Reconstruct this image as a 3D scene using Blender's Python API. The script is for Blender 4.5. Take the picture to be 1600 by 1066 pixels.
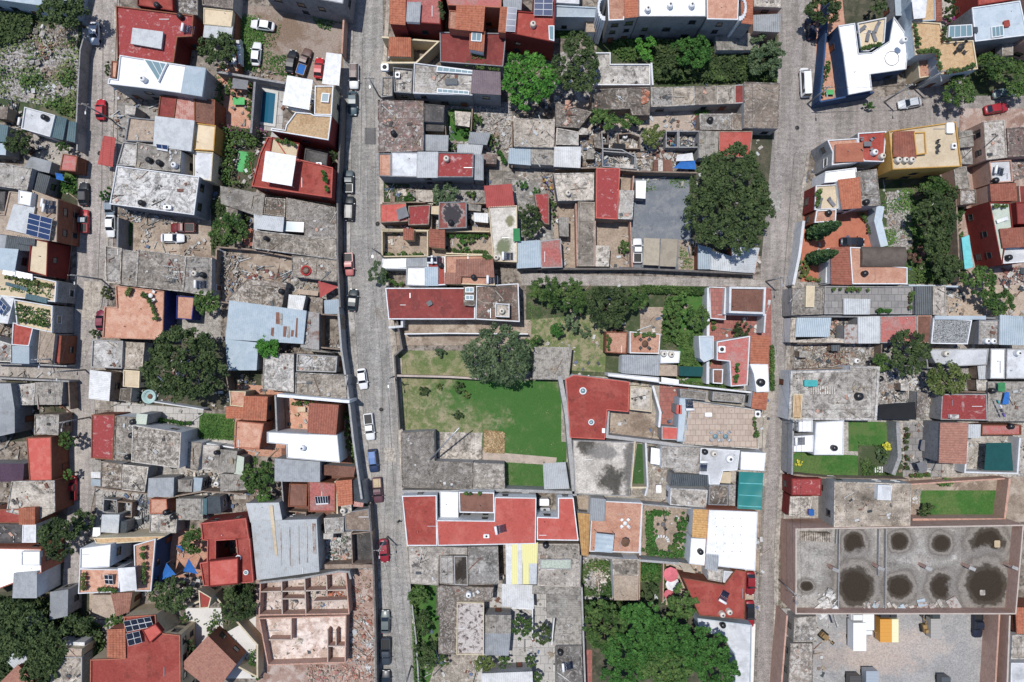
import bpy, math, random
import numpy as np
from mathutils import Vector
for o in list(bpy.data.objects): bpy.data.objects.remove(o)
SC = bpy.context.scene; C = SC.collection
# ---------------------------------------------------------------- camera, sky, sun, exposure
CH = 127.0                      # height of the camera over the street
S = 190.5/1600                  # metres per photo pixel on the ground
cam = bpy.data.cameras.new('camera'); co = bpy.data.objects.new('camera', cam); C.objects.link(co)
co.location = (0, 0, CH); co.rotation_euler = (0, 0, 0)
cam.sensor_width = 36; cam.lens = 24.0; cam.clip_start = 1; cam.clip_end = 5000
SC.camera = co
SUN_E, SUN_S = 0.20, 0.19       # metres of shadow to the east / south for each metre of height
sd = Vector((SUN_E, -SUN_S, -1)).normalized()
sun = bpy.data.lights.new('sun', 'SUN'); sun.energy = 4.2; sun.angle = math.radians(0.5); sun.color = (1, .965, .92)
so = bpy.data.objects.new('sun', sun); C.objects.link(so); so.location = (-40, 40, 160)
so.rotation_euler = sd.to_track_quat('-Z', 'Y').to_euler()
wd = bpy.data.worlds.new('World'); SC.world = wd; wd.use_nodes = True
nt = wd.node_tree; bg = nt.nodes['Background']
sk = nt.nodes.new('ShaderNodeTexSky'); sk.sky_type = 'NISHITA'; sk.sun_disc = False
sk.sun_elevation = math.asin(-sd.z); sk.sun_rotation = math.atan2(-sd.x, -sd.y)
sk.altitude = 1900; sk.air_density = 1.0; sk.dust_density = 1.5
nt.links.new(sk.outputs[0], bg.inputs[0]); bg.inputs[1].default_value = 0.15
SC.view_settings.view_transform = 'Standard'; SC.view_settings.look = 'None'
SC.view_settings.gamma = 1; SC.view_settings.use_curve_mapping = False
SC.view_settings.exposure = -0.04
SC.cycles.max_bounces = 5; SC.cycles.diffuse_bounces = 3; SC.cycles.transparent_max_bounces = 4
R = random.Random(7)

# ---------------------------------------------------------------- materials
def lin(c, k=.80):
    r = []
    for v in c:
        v = v/255.0
        r.append(min(.85, k*(v/12.92 if v <= .04045 else ((v+.055)/1.055)**2.4)))
    g = .3*r[0]+.59*r[1]+.11*r[2]
    return tuple(v+(g-v)*.1 for v in r)+(1,)
MC = {}
class NT:
    def __init__(s, name, rough=.9, metal=0, spec=.3):
        s.m = bpy.data.materials.new(name); s.m.use_nodes = True; s.t = s.m.node_tree; s.n = s.t.nodes; s.l = s.t.links
        s.b = s.n['Principled BSDF']; s.b.inputs['Roughness'].default_value = rough
        s.b.inputs['Metallic'].default_value = metal; s.b.inputs['Specular IOR Level'].default_value = spec
    def pos(s, off=True):
        g = s.n.new('ShaderNodeNewGeometry'); 
        if not off: return g.outputs['Position']
        oi = s.n.new('ShaderNodeObjectInfo'); mu = s.n.new('ShaderNodeMath'); mu.operation = 'MULTIPLY'; mu.inputs[1].default_value = 200
        s.l.new(oi.outputs['Random'], mu.inputs[0]); ad = s.n.new('ShaderNodeVectorMath'); ad.operation = 'ADD'
        s.l.new(g.outputs['Position'], ad.inputs[0]); s.l.new(mu.outputs[0], ad.inputs[1])
        sc = s.n.new('ShaderNodeVectorMath'); sc.operation = 'SCALE'; s.l.new(ad.outputs[0], sc.inputs[0]); s.l.new(s.ramp(oi.outputs['Random'], .1, .9, .6, 1.7), sc.inputs[3]); return sc.outputs[0]
    def spots(s, c, lst, soft=.35, na=.4, col=(60,56,48), amt=.9, k=.8, h=4):
        for q in lst:
            x, y, rx, ry = q[:4]; X, Y = w(x, y, h); g = s.n.new('ShaderNodeNewGeometry'); m = s.n.new('ShaderNodeMapping'); m.vector_type = 'TEXTURE'
            m.inputs['Location'].default_value = (X, Y, 0); m.inputs['Scale'].default_value = (rx*S, ry*S, 1e6); s.l.new(g.outputs['Position'], m.inputs[0])
            ln = s.n.new('ShaderNodeVectorMath'); ln.operation = 'LENGTH'; s.l.new(m.outputs[0], ln.inputs[0])
            ad = s.n.new('ShaderNodeMath'); ad.operation = 'ADD'; s.l.new(ln.outputs['Value'], ad.inputs[0]); s.l.new(s.ramp(s.noise(g.outputs['Position'], .45, 8, .7), .3, .7, -na, na), ad.inputs[1])
            c = s.mix(s.ramp(ad.outputs[0], 1-soft, 1+soft, amt, 0), c, lin(q[4] if len(q) > 4 else col, k))
        return c
    def addr(s, f, k, amp):               # shifts a mask by a per-object amount
        oi = s.n.new('ShaderNodeObjectInfo'); m = s.n.new('ShaderNodeMath'); m.operation = 'MULTIPLY'; m.inputs[1].default_value = k; s.l.new(oi.outputs['Random'], m.inputs[0])
        q = s.n.new('ShaderNodeMath'); q.operation = 'FRACT'; s.l.new(m.outputs[0], q.inputs[0]); u = s.n.new('ShaderNodeMath'); u.operation = 'MULTIPLY_ADD'; u.inputs[1].default_value = amp; u.inputs[2].default_value = -amp/2; s.l.new(q.outputs[0], u.inputs[0])
        r = s.n.new('ShaderNodeMath'); s.l.new(f, r.inputs[0]); s.l.new(u.outputs[0], r.inputs[1]); return r.outputs[0]
    def tint(s, c):
        oi = s.n.new('ShaderNodeObjectInfo'); m = s.n.new('ShaderNodeMath'); m.operation = 'MULTIPLY'; m.inputs[1].default_value = 17; s.l.new(oi.outputs['Random'], m.inputs[0])
        q = s.n.new('ShaderNodeMath'); q.operation = 'FRACT'; s.l.new(m.outputs[0], q.inputs[0]); return s.mix(1.0, c, s.mix(q.outputs[0], (1.08,1.0,.91,1), (.99,1.0,1.02,1)), 'MULTIPLY')
    def noise(s, vec, sc, det=5, ro=.6, dist=0):
        n = s.n.new('ShaderNodeTexNoise'); n.inputs['Scale'].default_value = sc; n.inputs['Detail'].default_value = det
        n.inputs['Roughness'].default_value = ro; n.inputs['Distortion'].default_value = dist; s.l.new(vec, n.inputs['Vector']); return n.outputs['Fac']
    def ramp(s, f, a, b, lo=0., hi=1.):
        m = s.n.new('ShaderNodeMapRange'); m.interpolation_type = 'SMOOTHSTEP'
        for k, v in zip(range(1, 5), (a, b, lo, hi)): m.inputs[k].default_value = v
        s.l.new(f, m.inputs[0]); return m.outputs[0]
    def mix(s, f, a, b, mode='MIX'):
        m = s.n.new('ShaderNodeMix'); m.data_type = 'RGBA'; m.blend_type = mode
        for i, v in ((0, f), (6, a), (7, b)):
            if isinstance(v, (tuple, float, int)): m.inputs[i].default_value = v
            else: s.l.new(v, m.inputs[i])
        return m.outputs[2]
    def val(s, col, lo=.88, hi=1.1):          # per-object brightness
        oi = s.n.new('ShaderNodeObjectInfo'); h = s.n.new('ShaderNodeHueSaturation')
        s.l.new(s.ramp(oi.outputs['Random'], 0, 1, lo, hi), h.inputs['Value']); s.l.new(col, h.inputs['Color']); return h.outputs[0]
    def bump(s, f, st=.4, d=.05):
        b = s.n.new('ShaderNodeBump'); b.inputs['Strength'].default_value = st; b.inputs['Distance'].default_value = d
        s.l.new(f, b.inputs['Height']); s.l.new(b.outputs[0], s.b.inputs['Normal'])
    def out(s, col): s.l.new(col, s.b.inputs['Base Color']); return s.m
def surf(name, base, stain=None, amt=.5, sc=.22, dark=None, damt=.4, rough=.9, metal=0, fine=.16, cover=.5, bump=.25, spec=.3, k=.8, con=0, spots=None, soft=.35, h=4):
    """weathered surface: base, a second coat showing through in patches, dark weathering, grain"""
    if name in MC: return MC[name]
    t = NT(name, rough, metal, spec); p = t.pos(); c = lin(base, k)
    if stain:
        f = t.ramp(t.noise(p, sc, 7, .65, .4), cover-.06, cover+.1, 0, amt); c = t.mix(f, c, lin(stain, k))
    if dark:
        f = t.ramp(t.noise(p, sc*2.3, 9, .72), .5, .68, 0, damt); c = t.mix(f, c, lin(dark, k))
    if con:
        K = con
        c = t.mix(1.0, c, t.mix(t.ramp(t.addr(t.noise(p, .55, 12, .78, .6), 3, .12), .36, .64), (1-.3*K,1-.31*K,1-.32*K,1), (1.14,1.14,1.13,1)), 'MULTIPLY')
        c = t.mix(1.0, c, t.mix(t.ramp(t.addr(t.noise(p, .13, 5, .6, 1.), 5, .14), .36, .62), (1-.28*K,1-.29*K,1-.31*K,1), (1.14,1.14,1.14,1)), 'MULTIPLY')
        c = t.mix(t.ramp(t.addr(t.noise(p, 1.2, 12, .8, .3), 7, .16), .54, .66, 0, .75*K), c, lin((218,216,211), k))
        c = t.mix(t.ramp(t.addr(t.noise(p, .3, 6, .6, 2.5), 11, .14), .55, .62, 0, .55*K), c, lin((80,76,71), k))
        c = t.mix(t.ramp(t.addr(t.noise(p, .9, 6, .55, 3.), 13, .1), .575, .6, 0, .5*K), c, lin((196,192,185), k))
        br = t.n.new('ShaderNodeTexBrick'); br.offset = 0; t.l.new(p, br.inputs['Vector']); br.inputs['Scale'].default_value = 1; br.inputs['Brick Width'].default_value = 4.4; br.inputs['Row Height'].default_value = 3.6; br.inputs['Mortar Size'].default_value = .05; br.inputs['Mortar Smooth'].default_value = .5
        c = t.mix(t.ramp(br.outputs['Fac'], 0, 1, 0, .5*K), c, lin((84,80,76), k)); c = t.tint(c)
    if spots: c = t.spots(c, spots, soft, .13 if h == 4.3 else .4, h=h)
    n = t.noise(p, 5, 6, .7); c = t.mix(1.0, c, t.mix(t.ramp(n, .3, .7), (1-fine*2,)*3+(1,), (1+fine,)*3+(1,)), 'MULTIPLY')
    if bump: t.bump(n, bump, .04)
    MC[name] = t.out(t.val(c)); return MC[name]
def plain(name, c, rough=.5, metal=0, spec=.5, k=.8):
    if name not in MC:
        t = NT(name, rough, metal, spec); t.b.inputs['Base Color'].default_value = lin(c, k); MC[name] = t.m
    return MC[name]
def tiles(name, a, b, d):
    if name in MC: return MC[name]
    t = NT(name, .9); p = t.pos()
    v = t.n.new('ShaderNodeTexVoronoi'); v.inputs['Scale'].default_value = 2.6; t.l.new(p, v.inputs['Vector'])
    sp = t.n.new('ShaderNodeSeparateColor'); t.l.new(v.outputs['Color'], sp.inputs[0])
    c = t.mix(sp.outputs[0], lin(a), lin(b)); c = t.mix(t.ramp(t.noise(p, .8, 7, .7), .48, .7, 0, .55), c, lin(d))
    c = t.mix(t.ramp(t.noise(p, 7, 3), .3, .7), t.mix(1.0, c, (.78,.78,.78,1), 'MULTIPLY'), c)
    MC[name] = t.out(t.val(c)); return MC[name]
def brickm(name, a, b, mort, sx=1.0, sy=.5, big=False, amt=.3):
    """courses in plan (paving) or on walls; sizes in metres"""
    if name in MC: return MC[name]
    t = NT(name, .92); p = t.pos(False)
    br = t.n.new('ShaderNodeTexBrick'); br.inputs['Scale'].default_value = 1
    br.inputs['Brick Width'].default_value = sx; br.inputs['Row Height'].default_value = sy
    br.inputs['Mortar Size'].default_value = .03 if not big else .05; br.inputs['Mortar Smooth'].default_value = .4
    if big: t.l.new(p, br.inputs['Vector'])
    else:
        s = t.n.new('ShaderNodeSeparateXYZ'); t.l.new(p, s.inputs[0]); ad = t.n.new('ShaderNodeMath'); t.l.new(s.outputs[0], ad.inputs[0]); t.l.new(s.outputs[1], ad.inputs[1])
        cb = t.n.new('ShaderNodeCombineXYZ'); t.l.new(ad.outputs[0], cb.inputs[0]); t.l.new(s.outputs[2], cb.inputs[1]); t.l.new(cb.outputs[0], br.inputs['Vector'])
    br.inputs['Color1'].default_value = lin(a); br.inputs['Color2'].default_value = lin(b); br.inputs['Mortar'].default_value = lin(mort)
    q = t.pos(); c = t.mix(t.ramp(t.noise(q, .35, 7, .7), .45, .7, 0, amt), br.outputs['Color'], lin(tuple(x*.6 for x in a)))
    c = t.mix(t.ramp(t.noise(q, 5, 4), .3, .7), t.mix(1.0, c, (.8,.8,.8,1), 'MULTIPLY'), c)
    MC[name] = t.out(c); return MC[name]
def leafm(name, a, b, k=1.0):
    if name in MC: return MC[name]
    t = NT(name, .75, 0, .15); p = t.pos()
    c = t.mix(t.ramp(t.noise(p, .55, 4, .6), .38, .62), lin(a, k), lin(b, k))
    c = t.mix(1.0, c, t.mix(t.ramp(t.noise(p, 4.5, 2), .3, .7), (.5,.55,.5,1), (1.5,1.45,1.3,1)), 'MULTIPLY')
    t.b.inputs['Subsurface Weight'].default_value = 0
    MC[name] = t.out(t.val(c, .88, 1.14)); return MC[name]
def ground(name, cols, sc=.3, pal=None):
    """cols: list of colours blended by successive noises"""
    if name in MC: return MC[name]
    t = NT(name, .95); p = t.pos(); c = lin(cols[0])
    for i, cc in enumerate(cols[1:]):
        c = t.mix(t.ramp(t.noise(p, sc*(1.6**i), 8, .68, .3), .47, .6), c, lin(cc))
    if pal: c = t.spots(c, pal, .5, h=0)
    n = t.noise(p, 6, 5, .75); c = t.mix(1.0, c, t.mix(t.ramp(n, .3, .7), (.68,.68,.68,1), (1.18,1.18,1.18,1)), 'MULTIPLY')
    t.bump(n, .5, .06); MC[name] = t.out(c); return MC[name]
def cobble(name, a, b, crk, sc=3.2):
    if name in MC: return MC[name]
    t = NT(name, .9); p = t.pos(False)
    v = t.n.new('ShaderNodeTexVoronoi'); v.inputs['Scale'].default_value = sc; t.l.new(p, v.inputs['Vector'])
    sp = t.n.new('ShaderNodeSeparateColor'); t.l.new(v.outputs['Color'], sp.inputs[0])
    e = t.n.new('ShaderNodeTexVoronoi'); e.feature = 'DISTANCE_TO_EDGE'; e.inputs['Scale'].default_value = sc; t.l.new(p, e.inputs['Vector'])
    c = t.mix(sp.outputs[0], lin(a), lin(b))
    c = t.mix(t.ramp(t.noise(p, .12, 8, .7, .5), .45, .62, 0, .55), c, lin(crk))
    c = t.mix(t.ramp(t.noise(p, .9, 8, .75), .52, .7, 0, .4), c, lin(tuple(x*.62 for x in a)))
    mp = t.n.new('ShaderNodeMapping'); mp.inputs['Scale'].default_value = (1, .07, 1); t.l.new(p, mp.inputs[0])
    c = t.mix(1.0, c, t.mix(t.ramp(t.noise(mp.outputs[0], .9, 6, .6), .35, .65), (.8,.8,.79,1), (1.12,1.12,1.13,1)), 'MULTIPLY')
    mp = t.n.new('ShaderNodeMapping'); mp.inputs['Scale'].default_value = (.25, 1, 1); t.l.new(p, mp.inputs[0])
    c = t.mix(1.0, c, t.mix(t.ramp(t.noise(mp.outputs[0], 1.6, 5, .7), .35, .65), (.86,.86,.86,1), (1.08,1.08,1.08,1)), 'MULTIPLY')
    c = t.mix(t.ramp(e.outputs['Distance'], 0, .09, 1, 0), c, t.mix(1.0, c, (.55,.55,.55,1), 'MULTIPLY'))
    t.bump(e.outputs['Distance'], .4, .03); MC[name] = t.out(c); return MC[name]

HP = ((1334,850,15,16),(1405,846,13,12),(1471,849,13,13),(1543,850,24,22),(1261,916,9,7),(1337,916,25,27),(1406,917,18,17),(1473,917,19,18),(1541,915,29,29))
PAL = {
 # flat roofs and floors
 'c1': lambda: surf('concrete_pale', (198,192,184), (158,152,144), .85, .28, (84,82,80), .75, fine=.16, cover=.5, con=1),
 'c2': lambda: surf('concrete_mid', (178,172,165), (206,202,195), .7, .4, (78,76,74), .8, cover=.55, con=1),
 'c3': lambda: surf('concrete_dark', (142,137,131), (180,175,168), .8, .4, (66,64,62), .8, cover=.56, con=1),
 'cd': lambda: surf('concrete_black', (82,79,78), (116,112,109), .7, .3, (52,50,50), .6),
 'cw': lambda: surf('concrete_whitish', (212,209,204), (158,154,149), .85, .3, (96,94,92), .8, cover=.54, con=1),
 'cb': lambda: surf('concrete_brown', (142,131,121), (106,98,92), .8, .3, (180,172,164), .6, con=1),
 'cr': lambda: surf('concrete_reddish', (142,122,114), (122,113,108), .9, .35, (176,92,82), .45, con=1),
 'ov': lambda: surf('orange_coat', (190,116,88), (172,100,76), .6, .4, (164,92,70), .4, fine=.08),
 'z6': lambda: surf('hall_slab_puddles', (186,181,174), (156,151,144), .8, .25, (104,101,96), .6, con=.7, soft=.1, h=4.3, spots=[(x, y, rx*f, ry*f, q) for x, y, rx, ry in HP for f, q in ((2.0, (150,144,137)), (1.62, (120,113,105)), (1.42, (158,150,141)), (1.12, (70,60,48)), (.85, (60,49,37)))]),
 'z7': lambda: surf('ruin_floor', (226,212,204), (180,154,138), .8, .3, (150,116,98), .7, fine=.14, con=.3),
 'z1': lambda: surf('concrete_lime_mould', (216,214,210), (190,187,182), .7, .4, (130,126,120), .6, con=.25, spots=((918,697,15,12),(958,751,19,20),(985,735,9,60,(110,106,100)),(945,706,24,12,(140,136,130)))),
 'z2': lambda: surf('concrete_green_puddles', (206,202,194), (186,180,170), .7, .4, (140,134,124), .5, con=.25, spots=((797,345,7,9,(120,118,78)),(787,386,13,14,(104,110,76)),(787,386,9,10,(120,128,96)))),
 'z3': lambda: surf('brown_roof_black_water', (150,86,78), (128,74,66), .7, .5, (96,62,58), .6, soft=.12, spots=((706,337,17,18,(176,166,160)),(706,337,15,16,(30,32,42)))),
 'z4': lambda: surf('concrete_wet_spot', (140,136,130), (116,112,108), .7, .4, (84,80,76), .6, con=.6, soft=.1, spots=((724,893,9,22,(58,50,42)),(716,897,7,14,(58,50,42)))),
 'z5': lambda: surf('sheet_pale_rust_flecks', (194,198,199), (178,182,184), .6, .4, (160,148,134), .5, rough=.7, metal=.1, fine=.06, bump=0),
 'w':  lambda: surf('white_coat', (252,252,253), (234,235,236), .6, .3, (196,195,191), .45, fine=.03, bump=.06, k=.92),
 'wg': lambda: surf('white_grey_coat', (222,224,227), (188,190,192), .6, .3, (140,140,140), .4, fine=.06),
 'r':  lambda: surf('red_coat', (166,68,57), (186,94,80), .6, .35, (118,56,46), .7, fine=.11, bump=.15),
 'rs': lambda: surf('red_coat_salmon', (200,90,78), (212,118,104), .55, .4, (166,74,62), .6, fine=.08, bump=.1),
 'rd': lambda: surf('red_coat_dark', (144,64,58), (118,56,52), .75, .35, (166,96,88), .5, fine=.1),
 'rp': lambda: surf('red_coat_peeling', (164,66,64), (204,172,168), .8, .8, (130,52,52), .6, cover=.6),
 'pk': lambda: surf('pink_worn_coat', (196,112,104), (178,142,134), .7, .5, (150,84,80), .5),
 'or': lambda: surf('orange_floor', (206,156,130), (190,134,108), .8, .5, (160,100,78), .5),
 'oc': lambda: surf('ochre_floor', (208,174,130), (188,150,106), .8, .9, (226,200,160), .5),
 'cm': lambda: surf('cream_floor', (226,206,172), (208,186,152), .6, .3, (182,164,138), .4, fine=.06),
 'br': lambda: surf('brown_roof', (140,98,82), (120,82,68), .7, .3, (96,70,60), .6),
 'tn': lambda: surf('tan_floor', (190,170,150), (166,148,130), .7, .4, (140,122,106), .5),
 'pg': lambda: surf('pale_green_coat', (196,206,190), (170,182,168), .5, .3),
 'bl': lambda: surf('light_blue_coat', (188,200,208), (168,182,194), .5, .3, (136,150,160), .3, fine=.05),
 'mo': lambda: ground('mosaic_stone', [(166,168,168),(84,86,88),(204,204,202),(70,72,74)], 2.2),
 'pt': lambda: ground('patterned_clinker', [(196,186,180),(96,80,74),(206,198,190)], 1.6),
 'fl': lambda: surf('terracotta_paving', (206,150,122), (222,178,152), .7, .5, (170,112,88), .7, fine=.14, cover=.5),
 'fp': lambda: brickm('pink_paving', (186,120,108), (172,104,94), (140,100,92), .8, .8, True),
 'ft': lambda: brickm('tan_paving', (208,188,170), (196,174,156), (160,140,124), 1.0, 1.0, True),
 'fg': lambda: brickm('grey_paving', (168,164,160), (150,146,143), (112,110,108), 1.2, 1.2, True),
 'fw': lambda: brickm('pale_paving', (206,202,196), (190,187,182), (140,138,135), 1.5, 1.5, True),
 # sheet roofs
 'mg': lambda: surf('sheet_grey', (166,170,173), (142,146,150), .6, .5, (110,104,98), .4, rough=.6, metal=.1, fine=.05, bump=0),
 'ml': lambda: surf('sheet_light', (198,202,204), (174,178,180), .6, .5, (150,140,130), .3, rough=.6, metal=.1, fine=.05, bump=0),
 'mb': lambda: surf('sheet_bluish', (168,184,194), (186,198,206), .6, .4, (130,140,146), .3, rough=.6, metal=.1, fine=.04, bump=0),
 'mw': lambda: surf('sheet_white', (230,230,228), (204,204,202), .6, .6, (150,146,142), .3, rough=.6, fine=.05, bump=0),
 'mx': lambda: surf('sheet_rusty', (176,172,168), (132,84,62), .9, .7, (200,196,190), .5, rough=.8, fine=.1, bump=0, cover=.53),
 'my': lambda: surf('sheet_old', (166,160,150), (112,106,98), .8, .9, (196,192,184), .6, rough=.85, fine=.14, bump=0),
 'mk': lambda: surf('sheet_dark', (74,82,88), (58,64,70), .6, .5, (104,108,110), .4, rough=.5, metal=.1, bump=0),
 'mt': lambda: surf('sheet_teal', (74,108,116), (58,88,98), .6, .5, (100,120,124), .4, rough=.5, bump=0),
 'mp': lambda: surf('sheet_mauve', (128,112,118), (112,98,104), .6, .5, (94,84,88), .4, rough=.7, bump=0),
 'mv': lambda: surf('sheet_violet', (92,66,88), (80,56,76), .6, .5, rough=.7, bump=0),
 'mr': lambda: surf('sheet_red', (186,82,76), (168,68,64), .6, .5, (160,60,54), .4, rough=.7, fine=.05, bump=0),
 'ms': lambda: surf('sheet_striped_pink', (206,160,148), (184,110,96), .8, .8, rough=.8, bump=0),
 'me': lambda: plain('sheet_emerald', (20,128,124), .45),
 'mn': lambda: surf('sheet_brown', (112,100,90), (94,82,74), .6, .4, rough=.5, metal=.2, bump=0),
 'y1': lambda: plain('sheet_yellow', (236,228,152), .5), 'y2': lambda: surf('sheet_amber', (222,160,50), (206,144,40), .5, .6, rough=.6, bump=0),
 't1': lambda: tiles('clay_tile_orange', (206,130,96), (184,106,76), (150,98,80)),
 't2': lambda: tiles('clay_tile_red', (180,112,90), (158,92,74), (130,88,76)),
 't3': lambda: tiles('clay_tile_pink', (188,136,116), (166,114,96), (140,102,90)),
 't4': lambda: tiles('clay_tile_yellow', (222,178,112), (200,150,88), (170,130,84)),
 # walls
 'Ww': lambda: surf('wall_white', (232,234,236), (206,208,210), .5, .5, (170,170,168), .4, fine=.05),
 'Wg': lambda: surf('wall_grey', (176,175,174), (152,151,150), .6, .4, (120,118,114), .5),
 'Wd': lambda: surf('wall_dark_grey', (150,151,154), (130,131,134), .6, .4, (108,106,106), .5),
 'Wc': lambda: surf('wall_cream', (226,210,176), (206,186,150), .5, .5, (170,150,124), .4, fine=.08),
 'Wy': lambda: surf('wall_ochre_yellow', (216,166,74), (196,144,58), .5, .5, (160,116,56), .4, fine=.06),
 'Wr': lambda: surf('wall_maroon', (136,44,36), (116,36,32), .5, .5, (92,32,30), .5, fine=.06),
 'Wo': lambda: surf('wall_orange', (190,116,90), (170,98,74), .5, .5, (150,84,62), .4),
 'Wn': lambda: surf('wall_brown', (150,92,66), (132,76,54), .6, .4, (106,66,52), .5),
 'Wb': lambda: surf('wall_blue', (56,88,132), (48,76,114), .6, .5, (44,62,90), .5, fine=.08),
 'Wi': lambda: surf('wall_indigo', (40,48,116), (30,38,92), .5, .5, fine=.08),
 'Wl': lambda: surf('wall_pale_blue', (190,204,214), (168,184,196), .5, .4, (140,150,158), .3, fine=.05),
 'Wk': lambda: brickm('wall_brick', (220,168,144), (198,146,124), (204,192,180), .45, .22),
 'Wm': lambda: surf('wall_mud', (162,142,124), (134,114,100), .8, .6, (104,88,78), .6),
 'Ws': lambda: surf('wall_dark_stone', (128,122,118), (100,96,94), .7, .7, (120,112,106), .5),
}
def M(k): return PAL[k]() if k in PAL else MC[k]
plain('glass_dark', (34,42,52), .08, 0, .8); plain('glass_teal', (120,150,158), .15, 0, .7); plain('frame_white', (232,232,232), .5)
plain('tank_black', (30,31,36), .35); plain('tank_beige', (222,212,196), .45); plain('tank_white', (240,240,240), .45); plain('tank_lid', (70,70,74), .5)
plain('solar_cell', (40,62,104), .2, 0, .7); plain('solar_dark', (30,34,48), .2, 0, .7); plain('heater_tube', (44,58,84), .25, 0, .7); plain('steel', (176,180,184), .4, .6)
plain('tyre', (34,34,34), .85); plain('lamp_glass', (226,226,220), .2); plain('tail_glass', (150,24,24), .3); plain('mirror', (60,60,64), .3)
plain('plastic_white', (240,240,240), .5); plain('wood_pole', (120,104,88), .9); plain('black_paint', (30,30,32), .6); plain('terracotta_pot', (180,104,74), .85)
plain('iron', (64,62,62), .6, .3); plain('skin', (168,120,92), .7); plain('hair', (30,24,20), .8); plain('cloth_black', (34,34,38), .9)
for n, c in dict(blue=(36,110,190), red=(196,50,48), green=(60,150,90), teal=(60,170,170), yellow=(226,196,70), violet=(110,90,170), white=(240,240,240), pink=(220,110,120), grey=(130,130,134), black=(36,38,42), tan=(198,176,140), orange=(224,120,60), navy=(40,66,110), brown=(110,80,60), dgreen=(14,84,84), turq=(110,208,214), lime=(90,190,110), beige=(176,164,144)).items():
    surf('fab_'+n, c, tuple(x*.86 for x in c), .5, .9, rough=.85, fine=.05, bump=0)
for n, c in dict(blue=(104,124,156), red=(150,92,84), green=(104,128,104), white=(214,214,212), violet=(140,130,156), orange=(176,126,98), grey=(130,130,132), tan=(176,160,136)).items():
    surf('junk_'+n, c, tuple(x*.8 for x in c), .6, .9, rough=.9, bump=0)
def JM(m): return M('junk_'+m[4:]) if m.startswith('fab_') and 'junk_'+m[4:] in MC else M(m)
bark = surf('bark', (104,88,74), (78,66,56), .7, 2)
LEAF = dict(v=leafm('leaf_vivid', (56,108,38), (80,132,48)), d=leafm('leaf_dark', (50,67,40), (74,90,54)), b=leafm('leaf_bright', (46,86,35), (64,106,46)), m=leafm('leaf_mid', (54,82,40), (82,106,54)),
 g=leafm('leaf_greygreen', (62,82,58), (92,110,80)), o=leafm('leaf_olive', (74,90,48), (102,114,64)), c=leafm('leaf_cypress', (46,74,48), (74,100,60)),
 r=leafm('leaf_reddish', (120,80,76), (96,84,70)), y=leafm('leaf_yellow', (176,172,40), (210,204,60)), f=leafm('flower_magenta', (160,50,150), (120,110,60)),
 s=leafm('grass_blade', (62,98,44), (86,118,58)), w=leafm('weed', (86,108,60), (124,138,84)), k=leafm('dry_brush', (150,124,92), (176,152,122)))
GR = dict(
 base=lambda: ground('yard_soil', [(150,138,126),(122,110,98),(172,162,150),(100,92,84)], .25),
 dirt=lambda: ground('bare_dirt', [(168,150,132),(140,122,106),(188,172,154)], .2),
 pink=lambda: ground('brick_dust_soil', [(176,148,134),(150,118,104),(196,178,168)], .3),
 park=lambda: ground('lot_earth_and_grass', [(166,150,138),(148,132,116),(140,118,100)], .12),
 mead=lambda: ground('meadow_soil', [(146,144,104),(112,126,74),(164,154,122),(104,122,68)], .2, tuple(q+((64,112,42),) for q in ((795,620,100,32),(845,640,60,60),(822,690,58,34),(845,738,75,32),(760,604,60,18),(872,700,30,60)))),
 lawn=lambda: ground('lawn_soil', [(62,112,40),(74,122,48),(92,120,58)], .16),
 dry=lambda: ground('dry_lawn_soil', [(146,144,104),(112,126,74),(164,154,122),(104,122,68)], .2),
 weed=lambda: ground('weedy_soil', [(76,88,56),(110,108,84),(66,84,48)], .16),
 gravel=lambda: ground('blue_grey_gravel', [(128,134,142),(118,124,132),(142,146,150)], .2),
 grav2=lambda: ground('blue_grey_gravel_sand', [(162,161,160),(152,151,150),(174,171,168)], .2, ((1330,1025,75,18,(172,160,150)),(1390,1008,75,24,(196,180,168)),(1380,1032,55,20,(190,174,162)),(1450,1012,40,12,(186,176,168)))),
 sand=lambda: ground('pale_sand', [(198,180,164),(178,162,148)], .2),
 conc=lambda: surf('yard_concrete', (178,174,168), (156,152,147), .7, .3, (120,116,112), .6, con=.8),
 dconc=lambda: surf('driveway_concrete', (124,122,122), (106,104,104), .6, .2, (150,148,146), .4),
 white=lambda: surf('driveway_white', (236,232,226), (216,210,204), .5, .3, fine=.03),
 rub=lambda: ground('rubble_soil', [(168,162,156),(130,124,118),(204,200,196),(104,98,92)], .7),
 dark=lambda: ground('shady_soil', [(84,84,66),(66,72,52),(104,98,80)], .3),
)

# ---------------------------------------------------------------- mesh helpers
def link(o, parent=None):
    C.objects.link(o)
    if parent: o.parent = parent
    return o
def tag(o, label, cat, group=None, kind=None):
    if label: o['label'] = label
    if cat: o['category'] = cat
    if group: o['group'] = group
    if kind: o['kind'] = kind
    return o
def empty(name, loc, label, cat, group=None, rz=0):
    o = bpy.data.objects.new(name, None); o.empty_display_size = .5; o.location = loc; o.rotation_euler = (0, 0, rz); link(o)
    return tag(o, label, cat, group)
def copytree(o, parent=None):
    c = o.copy(); C.objects.link(c); c.parent = parent
    for ch in o.children: copytree(ch, c)
    return c
def w(px, py, z=0):
    k = (CH-z)/CH; return ((px-800)*S*k, (533-py)*S*k)
def area(p): return .5*sum(p[i][0]*p[(i+1) % len(p)][1]-p[(i+1) % len(p)][0]*p[i][1] for i in range(len(p)))
def raw(s, z=0): return [w(*map(float, a.split(',')), z) for a in s.split()]
def P(s, z=0):
    p = raw(s, z); return p if area(p) > 0 else p[::-1]
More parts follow.
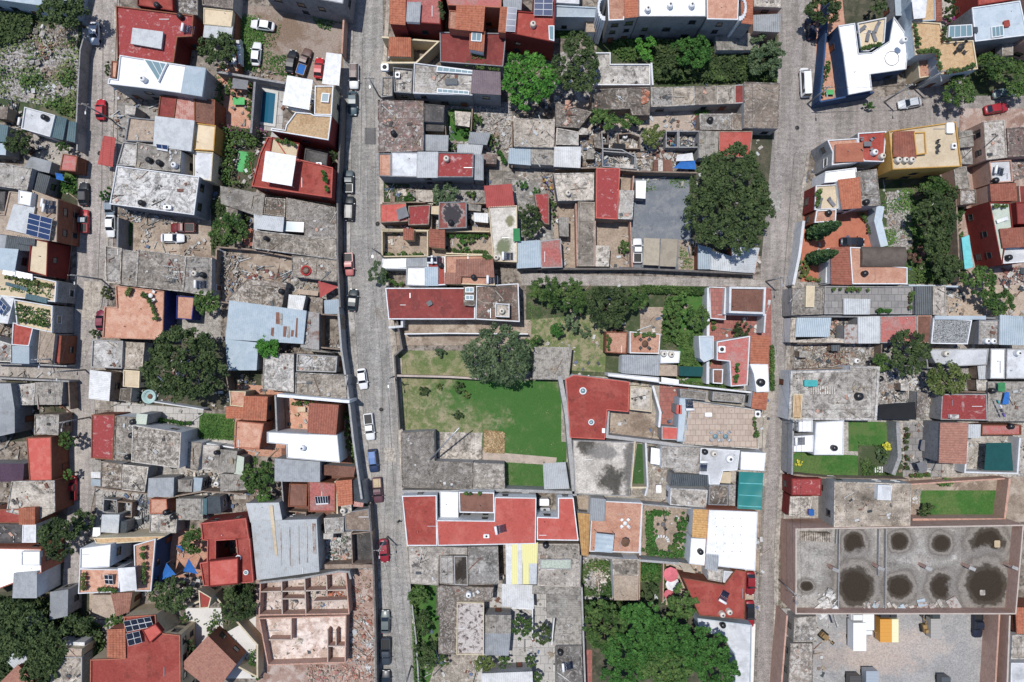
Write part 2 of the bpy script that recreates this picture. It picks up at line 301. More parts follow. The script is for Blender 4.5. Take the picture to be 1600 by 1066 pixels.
def offset(p, d):       # CCW polygon, d>0 outwards
    n = len(p); r = []
    for i in range(n):
        a, b, c = p[i-1], p[i], p[(i+1) % n]
        e1 = Vector((b[0]-a[0], b[1]-a[1])).normalized(); e2 = Vector((c[0]-b[0], c[1]-b[1])).normalized()
        n1 = Vector((e1.y, -e1.x)); n2 = Vector((e2.y, -e2.x)); m = n1+n2
        m = m/max(.35, m.dot(n1)) if m.length > .1 else n1
        r.append((b[0]+m.x*d, b[1]+m.y*d))
    return r
def inside(p, x, y):
    c = False; n = len(p); j = n-1
    for i in range(n):
        if (p[i][1] > y) != (p[j][1] > y) and x < (p[j][0]-p[i][0])*(y-p[i][1])/(p[j][1]-p[i][1])+p[i][0]: c = not c
        j = i
    return c
class MB:
    def __init__(s): s.v = []; s.f = []; s.mi = []; s.sm = []
    def add(s, vs, fs, mi=0, sm=False):
        b = len(s.v); s.v += [tuple(x) for x in vs]; s.f += [tuple(b+i for i in f) for f in fs]; s.mi += [mi]*len(fs); s.sm += [sm]*len(fs); return s
    def prism(s, p, z0, z1, mi=0):
        n = len(p); zt = z1 if isinstance(z1, (list, tuple)) else [z1]*n; zb = z0 if isinstance(z0, (list, tuple)) else [z0]*n
        return s.add([(x, y, zb[i]) for i, (x, y) in enumerate(p)]+[(x, y, zt[i]) for i, (x, y) in enumerate(p)],
              [tuple(range(n))[::-1], tuple(range(n, 2*n))]+[(i, (i+1) % n, n+(i+1) % n, n+i) for i in range(n)], mi)
    def ring(s, p, q, z0, z1, mi=0):   # p outer, q inner
        n = len(p); v = [(x, y, z) for pp in (p, q) for z in (z0, z1) for x, y in pp]
        f = []
        for i in range(n):
            j = (i+1) % n
            f += [(i, j, n+j, n+i), (2*n+j, 2*n+i, 3*n+i, 3*n+j), (n+i, n+j, 3*n+j, 3*n+i), (j, i, 2*n+i, 2*n+j)]
        return s.add(v, f, mi)
    def box(s, c, d, rz=0, mi=0, tilt=0, rx=0):
        cx, cy, cz = c; a, b, h = d[0]/2, d[1]/2, d[2]/2; vs = []
        ca, sa = math.cos(rz), math.sin(rz); ct, st = math.cos(tilt), math.sin(tilt)
        for z in (-h, h):
            for x, y in ((-a, -b), (a, -b), (a, b), (-a, b)):
                X, Z = x*ct-z*st, x*st+z*ct
                Y = y
                if rx: Y, Z = y*math.cos(rx)-Z*math.sin(rx), y*math.sin(rx)+Z*math.cos(rx)
                vs.append((cx+X*ca-Y*sa, cy+X*sa+Y*ca, cz+Z))
        return s.add(vs, [(3,2,1,0),(4,5,6,7),(0,1,5,4),(1,2,6,5),(2,3,7,6),(3,0,4,7)], mi)
    def lathe(s, c, prof, n=16, mi=0, ax='z', rz=0, close=True):
        vs = []; m = len(prof)
        for r, z in prof:
            for i in range(n):
                t = 2*math.pi*i/n; x, y = r*math.cos(t), r*math.sin(t)
                if ax == 'z': vs.append((c[0]+x, c[1]+y, c[2]+z))
                else: X, Y = z, x; vs.append((c[0]+X*math.cos(rz)-Y*math.sin(rz), c[1]+X*math.sin(rz)+Y*math.cos(rz), c[2]+y))
        f = [(k*n+i, k*n+(i+1) % n, (k+1)*n+(i+1) % n, (k+1)*n+i) for k in range(m-1) for i in range(n)]
        if close: f += [tuple(range(n))[::-1], tuple(range((m-1)*n, m*n))]
        if ax != 'z': f = [g[::-1] for g in f]
        return s.add(vs, f, mi, True)
    def tube(s, a, b, r0, r1=None, n=6, mi=0):
        r1 = r0 if r1 is None else r1; a = Vector(a); b = Vector(b); d = (b-a).normalized()
        u = d.orthogonal().normalized(); v = d.cross(u); vs = []
        for q, r in ((a, r0), (b, r1)):
            for i in range(n): t = 2*math.pi*i/n; vs.append(q+u*math.cos(t)*r+v*math.sin(t)*r)
        return s.add(vs, [(i, (i+1) % n, n+(i+1) % n, n+i) for i in range(n)]+[tuple(range(n))[::-1], tuple(range(n, 2*n))], mi, True)
    def build(s, name, mat, parent=None, loc=None):
        me = bpy.data.meshes.new(name); L = Vector(loc) if loc is not None else (parent_loc(parent) if parent else Vector((0,0,0)))
        me.from_pydata([(x-L.x, y-L.y, z-L.z) for x, y, z in s.v], [], s.f)
        for m in (mat if isinstance(mat, (list, tuple)) else [mat]): me.materials.append(m)
        me.polygons.foreach_set('material_index', s.mi); me.polygons.foreach_set('use_smooth', s.sm)
        me.update()
        o = bpy.data.objects.new(name, me)
        if parent is None and loc is not None: o.location = L
        return link(o, parent)
def parent_loc(p):
    L = Vector((0,0,0))
    while p: L = L+Vector(p.location); p = p.parent
    return L
def local(name, mb, mat, parent):      # coordinates already local to the parent
    return mb.build(name, mat, parent, Vector((0,0,0)))

# ---------------------------------------------------------------- buildings
BLK = []     # every block, for the deferred windows
def sheet(mb, q, zs, per, amp, tile, mi=0, over=.12, vper=None):
    """ribbed sheet / tile roof on a quad q (4 xy points); ribs cross q0->q1; zs four corner heights"""
    A = [Vector((q[i][0], q[i][1], zs[i])) for i in range(4)]
    c = sum(A, Vector())/4; A = [p+(p-c).normalized()*over for p in A]
    Lu = ((A[1]-A[0]).length+(A[2]-A[3]).length)/2; Lv = ((A[3]-A[0]).length+(A[2]-A[1]).length)/2
    nu = max(4, int(round(Lu/per))*(4 if not tile else 4)); nu = min(nu, 480); k = nu/4.
    nv = max(1, int(round(Lv/(vper or .55)))) if tile else 1
    vs = []; fs = []; rows = []
    for j in range(nv+1):
        rows.append((j/nv, .0 if not tile else .035))
        if tile and j < nv: pass
    prev = None
    for j in range(nv):
        for e, lift in ((0, .05 if tile else 0), (1, 0)):
            v = (j+e)/nv
            for i in range(nu+1):
                u = i/nu; p = A[0]*(1-u)*(1-v)+A[1]*u*(1-v)+A[2]*u*v+A[3]*(1-u)*v
                s_ = math.sin(2*math.pi*u*k); z = amp*s_
                jt = ((i*7919+j*104729) % 13)/13.*.012 if tile else 0
                vs.append((p.x, p.y, p.z+z+lift+jt))
        b = j*2*(nu+1)
        for i in range(nu): fs.append((b+i, b+i+1, b+nu+2+i, b+nu+1+i))
        if j: 
            a = b-(nu+1)
            for i in range(nu): fs.append((a+i, a+i+1, b+i+1, b+i))
    # orientation
    d = (A[1]-A[0]).cross(A[3]-A[0]).z
    if d < 0: fs = [f[::-1] for f in fs]
    mb.add(vs, fs, mi, False)
    # underside so that the sheet has thickness
    und = [(p.x, p.y, p.z-amp-.06) for p in A]; n = [(p.x, p.y, p.z-amp-.012) for p in A]
    f6 = [(0,1,2,3), (4,5,6,7), (0,1,5,4), (1,2,6,5), (2,3,7,6), (3,0,4,7)]
    mb.add(und+n, f6, mi)
def block(root, z, par, roof, wall, poly, name=None, z0=0, cap=None, tilt=0, rib='u', pw=.16, win=1, open_=False, sub=None, tag_label=None, thin=False):
    """one volume: wall, roof, parapet.  poly in photo pixels at the height of its top edge"""
    par_ = par
    rp = raw(poly, z); p = rp if area(rp) > 0 else rp[::-1]
    parent = root
    kind = roof[0]
    ribbed = (kind in 'mty' or roof == 'z5') and roof not in ('mo', 'tn')
    if ribbed and len(rp) == 4:
        q = rp[1:]+rp[:1] if rib == 'v' else rp
        zs = [z, z, z-tilt, z-tilt] if tilt >= 0 else [z+tilt, z+tilt, z, z]
        if not open_:
            pts = q; zz = [a-.16 for a in zs]
            if area(q) < 0: pts = q[::-1]; zz = zz[::-1]
            b = MB(); b.prism(pts, z0, zz); o = b.build('wall' if not name else name, M(wall), parent); 
            if name: parent = o
        else:
            b = MB()
            for i in range(4):
                x, y = q[i]; cx = sum(t[0] for t in q)/4; cy = sum(t[1] for t in q)/4
                x += (cx-x)*.08; y += (cy-y)*.08; b = MB(); b.tube((x, y, z0), (x, y, zs[i]-.1), .05); b.build('post', M('iron'), parent)
        b = MB(); tile = kind == 't'
        sheet(b, q, zs, .42 if tile else .34, .055 if tile else .03, tile, over=.18 if tile else .12)
        o = b.build('roof', M(roof), parent if not name else parent)
        zr = z
    else:
        if ribbed: par_ = 0
        zr = z-par_
        b = MB(); b.prism(p, z0, zr-.02 if par_ else zr-.1); o = b.build('wall' if not name else name, M(wall), parent)
        if name: parent = o
        b = MB()
        if par_: b.prism(offset(p, -.03), zr-.02, zr)
        else: b.prism(offset(p, .06), zr-.1, zr)
        b.build('roof', M(roof), parent)
        if par_:
            b = MB(); b.ring(offset(p, .012), offset(p, -pw), zr-.018, z); b.build('parapet', M(cap or (roof if roof in ('c1','c2','c3','cw','cb','cr','cd','tn') and par_ <= .25 else wall)), parent)
    BLK.append(dict(p=p, z=z, z0=z0, root=root, zr=zr, wall=wall, win=win and not open_, roof=roof, par=par_))
    return zr
USED = {}
def H(label, *blocks, cat='house', name=None, group=None):
    b0 = blocks[0]; p = P(b0[4], b0[0]); cx = sum(a[0] for a in p)/len(p); cy = sum(a[1] for a in p)/len(p)
    root = empty(name or ('house' if cat == 'house' else cat.replace(' ', '_')), (cx, cy, 0), label, cat, group)
    for b in blocks:
        o = b[5] if len(b) > 5 else {}
        block(root, *b[:5], **o)
    return root
def shed(label, z, roof, poly, wall='Wg', **k): return H(label, (z, 0, roof, wall, poly, k), cat='shed', name='shed')
def wallrun(label, pts, z, mat='Wg', th=.22, cat='wall', name='boundary_wall', z0=0, closed=False):
    p = [Vector(a) for a in raw(pts, z)]; n = len(p); lft = []; rgt = []
    for i in range(n):
        e = []
        if i > 0 or closed: e.append((p[i]-p[i-1]).normalized())
        if i < n-1 or closed: e.append((p[(i+1) % n]-p[i]).normalized())
        ns = [Vector((-a.y, a.x)) for a in e]; m = sum(ns, Vector((0, 0)))
        m = m/max(.4, m.dot(ns[0])) if m.length > .1 else ns[0]
        lft.append(p[i]+m*th/2); rgt.append(p[i]-m*th/2)
    b = MB(); v = [(a.x, a.y, zz) for L in (lft, rgt) for zz in (z0, z) for a in L]; f = []
    for i in range(n if closed else n-1):
        j = (i+1) % n; f += [(n+i, 3*n+i, 3*n+j, n+j), (i, n+i, n+j, j), (2*n+i, 2*n+j, 3*n+j, 3*n+i), (i, j, 2*n+j, 2*n+i)]
    if not closed: f += [(0, 2*n, 3*n, n), (n-1, 2*n-1, 4*n-1, 3*n-1)]
    b.add(v, f); o = b.build(name, M(mat), None, (p[0].x, p[0].y, 0)); return tag(o, label, cat)

def fsheet(name, poly, mat, z=.008, kind='structure', label=None, cat=None):
    p = P(poly, 0); b = MB(); n = len(p)
    b.add([(x, y, z) for x, y in p], [tuple(range(n))]); o = b.build(name, mat, None, (p[0][0], p[0][1], 0))
    return tag(o, label, cat, None, kind)
GZ = [.004]
def yard(poly, g, name='yard'):
    GZ[0] += .0016; return fsheet(name, poly, GR[g]() if g in GR else M(g), GZ[0])
def windows():
    """real openings read as framed panes on the free facades"""
    for bi, B in enumerate(BLK):
        if not B['win'] or B['z']-B['z0'] < 2.4: continue
        p = B['p']; n = len(p); rng = random.Random(bi)
        for i in range(n):
            a = Vector(p[i]); b = Vector(p[(i+1) % n]); L = (b-a).length
            if L < 2.2: continue
            d = (b-a)/L; nn = Vector((d.y, -d.x)); mid = (a+b)/2
            r = -mid.dot(nn)
            if r*B['z']/CH < .85: continue
            top = B['zr']-.25; floors = max(1, int((top-B['z0'])/2.7)); k = max(1, int(L/3.1))
            for fl in range(floors):
                zc = B['z0']+1.65+fl*2.75
                if zc+.6 > top: continue
                for j in range(k):
                    c = a+d*L*(j+.5)/k; q = c+nn*.7
                    if any(o is not B and o['z'] > zc-.9 and inside(o['p'], q.x, q.y) for o in NEAR(q)): continue
                    if any(o is not B and o['z'] > zc and inside(o['p'], (c+nn*.02).x, (c+nn*.02).y) for o in NEAR(q)): continue
                    if rng.random() < .45: continue
                    door = fl == 0 and B['z0'] == 0 and rng.random() < .3
                    ww, hh, zz = (1.0, 2.1, 1.06) if door else (rng.choice((1.1, 1.3, .9)), rng.choice((1.1, 1.3)), zc)
                    rz = math.atan2(d.y, d.x)
                    mb = MB(); cc = c+nn*.03
                    for sx in (-1, 1): mb.box((cc.x+d.x*sx*ww/2, cc.y+d.y*sx*ww/2, zz), (.06, .1, hh), rz)
                    for sz in (-1, 1): mb.box((cc.x, cc.y, zz+sz*hh/2), (ww+.3 if sz < 0 else ww+.1, .16 if sz < 0 else .1, .09), rz)
                    o = mb.build('door' if door else 'window', M('frame_white') if rng.random() < .25 and B['wall'] in ('Ww', 'Wl', 'Wg') else M('iron'), B['root'])
                    pb = MB(); cc = c+nn*.012; pb.box((cc.x, cc.y, zz), (ww-.06, .03, hh-.06), rz)
                    pb.build('panel' if door else 'pane', M('Wn') if door else M('glass_dark'), o)
GRID = {}
def NEAR(q): return GRID.get((int(q.x//8), int(q.y//8)), ())
def mkgrid():
    for B in BLK:
        xs = [a[0] for a in B['p']]; ys = [a[1] for a in B['p']]
        for i in range(int(min(xs)//8), int(max(xs)//8)+1):
            for j in range(int(min(ys)//8), int(max(ys)//8)+1): GRID.setdefault((i, j), []).append(B)
def top_at(x, y):
    return max([B['zr'] for B in GRID.get((int(x//8), int(y//8)), ()) if inside(B['p'], x, y)]+[0])

# ---------------------------------------------------------------- plants
NR = np.random.RandomState(3)
def quads(name, cen, nrm, sz, mat, parent, asp=.55):
    n = len(cen); up = NR.normal(size=(n, 3)); u = np.cross(nrm, up); u /= np.linalg.norm(u, axis=1)[:, None]+1e-9; v = np.cross(nrm, u)
    v /= np.linalg.norm(v, axis=1)[:, None]+1e-9
    s = sz[:, None]; a = u*s; b = v*s*asp
    V = np.stack([cen-a, cen-b+a*.1, cen+a, cen+b+a*.1], 1).reshape(-1, 3)
    me = bpy.data.meshes.new(name); me.vertices.add(4*n); me.loops.add(4*n); me.polygons.add(n)
    me.vertices.foreach_set('co', V.astype(np.float32).ravel()); me.loops.foreach_set('vertex_index', np.arange(4*n, dtype=np.int32))
    me.polygons.foreach_set('loop_start', np.arange(0, 4*n, 4, dtype=np.int32)); me.materials.append(mat); me.update(); me.validate()
    o = bpy.data.objects.new(name, me); return link(o, parent)
def crown(parent, cz, rx, ry, rzz, mat, leaf=.3, lai=5.4, name='crown', dense=1.0, rot=0):
    N = int(lai*math.pi*rx*ry/(leaf*leaf*1.1)*dense); N = max(90, min(N, 32000))
    k = max(12, min(420, int(10+rx*ry*4.0)))
    k = int(k*1.3); th = NR.uniform(0, 6.283, k); q = np.sqrt(NR.uniform(0, 1, k)); p1, p2, p3 = NR.uniform(0, 6.283, 3)
    wob = 1+.07*np.sin(3*th+p1)+.05*np.sin(5*th+p2)+.03*np.sin(11*th+p3); dome = np.sqrt(np.maximum(0, 1-(q*.93)**2))
    c = np.stack([q*np.cos(th)*rx*wob*.9, q*np.sin(th)*ry*wob*.9, rzz*(dome*NR.uniform(.35, .95, k)-.12)], 1); cr = NR.uniform(.13, .24, k)*min(max(rx, .8)*1., 6)**.72*(1.05 if rx < 2 else 1.25 if rx < 3.2 else 1)
    idx = NR.randint(0, k, N); e = NR.normal(size=(N, 3)); e /= np.linalg.norm(e, axis=1)[:, None]; e[:, 2] = np.where(NR.rand(N) < .7, np.abs(e[:, 2]), e[:, 2])
    rr = (NR.uniform(.35, 1.08, N))[:, None]; pos = c[idx]+e*rr*cr[idx][:, None]*np.array([1, 1, .8])
    nr = e+NR.normal(size=(N, 3))*.55; nr[:, 2] += .35; nr /= np.linalg.norm(nr, axis=1)[:, None]
    if rot: ca, sa = math.cos(rot), math.sin(rot); pos[:, :2] = pos[:, :2] @ np.array([[ca, sa], [-sa, ca]])
    pos[:, 2] += cz; pos[:, 2] = np.maximum(pos[:, 2], .08)
    return quads(name, pos, nr, leaf*NR.uniform(.65, 1.25, N), mat, parent)
def tree(label, px, py, r, h, lf='m', ry=None, name='tree', cat='tree', group=None, leaf=None, z0=0, dense=1., rot=0, flat=.42):
    cz = h*(1-flat*.75) if h > 2.5 else h*.55
    x, y = w(px, py, cz+z0+(h-cz)*.3); k = (CH-cz-z0)/CH*S; rx = r*k; ryy = (ry or r)*k
    root = empty(name, (x, y, z0), label, cat, group)
    b = MB()
    if h > 2.5:
        tr = .05*h**.6+.02*rx; th = cz-.2*(h-cz); b.tube((0, 0, 0), (0, 0, th*.55), tr, tr*.7, 8)
        nl = 5 if rx > 3 else 3
        for i in range(nl):
            a = 2*math.pi*i/nl+R.random(); e = (math.cos(a)*rx*.5, math.sin(a)*ryy*.5, cz+(h-cz)*.25)
            mdl = (e[0]*.4, e[1]*.4, th*.55+(e[2]-th*.55)*.55); b.tube((0, 0, th*.5), mdl, tr*.6, tr*.4); b.tube(mdl, e, tr*.4, tr*.12)
        local('trunk', b, bark, root)
    else:
        for i in range(4):
            a = 1.57*i+R.random(); b.tube((0, 0, 0), (math.cos(a)*rx*.4, math.sin(a)*ryy*.4, h*.6), .035, .015, 5)
        local('stem', b, bark, root)
    crown(root, cz, rx, ryy, (h-cz) if h > 2.5 else h*.5, LEAF[lf], leaf or (.29 if rx > 3 else .22 if rx > 1.3 else .15), dense=dense, rot=rot)
    return root
def shrub(label, px, py, r, lf='m', h=1.6, z0=0, **k): return tree(label, px, py, r, h, lf, name='shrub', cat='shrub', z0=z0, **k)
def cypress(label, px, py, h, r, lf='c'):
    x, y = w(px, py, 0); root = empty('cypress_tree', (x, y, 0), label, 'cypress tree')
    b = MB(); b.tube((0, 0, 0), (0, 0, h*.8), .16, .04, 8); local('trunk', b, bark, root)
    N = 6000; t = NR.uniform(.03, 1, N); rr = r*np.where(t < .25, .75+t, np.sqrt(np.clip(1.02-t, 0, 1))*1.12); a = NR.uniform(0, 6.283, N)
    rr = rr*(1+.12*np.sin(a*3+t*22)+.08*np.sin(a*5-t*35))*NR.uniform(.7, 1.05, N)
    e = np.stack([np.cos(a), np.sin(a), .3+0*a], 1); pos = np.stack([np.cos(a)*rr, np.sin(a)*rr, t*h], 1)
    nr = e+NR.normal(size=(N, 3))*.5; nr /= np.linalg.norm(nr, axis=1)[:, None]; quads('crown', pos, nr, .22*NR.uniform(.6, 1.2, N), LEAF[lf], root); return root
def cover(label, poly, lf='s', dens=9, h=.25, size=.14, name='grass', z0=0, clump=0, cat=None):
    """uncountable low growth spread over a plot"""
    p = P(poly, z0); xs = [a[0] for a in p]; ys = [a[1] for a in p]; A = abs(area(p)); N = int(A*dens*2.2)
    X = NR.uniform(min(xs), max(xs), N); Y = NR.uniform(min(ys), max(ys), N)
    ms = np.array([inside(p, a, b) for a, b in zip(X, Y)]); X = X[ms]; Y = Y[ms]
    hh = np.full(len(X), h)
    if clump:
        ph = NR.uniform(0, 6, 4); f = (np.sin(X*.9+ph[0]+1.3*np.sin(Y*.5+ph[1]))+np.sin(Y*1.1+ph[2]+np.sin(X*.7+ph[3])))/2
        keep = f+NR.uniform(-.5, .5, len(X)) > (-.7+1.2*clump*.5); X = X[keep]; Y = Y[keep]; hh = h*(.35+.65*np.clip(f[keep]+.5, 0, 1.3))
    n = len(X)
    if n < 5: return
    pos = np.stack([X, Y, z0+.03+NR.rand(n)*hh], 1); nr = NR.normal(size=(n, 3))*.6; nr[:, 2] = 1; nr /= np.linalg.norm(nr, axis=1)[:, None]
    L = np.array([pos[0, 0], pos[0, 1], z0]); o = quads(name, pos-L, nr, size*NR.uniform(.6, 1.4, n), LEAF[lf], None); o.location = L
    return tag(o, label, cat, None, 'stuff')
def rubble(label, poly, n, mats=('cw','c2','Wk','Wm'), size=.45, long=0, z0=0, pile=.3, name='rubble'):
    p = P(poly, z0); xs = [a[0] for a in p]; ys = [a[1] for a in p]; b = MB(); k = 0; tries = 0; n = int(n*1.15); nm_ = len(mats); cl = []
    while k < n and tries < n*20:
        tries += 1
        if not cl or R.random() < .07:
            q = (R.uniform(min(xs), max(xs)), R.uniform(min(ys), max(ys)), R.uniform(.3, 1.6), R.randrange(nm_), R.uniform(0, 3.14)); 
            if inside(p, q[0], q[1]): cl.append(q)
            continue
        q = R.choice(cl[-6:]); x, y = q[0]+R.gauss(0, q[2]), q[1]+R.gauss(0, q[2])
        if not inside(p, x, y): continue
        s = size*(.22+.9*R.random()**3); l = s*(R.uniform(4, 10) if R.random() < long*.6 else R.uniform(.8, 2)); flat = R.random() < .06
        if flat: s = l = size*R.uniform(1.4, 3)
        b.box((x, y, z0+.04+R.random()**2*pile), (l, s*(.3 if l > 2.5*s else .8), .05 if flat else s*R.uniform(.2, .8)), q[4]+R.gauss(0, .5), q[3] if R.random() < .6 else min(nm_-1, int(nm_*R.random()**1.9)), R.uniform(-.2, .2), R.uniform(-.2, .2)); k += 1
    return tag(b.build(name, [JM(m) for m in mats], None, (p[0][0], p[0][1], z0)), label, None, None, 'stuff')

# ---------------------------------------------------------------- things on roofs and in yards
PROTO = {}
def tank(px, py, z, label, kind='black', r=.55, h=1.15, group=None):
    x, y = w(px, py, z+h); root = empty('water_tank', (x, y, z), label, 'water tank', group)
    m = M('tank_'+kind); b = MB(); pr = [(r*.96, 0)]
    for i in range(5): zz = h*.72*i/5; pr += [(r, zz+.03), (r, zz+h*.11), (r*.95, zz+h*.13)]
    pr += [(r, h*.74), (r*.93, h*.84), (r*.7, h*.94), (r*.36, h)]
    b.lathe((0, 0, 0), pr, 20); local('body', b, m, root)
    b = MB(); b.lathe((0, 0, h), [(r*.36, -.02), (r*.36, .06), (r*.3, .09)], 14); local('lid', b, M('tank_lid') if kind != 'black' else M('black_paint'), root)
    b = MB(); b.tube((r*.7, 0, .1), (r*1.5, .1, .03), .03); local('outlet_pipe', b, M('steel'), root); return root
def heater(px, py, z, label, ang=0, L=1.6):
    x, y = w(px, py, z+.8); root = empty('solar_water_heater', (x, y, z), label, 'solar water heater', None, math.radians(ang))
    b = MB(); b.lathe((0, .1, .85), [(.15, -.75), (.24, -.72), (.24, .72), (.15, .75)], 14, 0, 'x'); 
    for v in range(len(b.v)):
        X, Y, Z = b.v[v]; b.v[v] = (Y-.1 if False else -(Y-.1), X, Z)
    local('tank', b, M('plastic_white'), root)
    b = MB(); 
    for i in range(12): yy = -.62+i*.113; b.tube((.15, yy, .75), (.15+L, yy, .18), .04, .04, 6)
    b.box((.15+L, 0, .16), (.08, 1.4, .08)); local('tube_panel', b, M('heater_tube'), root)
    for sy in (-.6, .6):
        b = MB(); b.tube((-.05, sy, 0), (-.02, sy, .65), .025); b.tube((-.05, sy, .03), (.15+L, sy, .03), .02); local('leg', b, M('steel'), root)
    return root
def panels(label, quad, z, nu, nv, dark=False, tilt=.5):
    q = raw(quad, z); A = [Vector((a[0], a[1], 0)) for a in q]; hs = [z+tilt, z+tilt, z, z]
    for i in range(4): A[i].z = hs[i]
    root = empty('solar_panel_array', (A[0].x, A[0].y, z-.3), label, 'solar panels')
    g = lambda u, v: A[0]*(1-u)*(1-v)+A[1]*u*(1-v)+A[2]*u*v+A[3]*(1-u)*v
    for i in range(nu):
        for j in range(nv):
            e = .0; u0, u1, v0, v1 = (i+.01)/nu, (i+.99)/nu, (j+.01)/nv, (j+.99)/nv
            c = [g(u0, v0), g(u1, v0), g(u1, v1), g(u0, v1)]; b = MB(); pts = [(a.x, a.y) for a in c]; zt = [a.z for a in c]
            if area(pts) < 0: pts = pts[::-1]; zt = zt[::-1]
            b.prism(pts, [a-.05 for a in zt], zt); o = b.build('panel', M('frame_white'), root)
            b = MB(); ins = offset(pts, -.035); b.prism(ins, [a-.01 for a in zt], [a+.008 for a in zt]); b.build('cell_sheet', M('solar_dark' if dark else 'solar_cell'), o)
    for k in range(4):
        b = MB(); b.tube((A[k].x, A[k].y, z-.3), (A[k].x, A[k].y, A[k].z-.05), .03); b.build('leg', M('steel'), root)
    return root
def canopy(label, quad, z, mat, name='canopy', cat='canopy', z0=0, sag=.18, ribs=0):
    q = raw(quad, z); cx = sum(a[0] for a in q)/len(q); cy = sum(a[1] for a in q)/len(q); root = empty(name, (cx, cy, z0), label, cat)
    b = MB()
    if len(q) == 4:
        n = 12; vs = []
        for j in range(n+1):
            for i in range(n+1):
                u, v = i/n, j/n; x = q[0][0]*(1-u)*(1-v)+q[1][0]*u*(1-v)+q[2][0]*u*v+q[3][0]*(1-u)*v; y = q[0][1]*(1-u)*(1-v)+q[1][1]*u*(1-v)+q[2][1]*u*v+q[3][1]*(1-u)*v
                zz = z-sag*math.sin(math.pi*u)*math.sin(math.pi*v)-(sag*.7*abs(math.sin(math.pi*v*ribs)) if ribs else 0)+.03*math.sin(u*9+v*7); vs.append((x, y, zz))
        f = [(j*(n+1)+i, j*(n+1)+i+1, (j+1)*(n+1)+i+1, (j+1)*(n+1)+i) for j in range(n) for i in range(n)]
        b.add(vs, f, 0, True); b.add([(a, c, d-.02) for a, c, d in vs], [t[::-1] for t in f], 0, True)
    else:
        m = (cx, cy, z-sag*2); n = len(q); b.add([(a, c, z) for a, c in q]+[m], [(i, (i+1) % n, n) for i in range(n)]); b.add([(a, c, z-.02) for a, c in q]+[(cx, cy, z-sag*2-.02)], [((i+1) % n, i, n) for i in range(n)])
    b.build('fabric', M(mat), root)
    for x, y in q:
        x += (cx-x)*.03; y += (cy-y)*.03; b = MB(); b.tube((x, y, z0), (x, y, z-.02), .04); b.build('post', M('steel'), root)
    return root
def umbrella(label, px, py, r, z, col, z0=0):
    x, y = w(px, py, z); k = S*(CH-z)/CH; root = empty('patio_umbrella', (x, y, z0), label, 'umbrella'); b = MB(); n = 8; rr = r*k
    vs = [(0, 0, z-z0+.35)]+[(rr*math.cos(2*math.pi*i/n), rr*math.sin(2*math.pi*i/n), z-z0) for i in range(n)]
    b.add(vs, [(0, 1+i, 1+(i+1) % n) for i in range(n)]); b.add([(a, c, d-.03) for a, c, d in vs], [(1+i, 0, 1+(i+1) % n) for i in range(n)]); local('fabric', b, M('fab_'+col), root)
    b = MB(); b.tube((0, 0, 0), (0, 0, z-z0+.3), .03); local('pole', b, M('steel'), root); return root
def table(label, px, py, z=0, r=.5, nch=4, mt='fab_white', mc='fab_white', square=False, group=None):
    x, y = w(px, py, z+.75); root = empty('garden_table', (x, y, z), label, 'table', None); b = MB()
    if square: b.box((0, 0, .73), (r*2.4, r*1.5, .05))
    else: b.lathe((0, 0, .7), [(r, 0), (r, .05)], 16)
    local('table_top', b, M(mt), root); b = MB(); b.tube((0, 0, 0), (0, 0, .7), .05); local('leg', b, M('iron'), root)
    for i in range(nch):
        a = 2*math.pi*(i+.5)/nch; d = r+.45+(.25 if square else 0); chair(label, x+math.cos(a)*d, y+math.sin(a)*d, z, a, mc, px, py)
def chair(lab, x, y, z, a, mc, px, py):
    key = 'chair'+mc; g = 'chairs round the '+lab; q8 = int(((math.degrees(a)+22.5) % 360)//45); pos = ('right','upper right','upper','upper left','left','lower left','lower','lower right')[q8]
    o = empty('garden_chair', (x, y, z), pos+' chair at the '+' '.join(lab.split()[:12]), 'chair', g[:90], a)
    if key not in PROTO:
        ms = []
        b = MB(); b.box((0, 0, .45), (.5, .5, .05)); ms.append(('seat', b)); b = MB(); b.box((.25, 0, .72), (.05, .5, .5), 0, 0, -.12); ms.append(('backrest', b))
        for sx in (-1, 1):
            for sy in (-1, 1): b = MB(); b.tube((sx*.2, sy*.2, 0), (sx*.2, sy*.2, .44), .02, None, 5); ms.append(('leg', b))
        PROTO[key] = [local(n, b, M(mc), o) for n, b in ms]
    else:
        for q in PROTO[key]: c = q.copy(); C.objects.link(c); c.parent = o
def lounger(label, px, py, z, ang, mc='fab_white'):
    x, y = w(px, py, z+.3); o = empty('sun_lounger', (x, y, z), label, 'sun lounger', None, math.radians(ang))
    b = MB(); b.box((-.25, 0, .32), (1.3, .62, .09)); local('seat', b, M(mc), o); b = MB(); b.box((.65, 0, .5), (.7, .62, .08), 0, 0, .55); local('backrest', b, M(mc), o)
    for sx in (-.8, .3):
        for sy in (-.25, .25): b = MB(); b.tube((sx, sy, 0), (sx, sy, .3), .025, None, 5); local('leg', b, M('steel'), o)
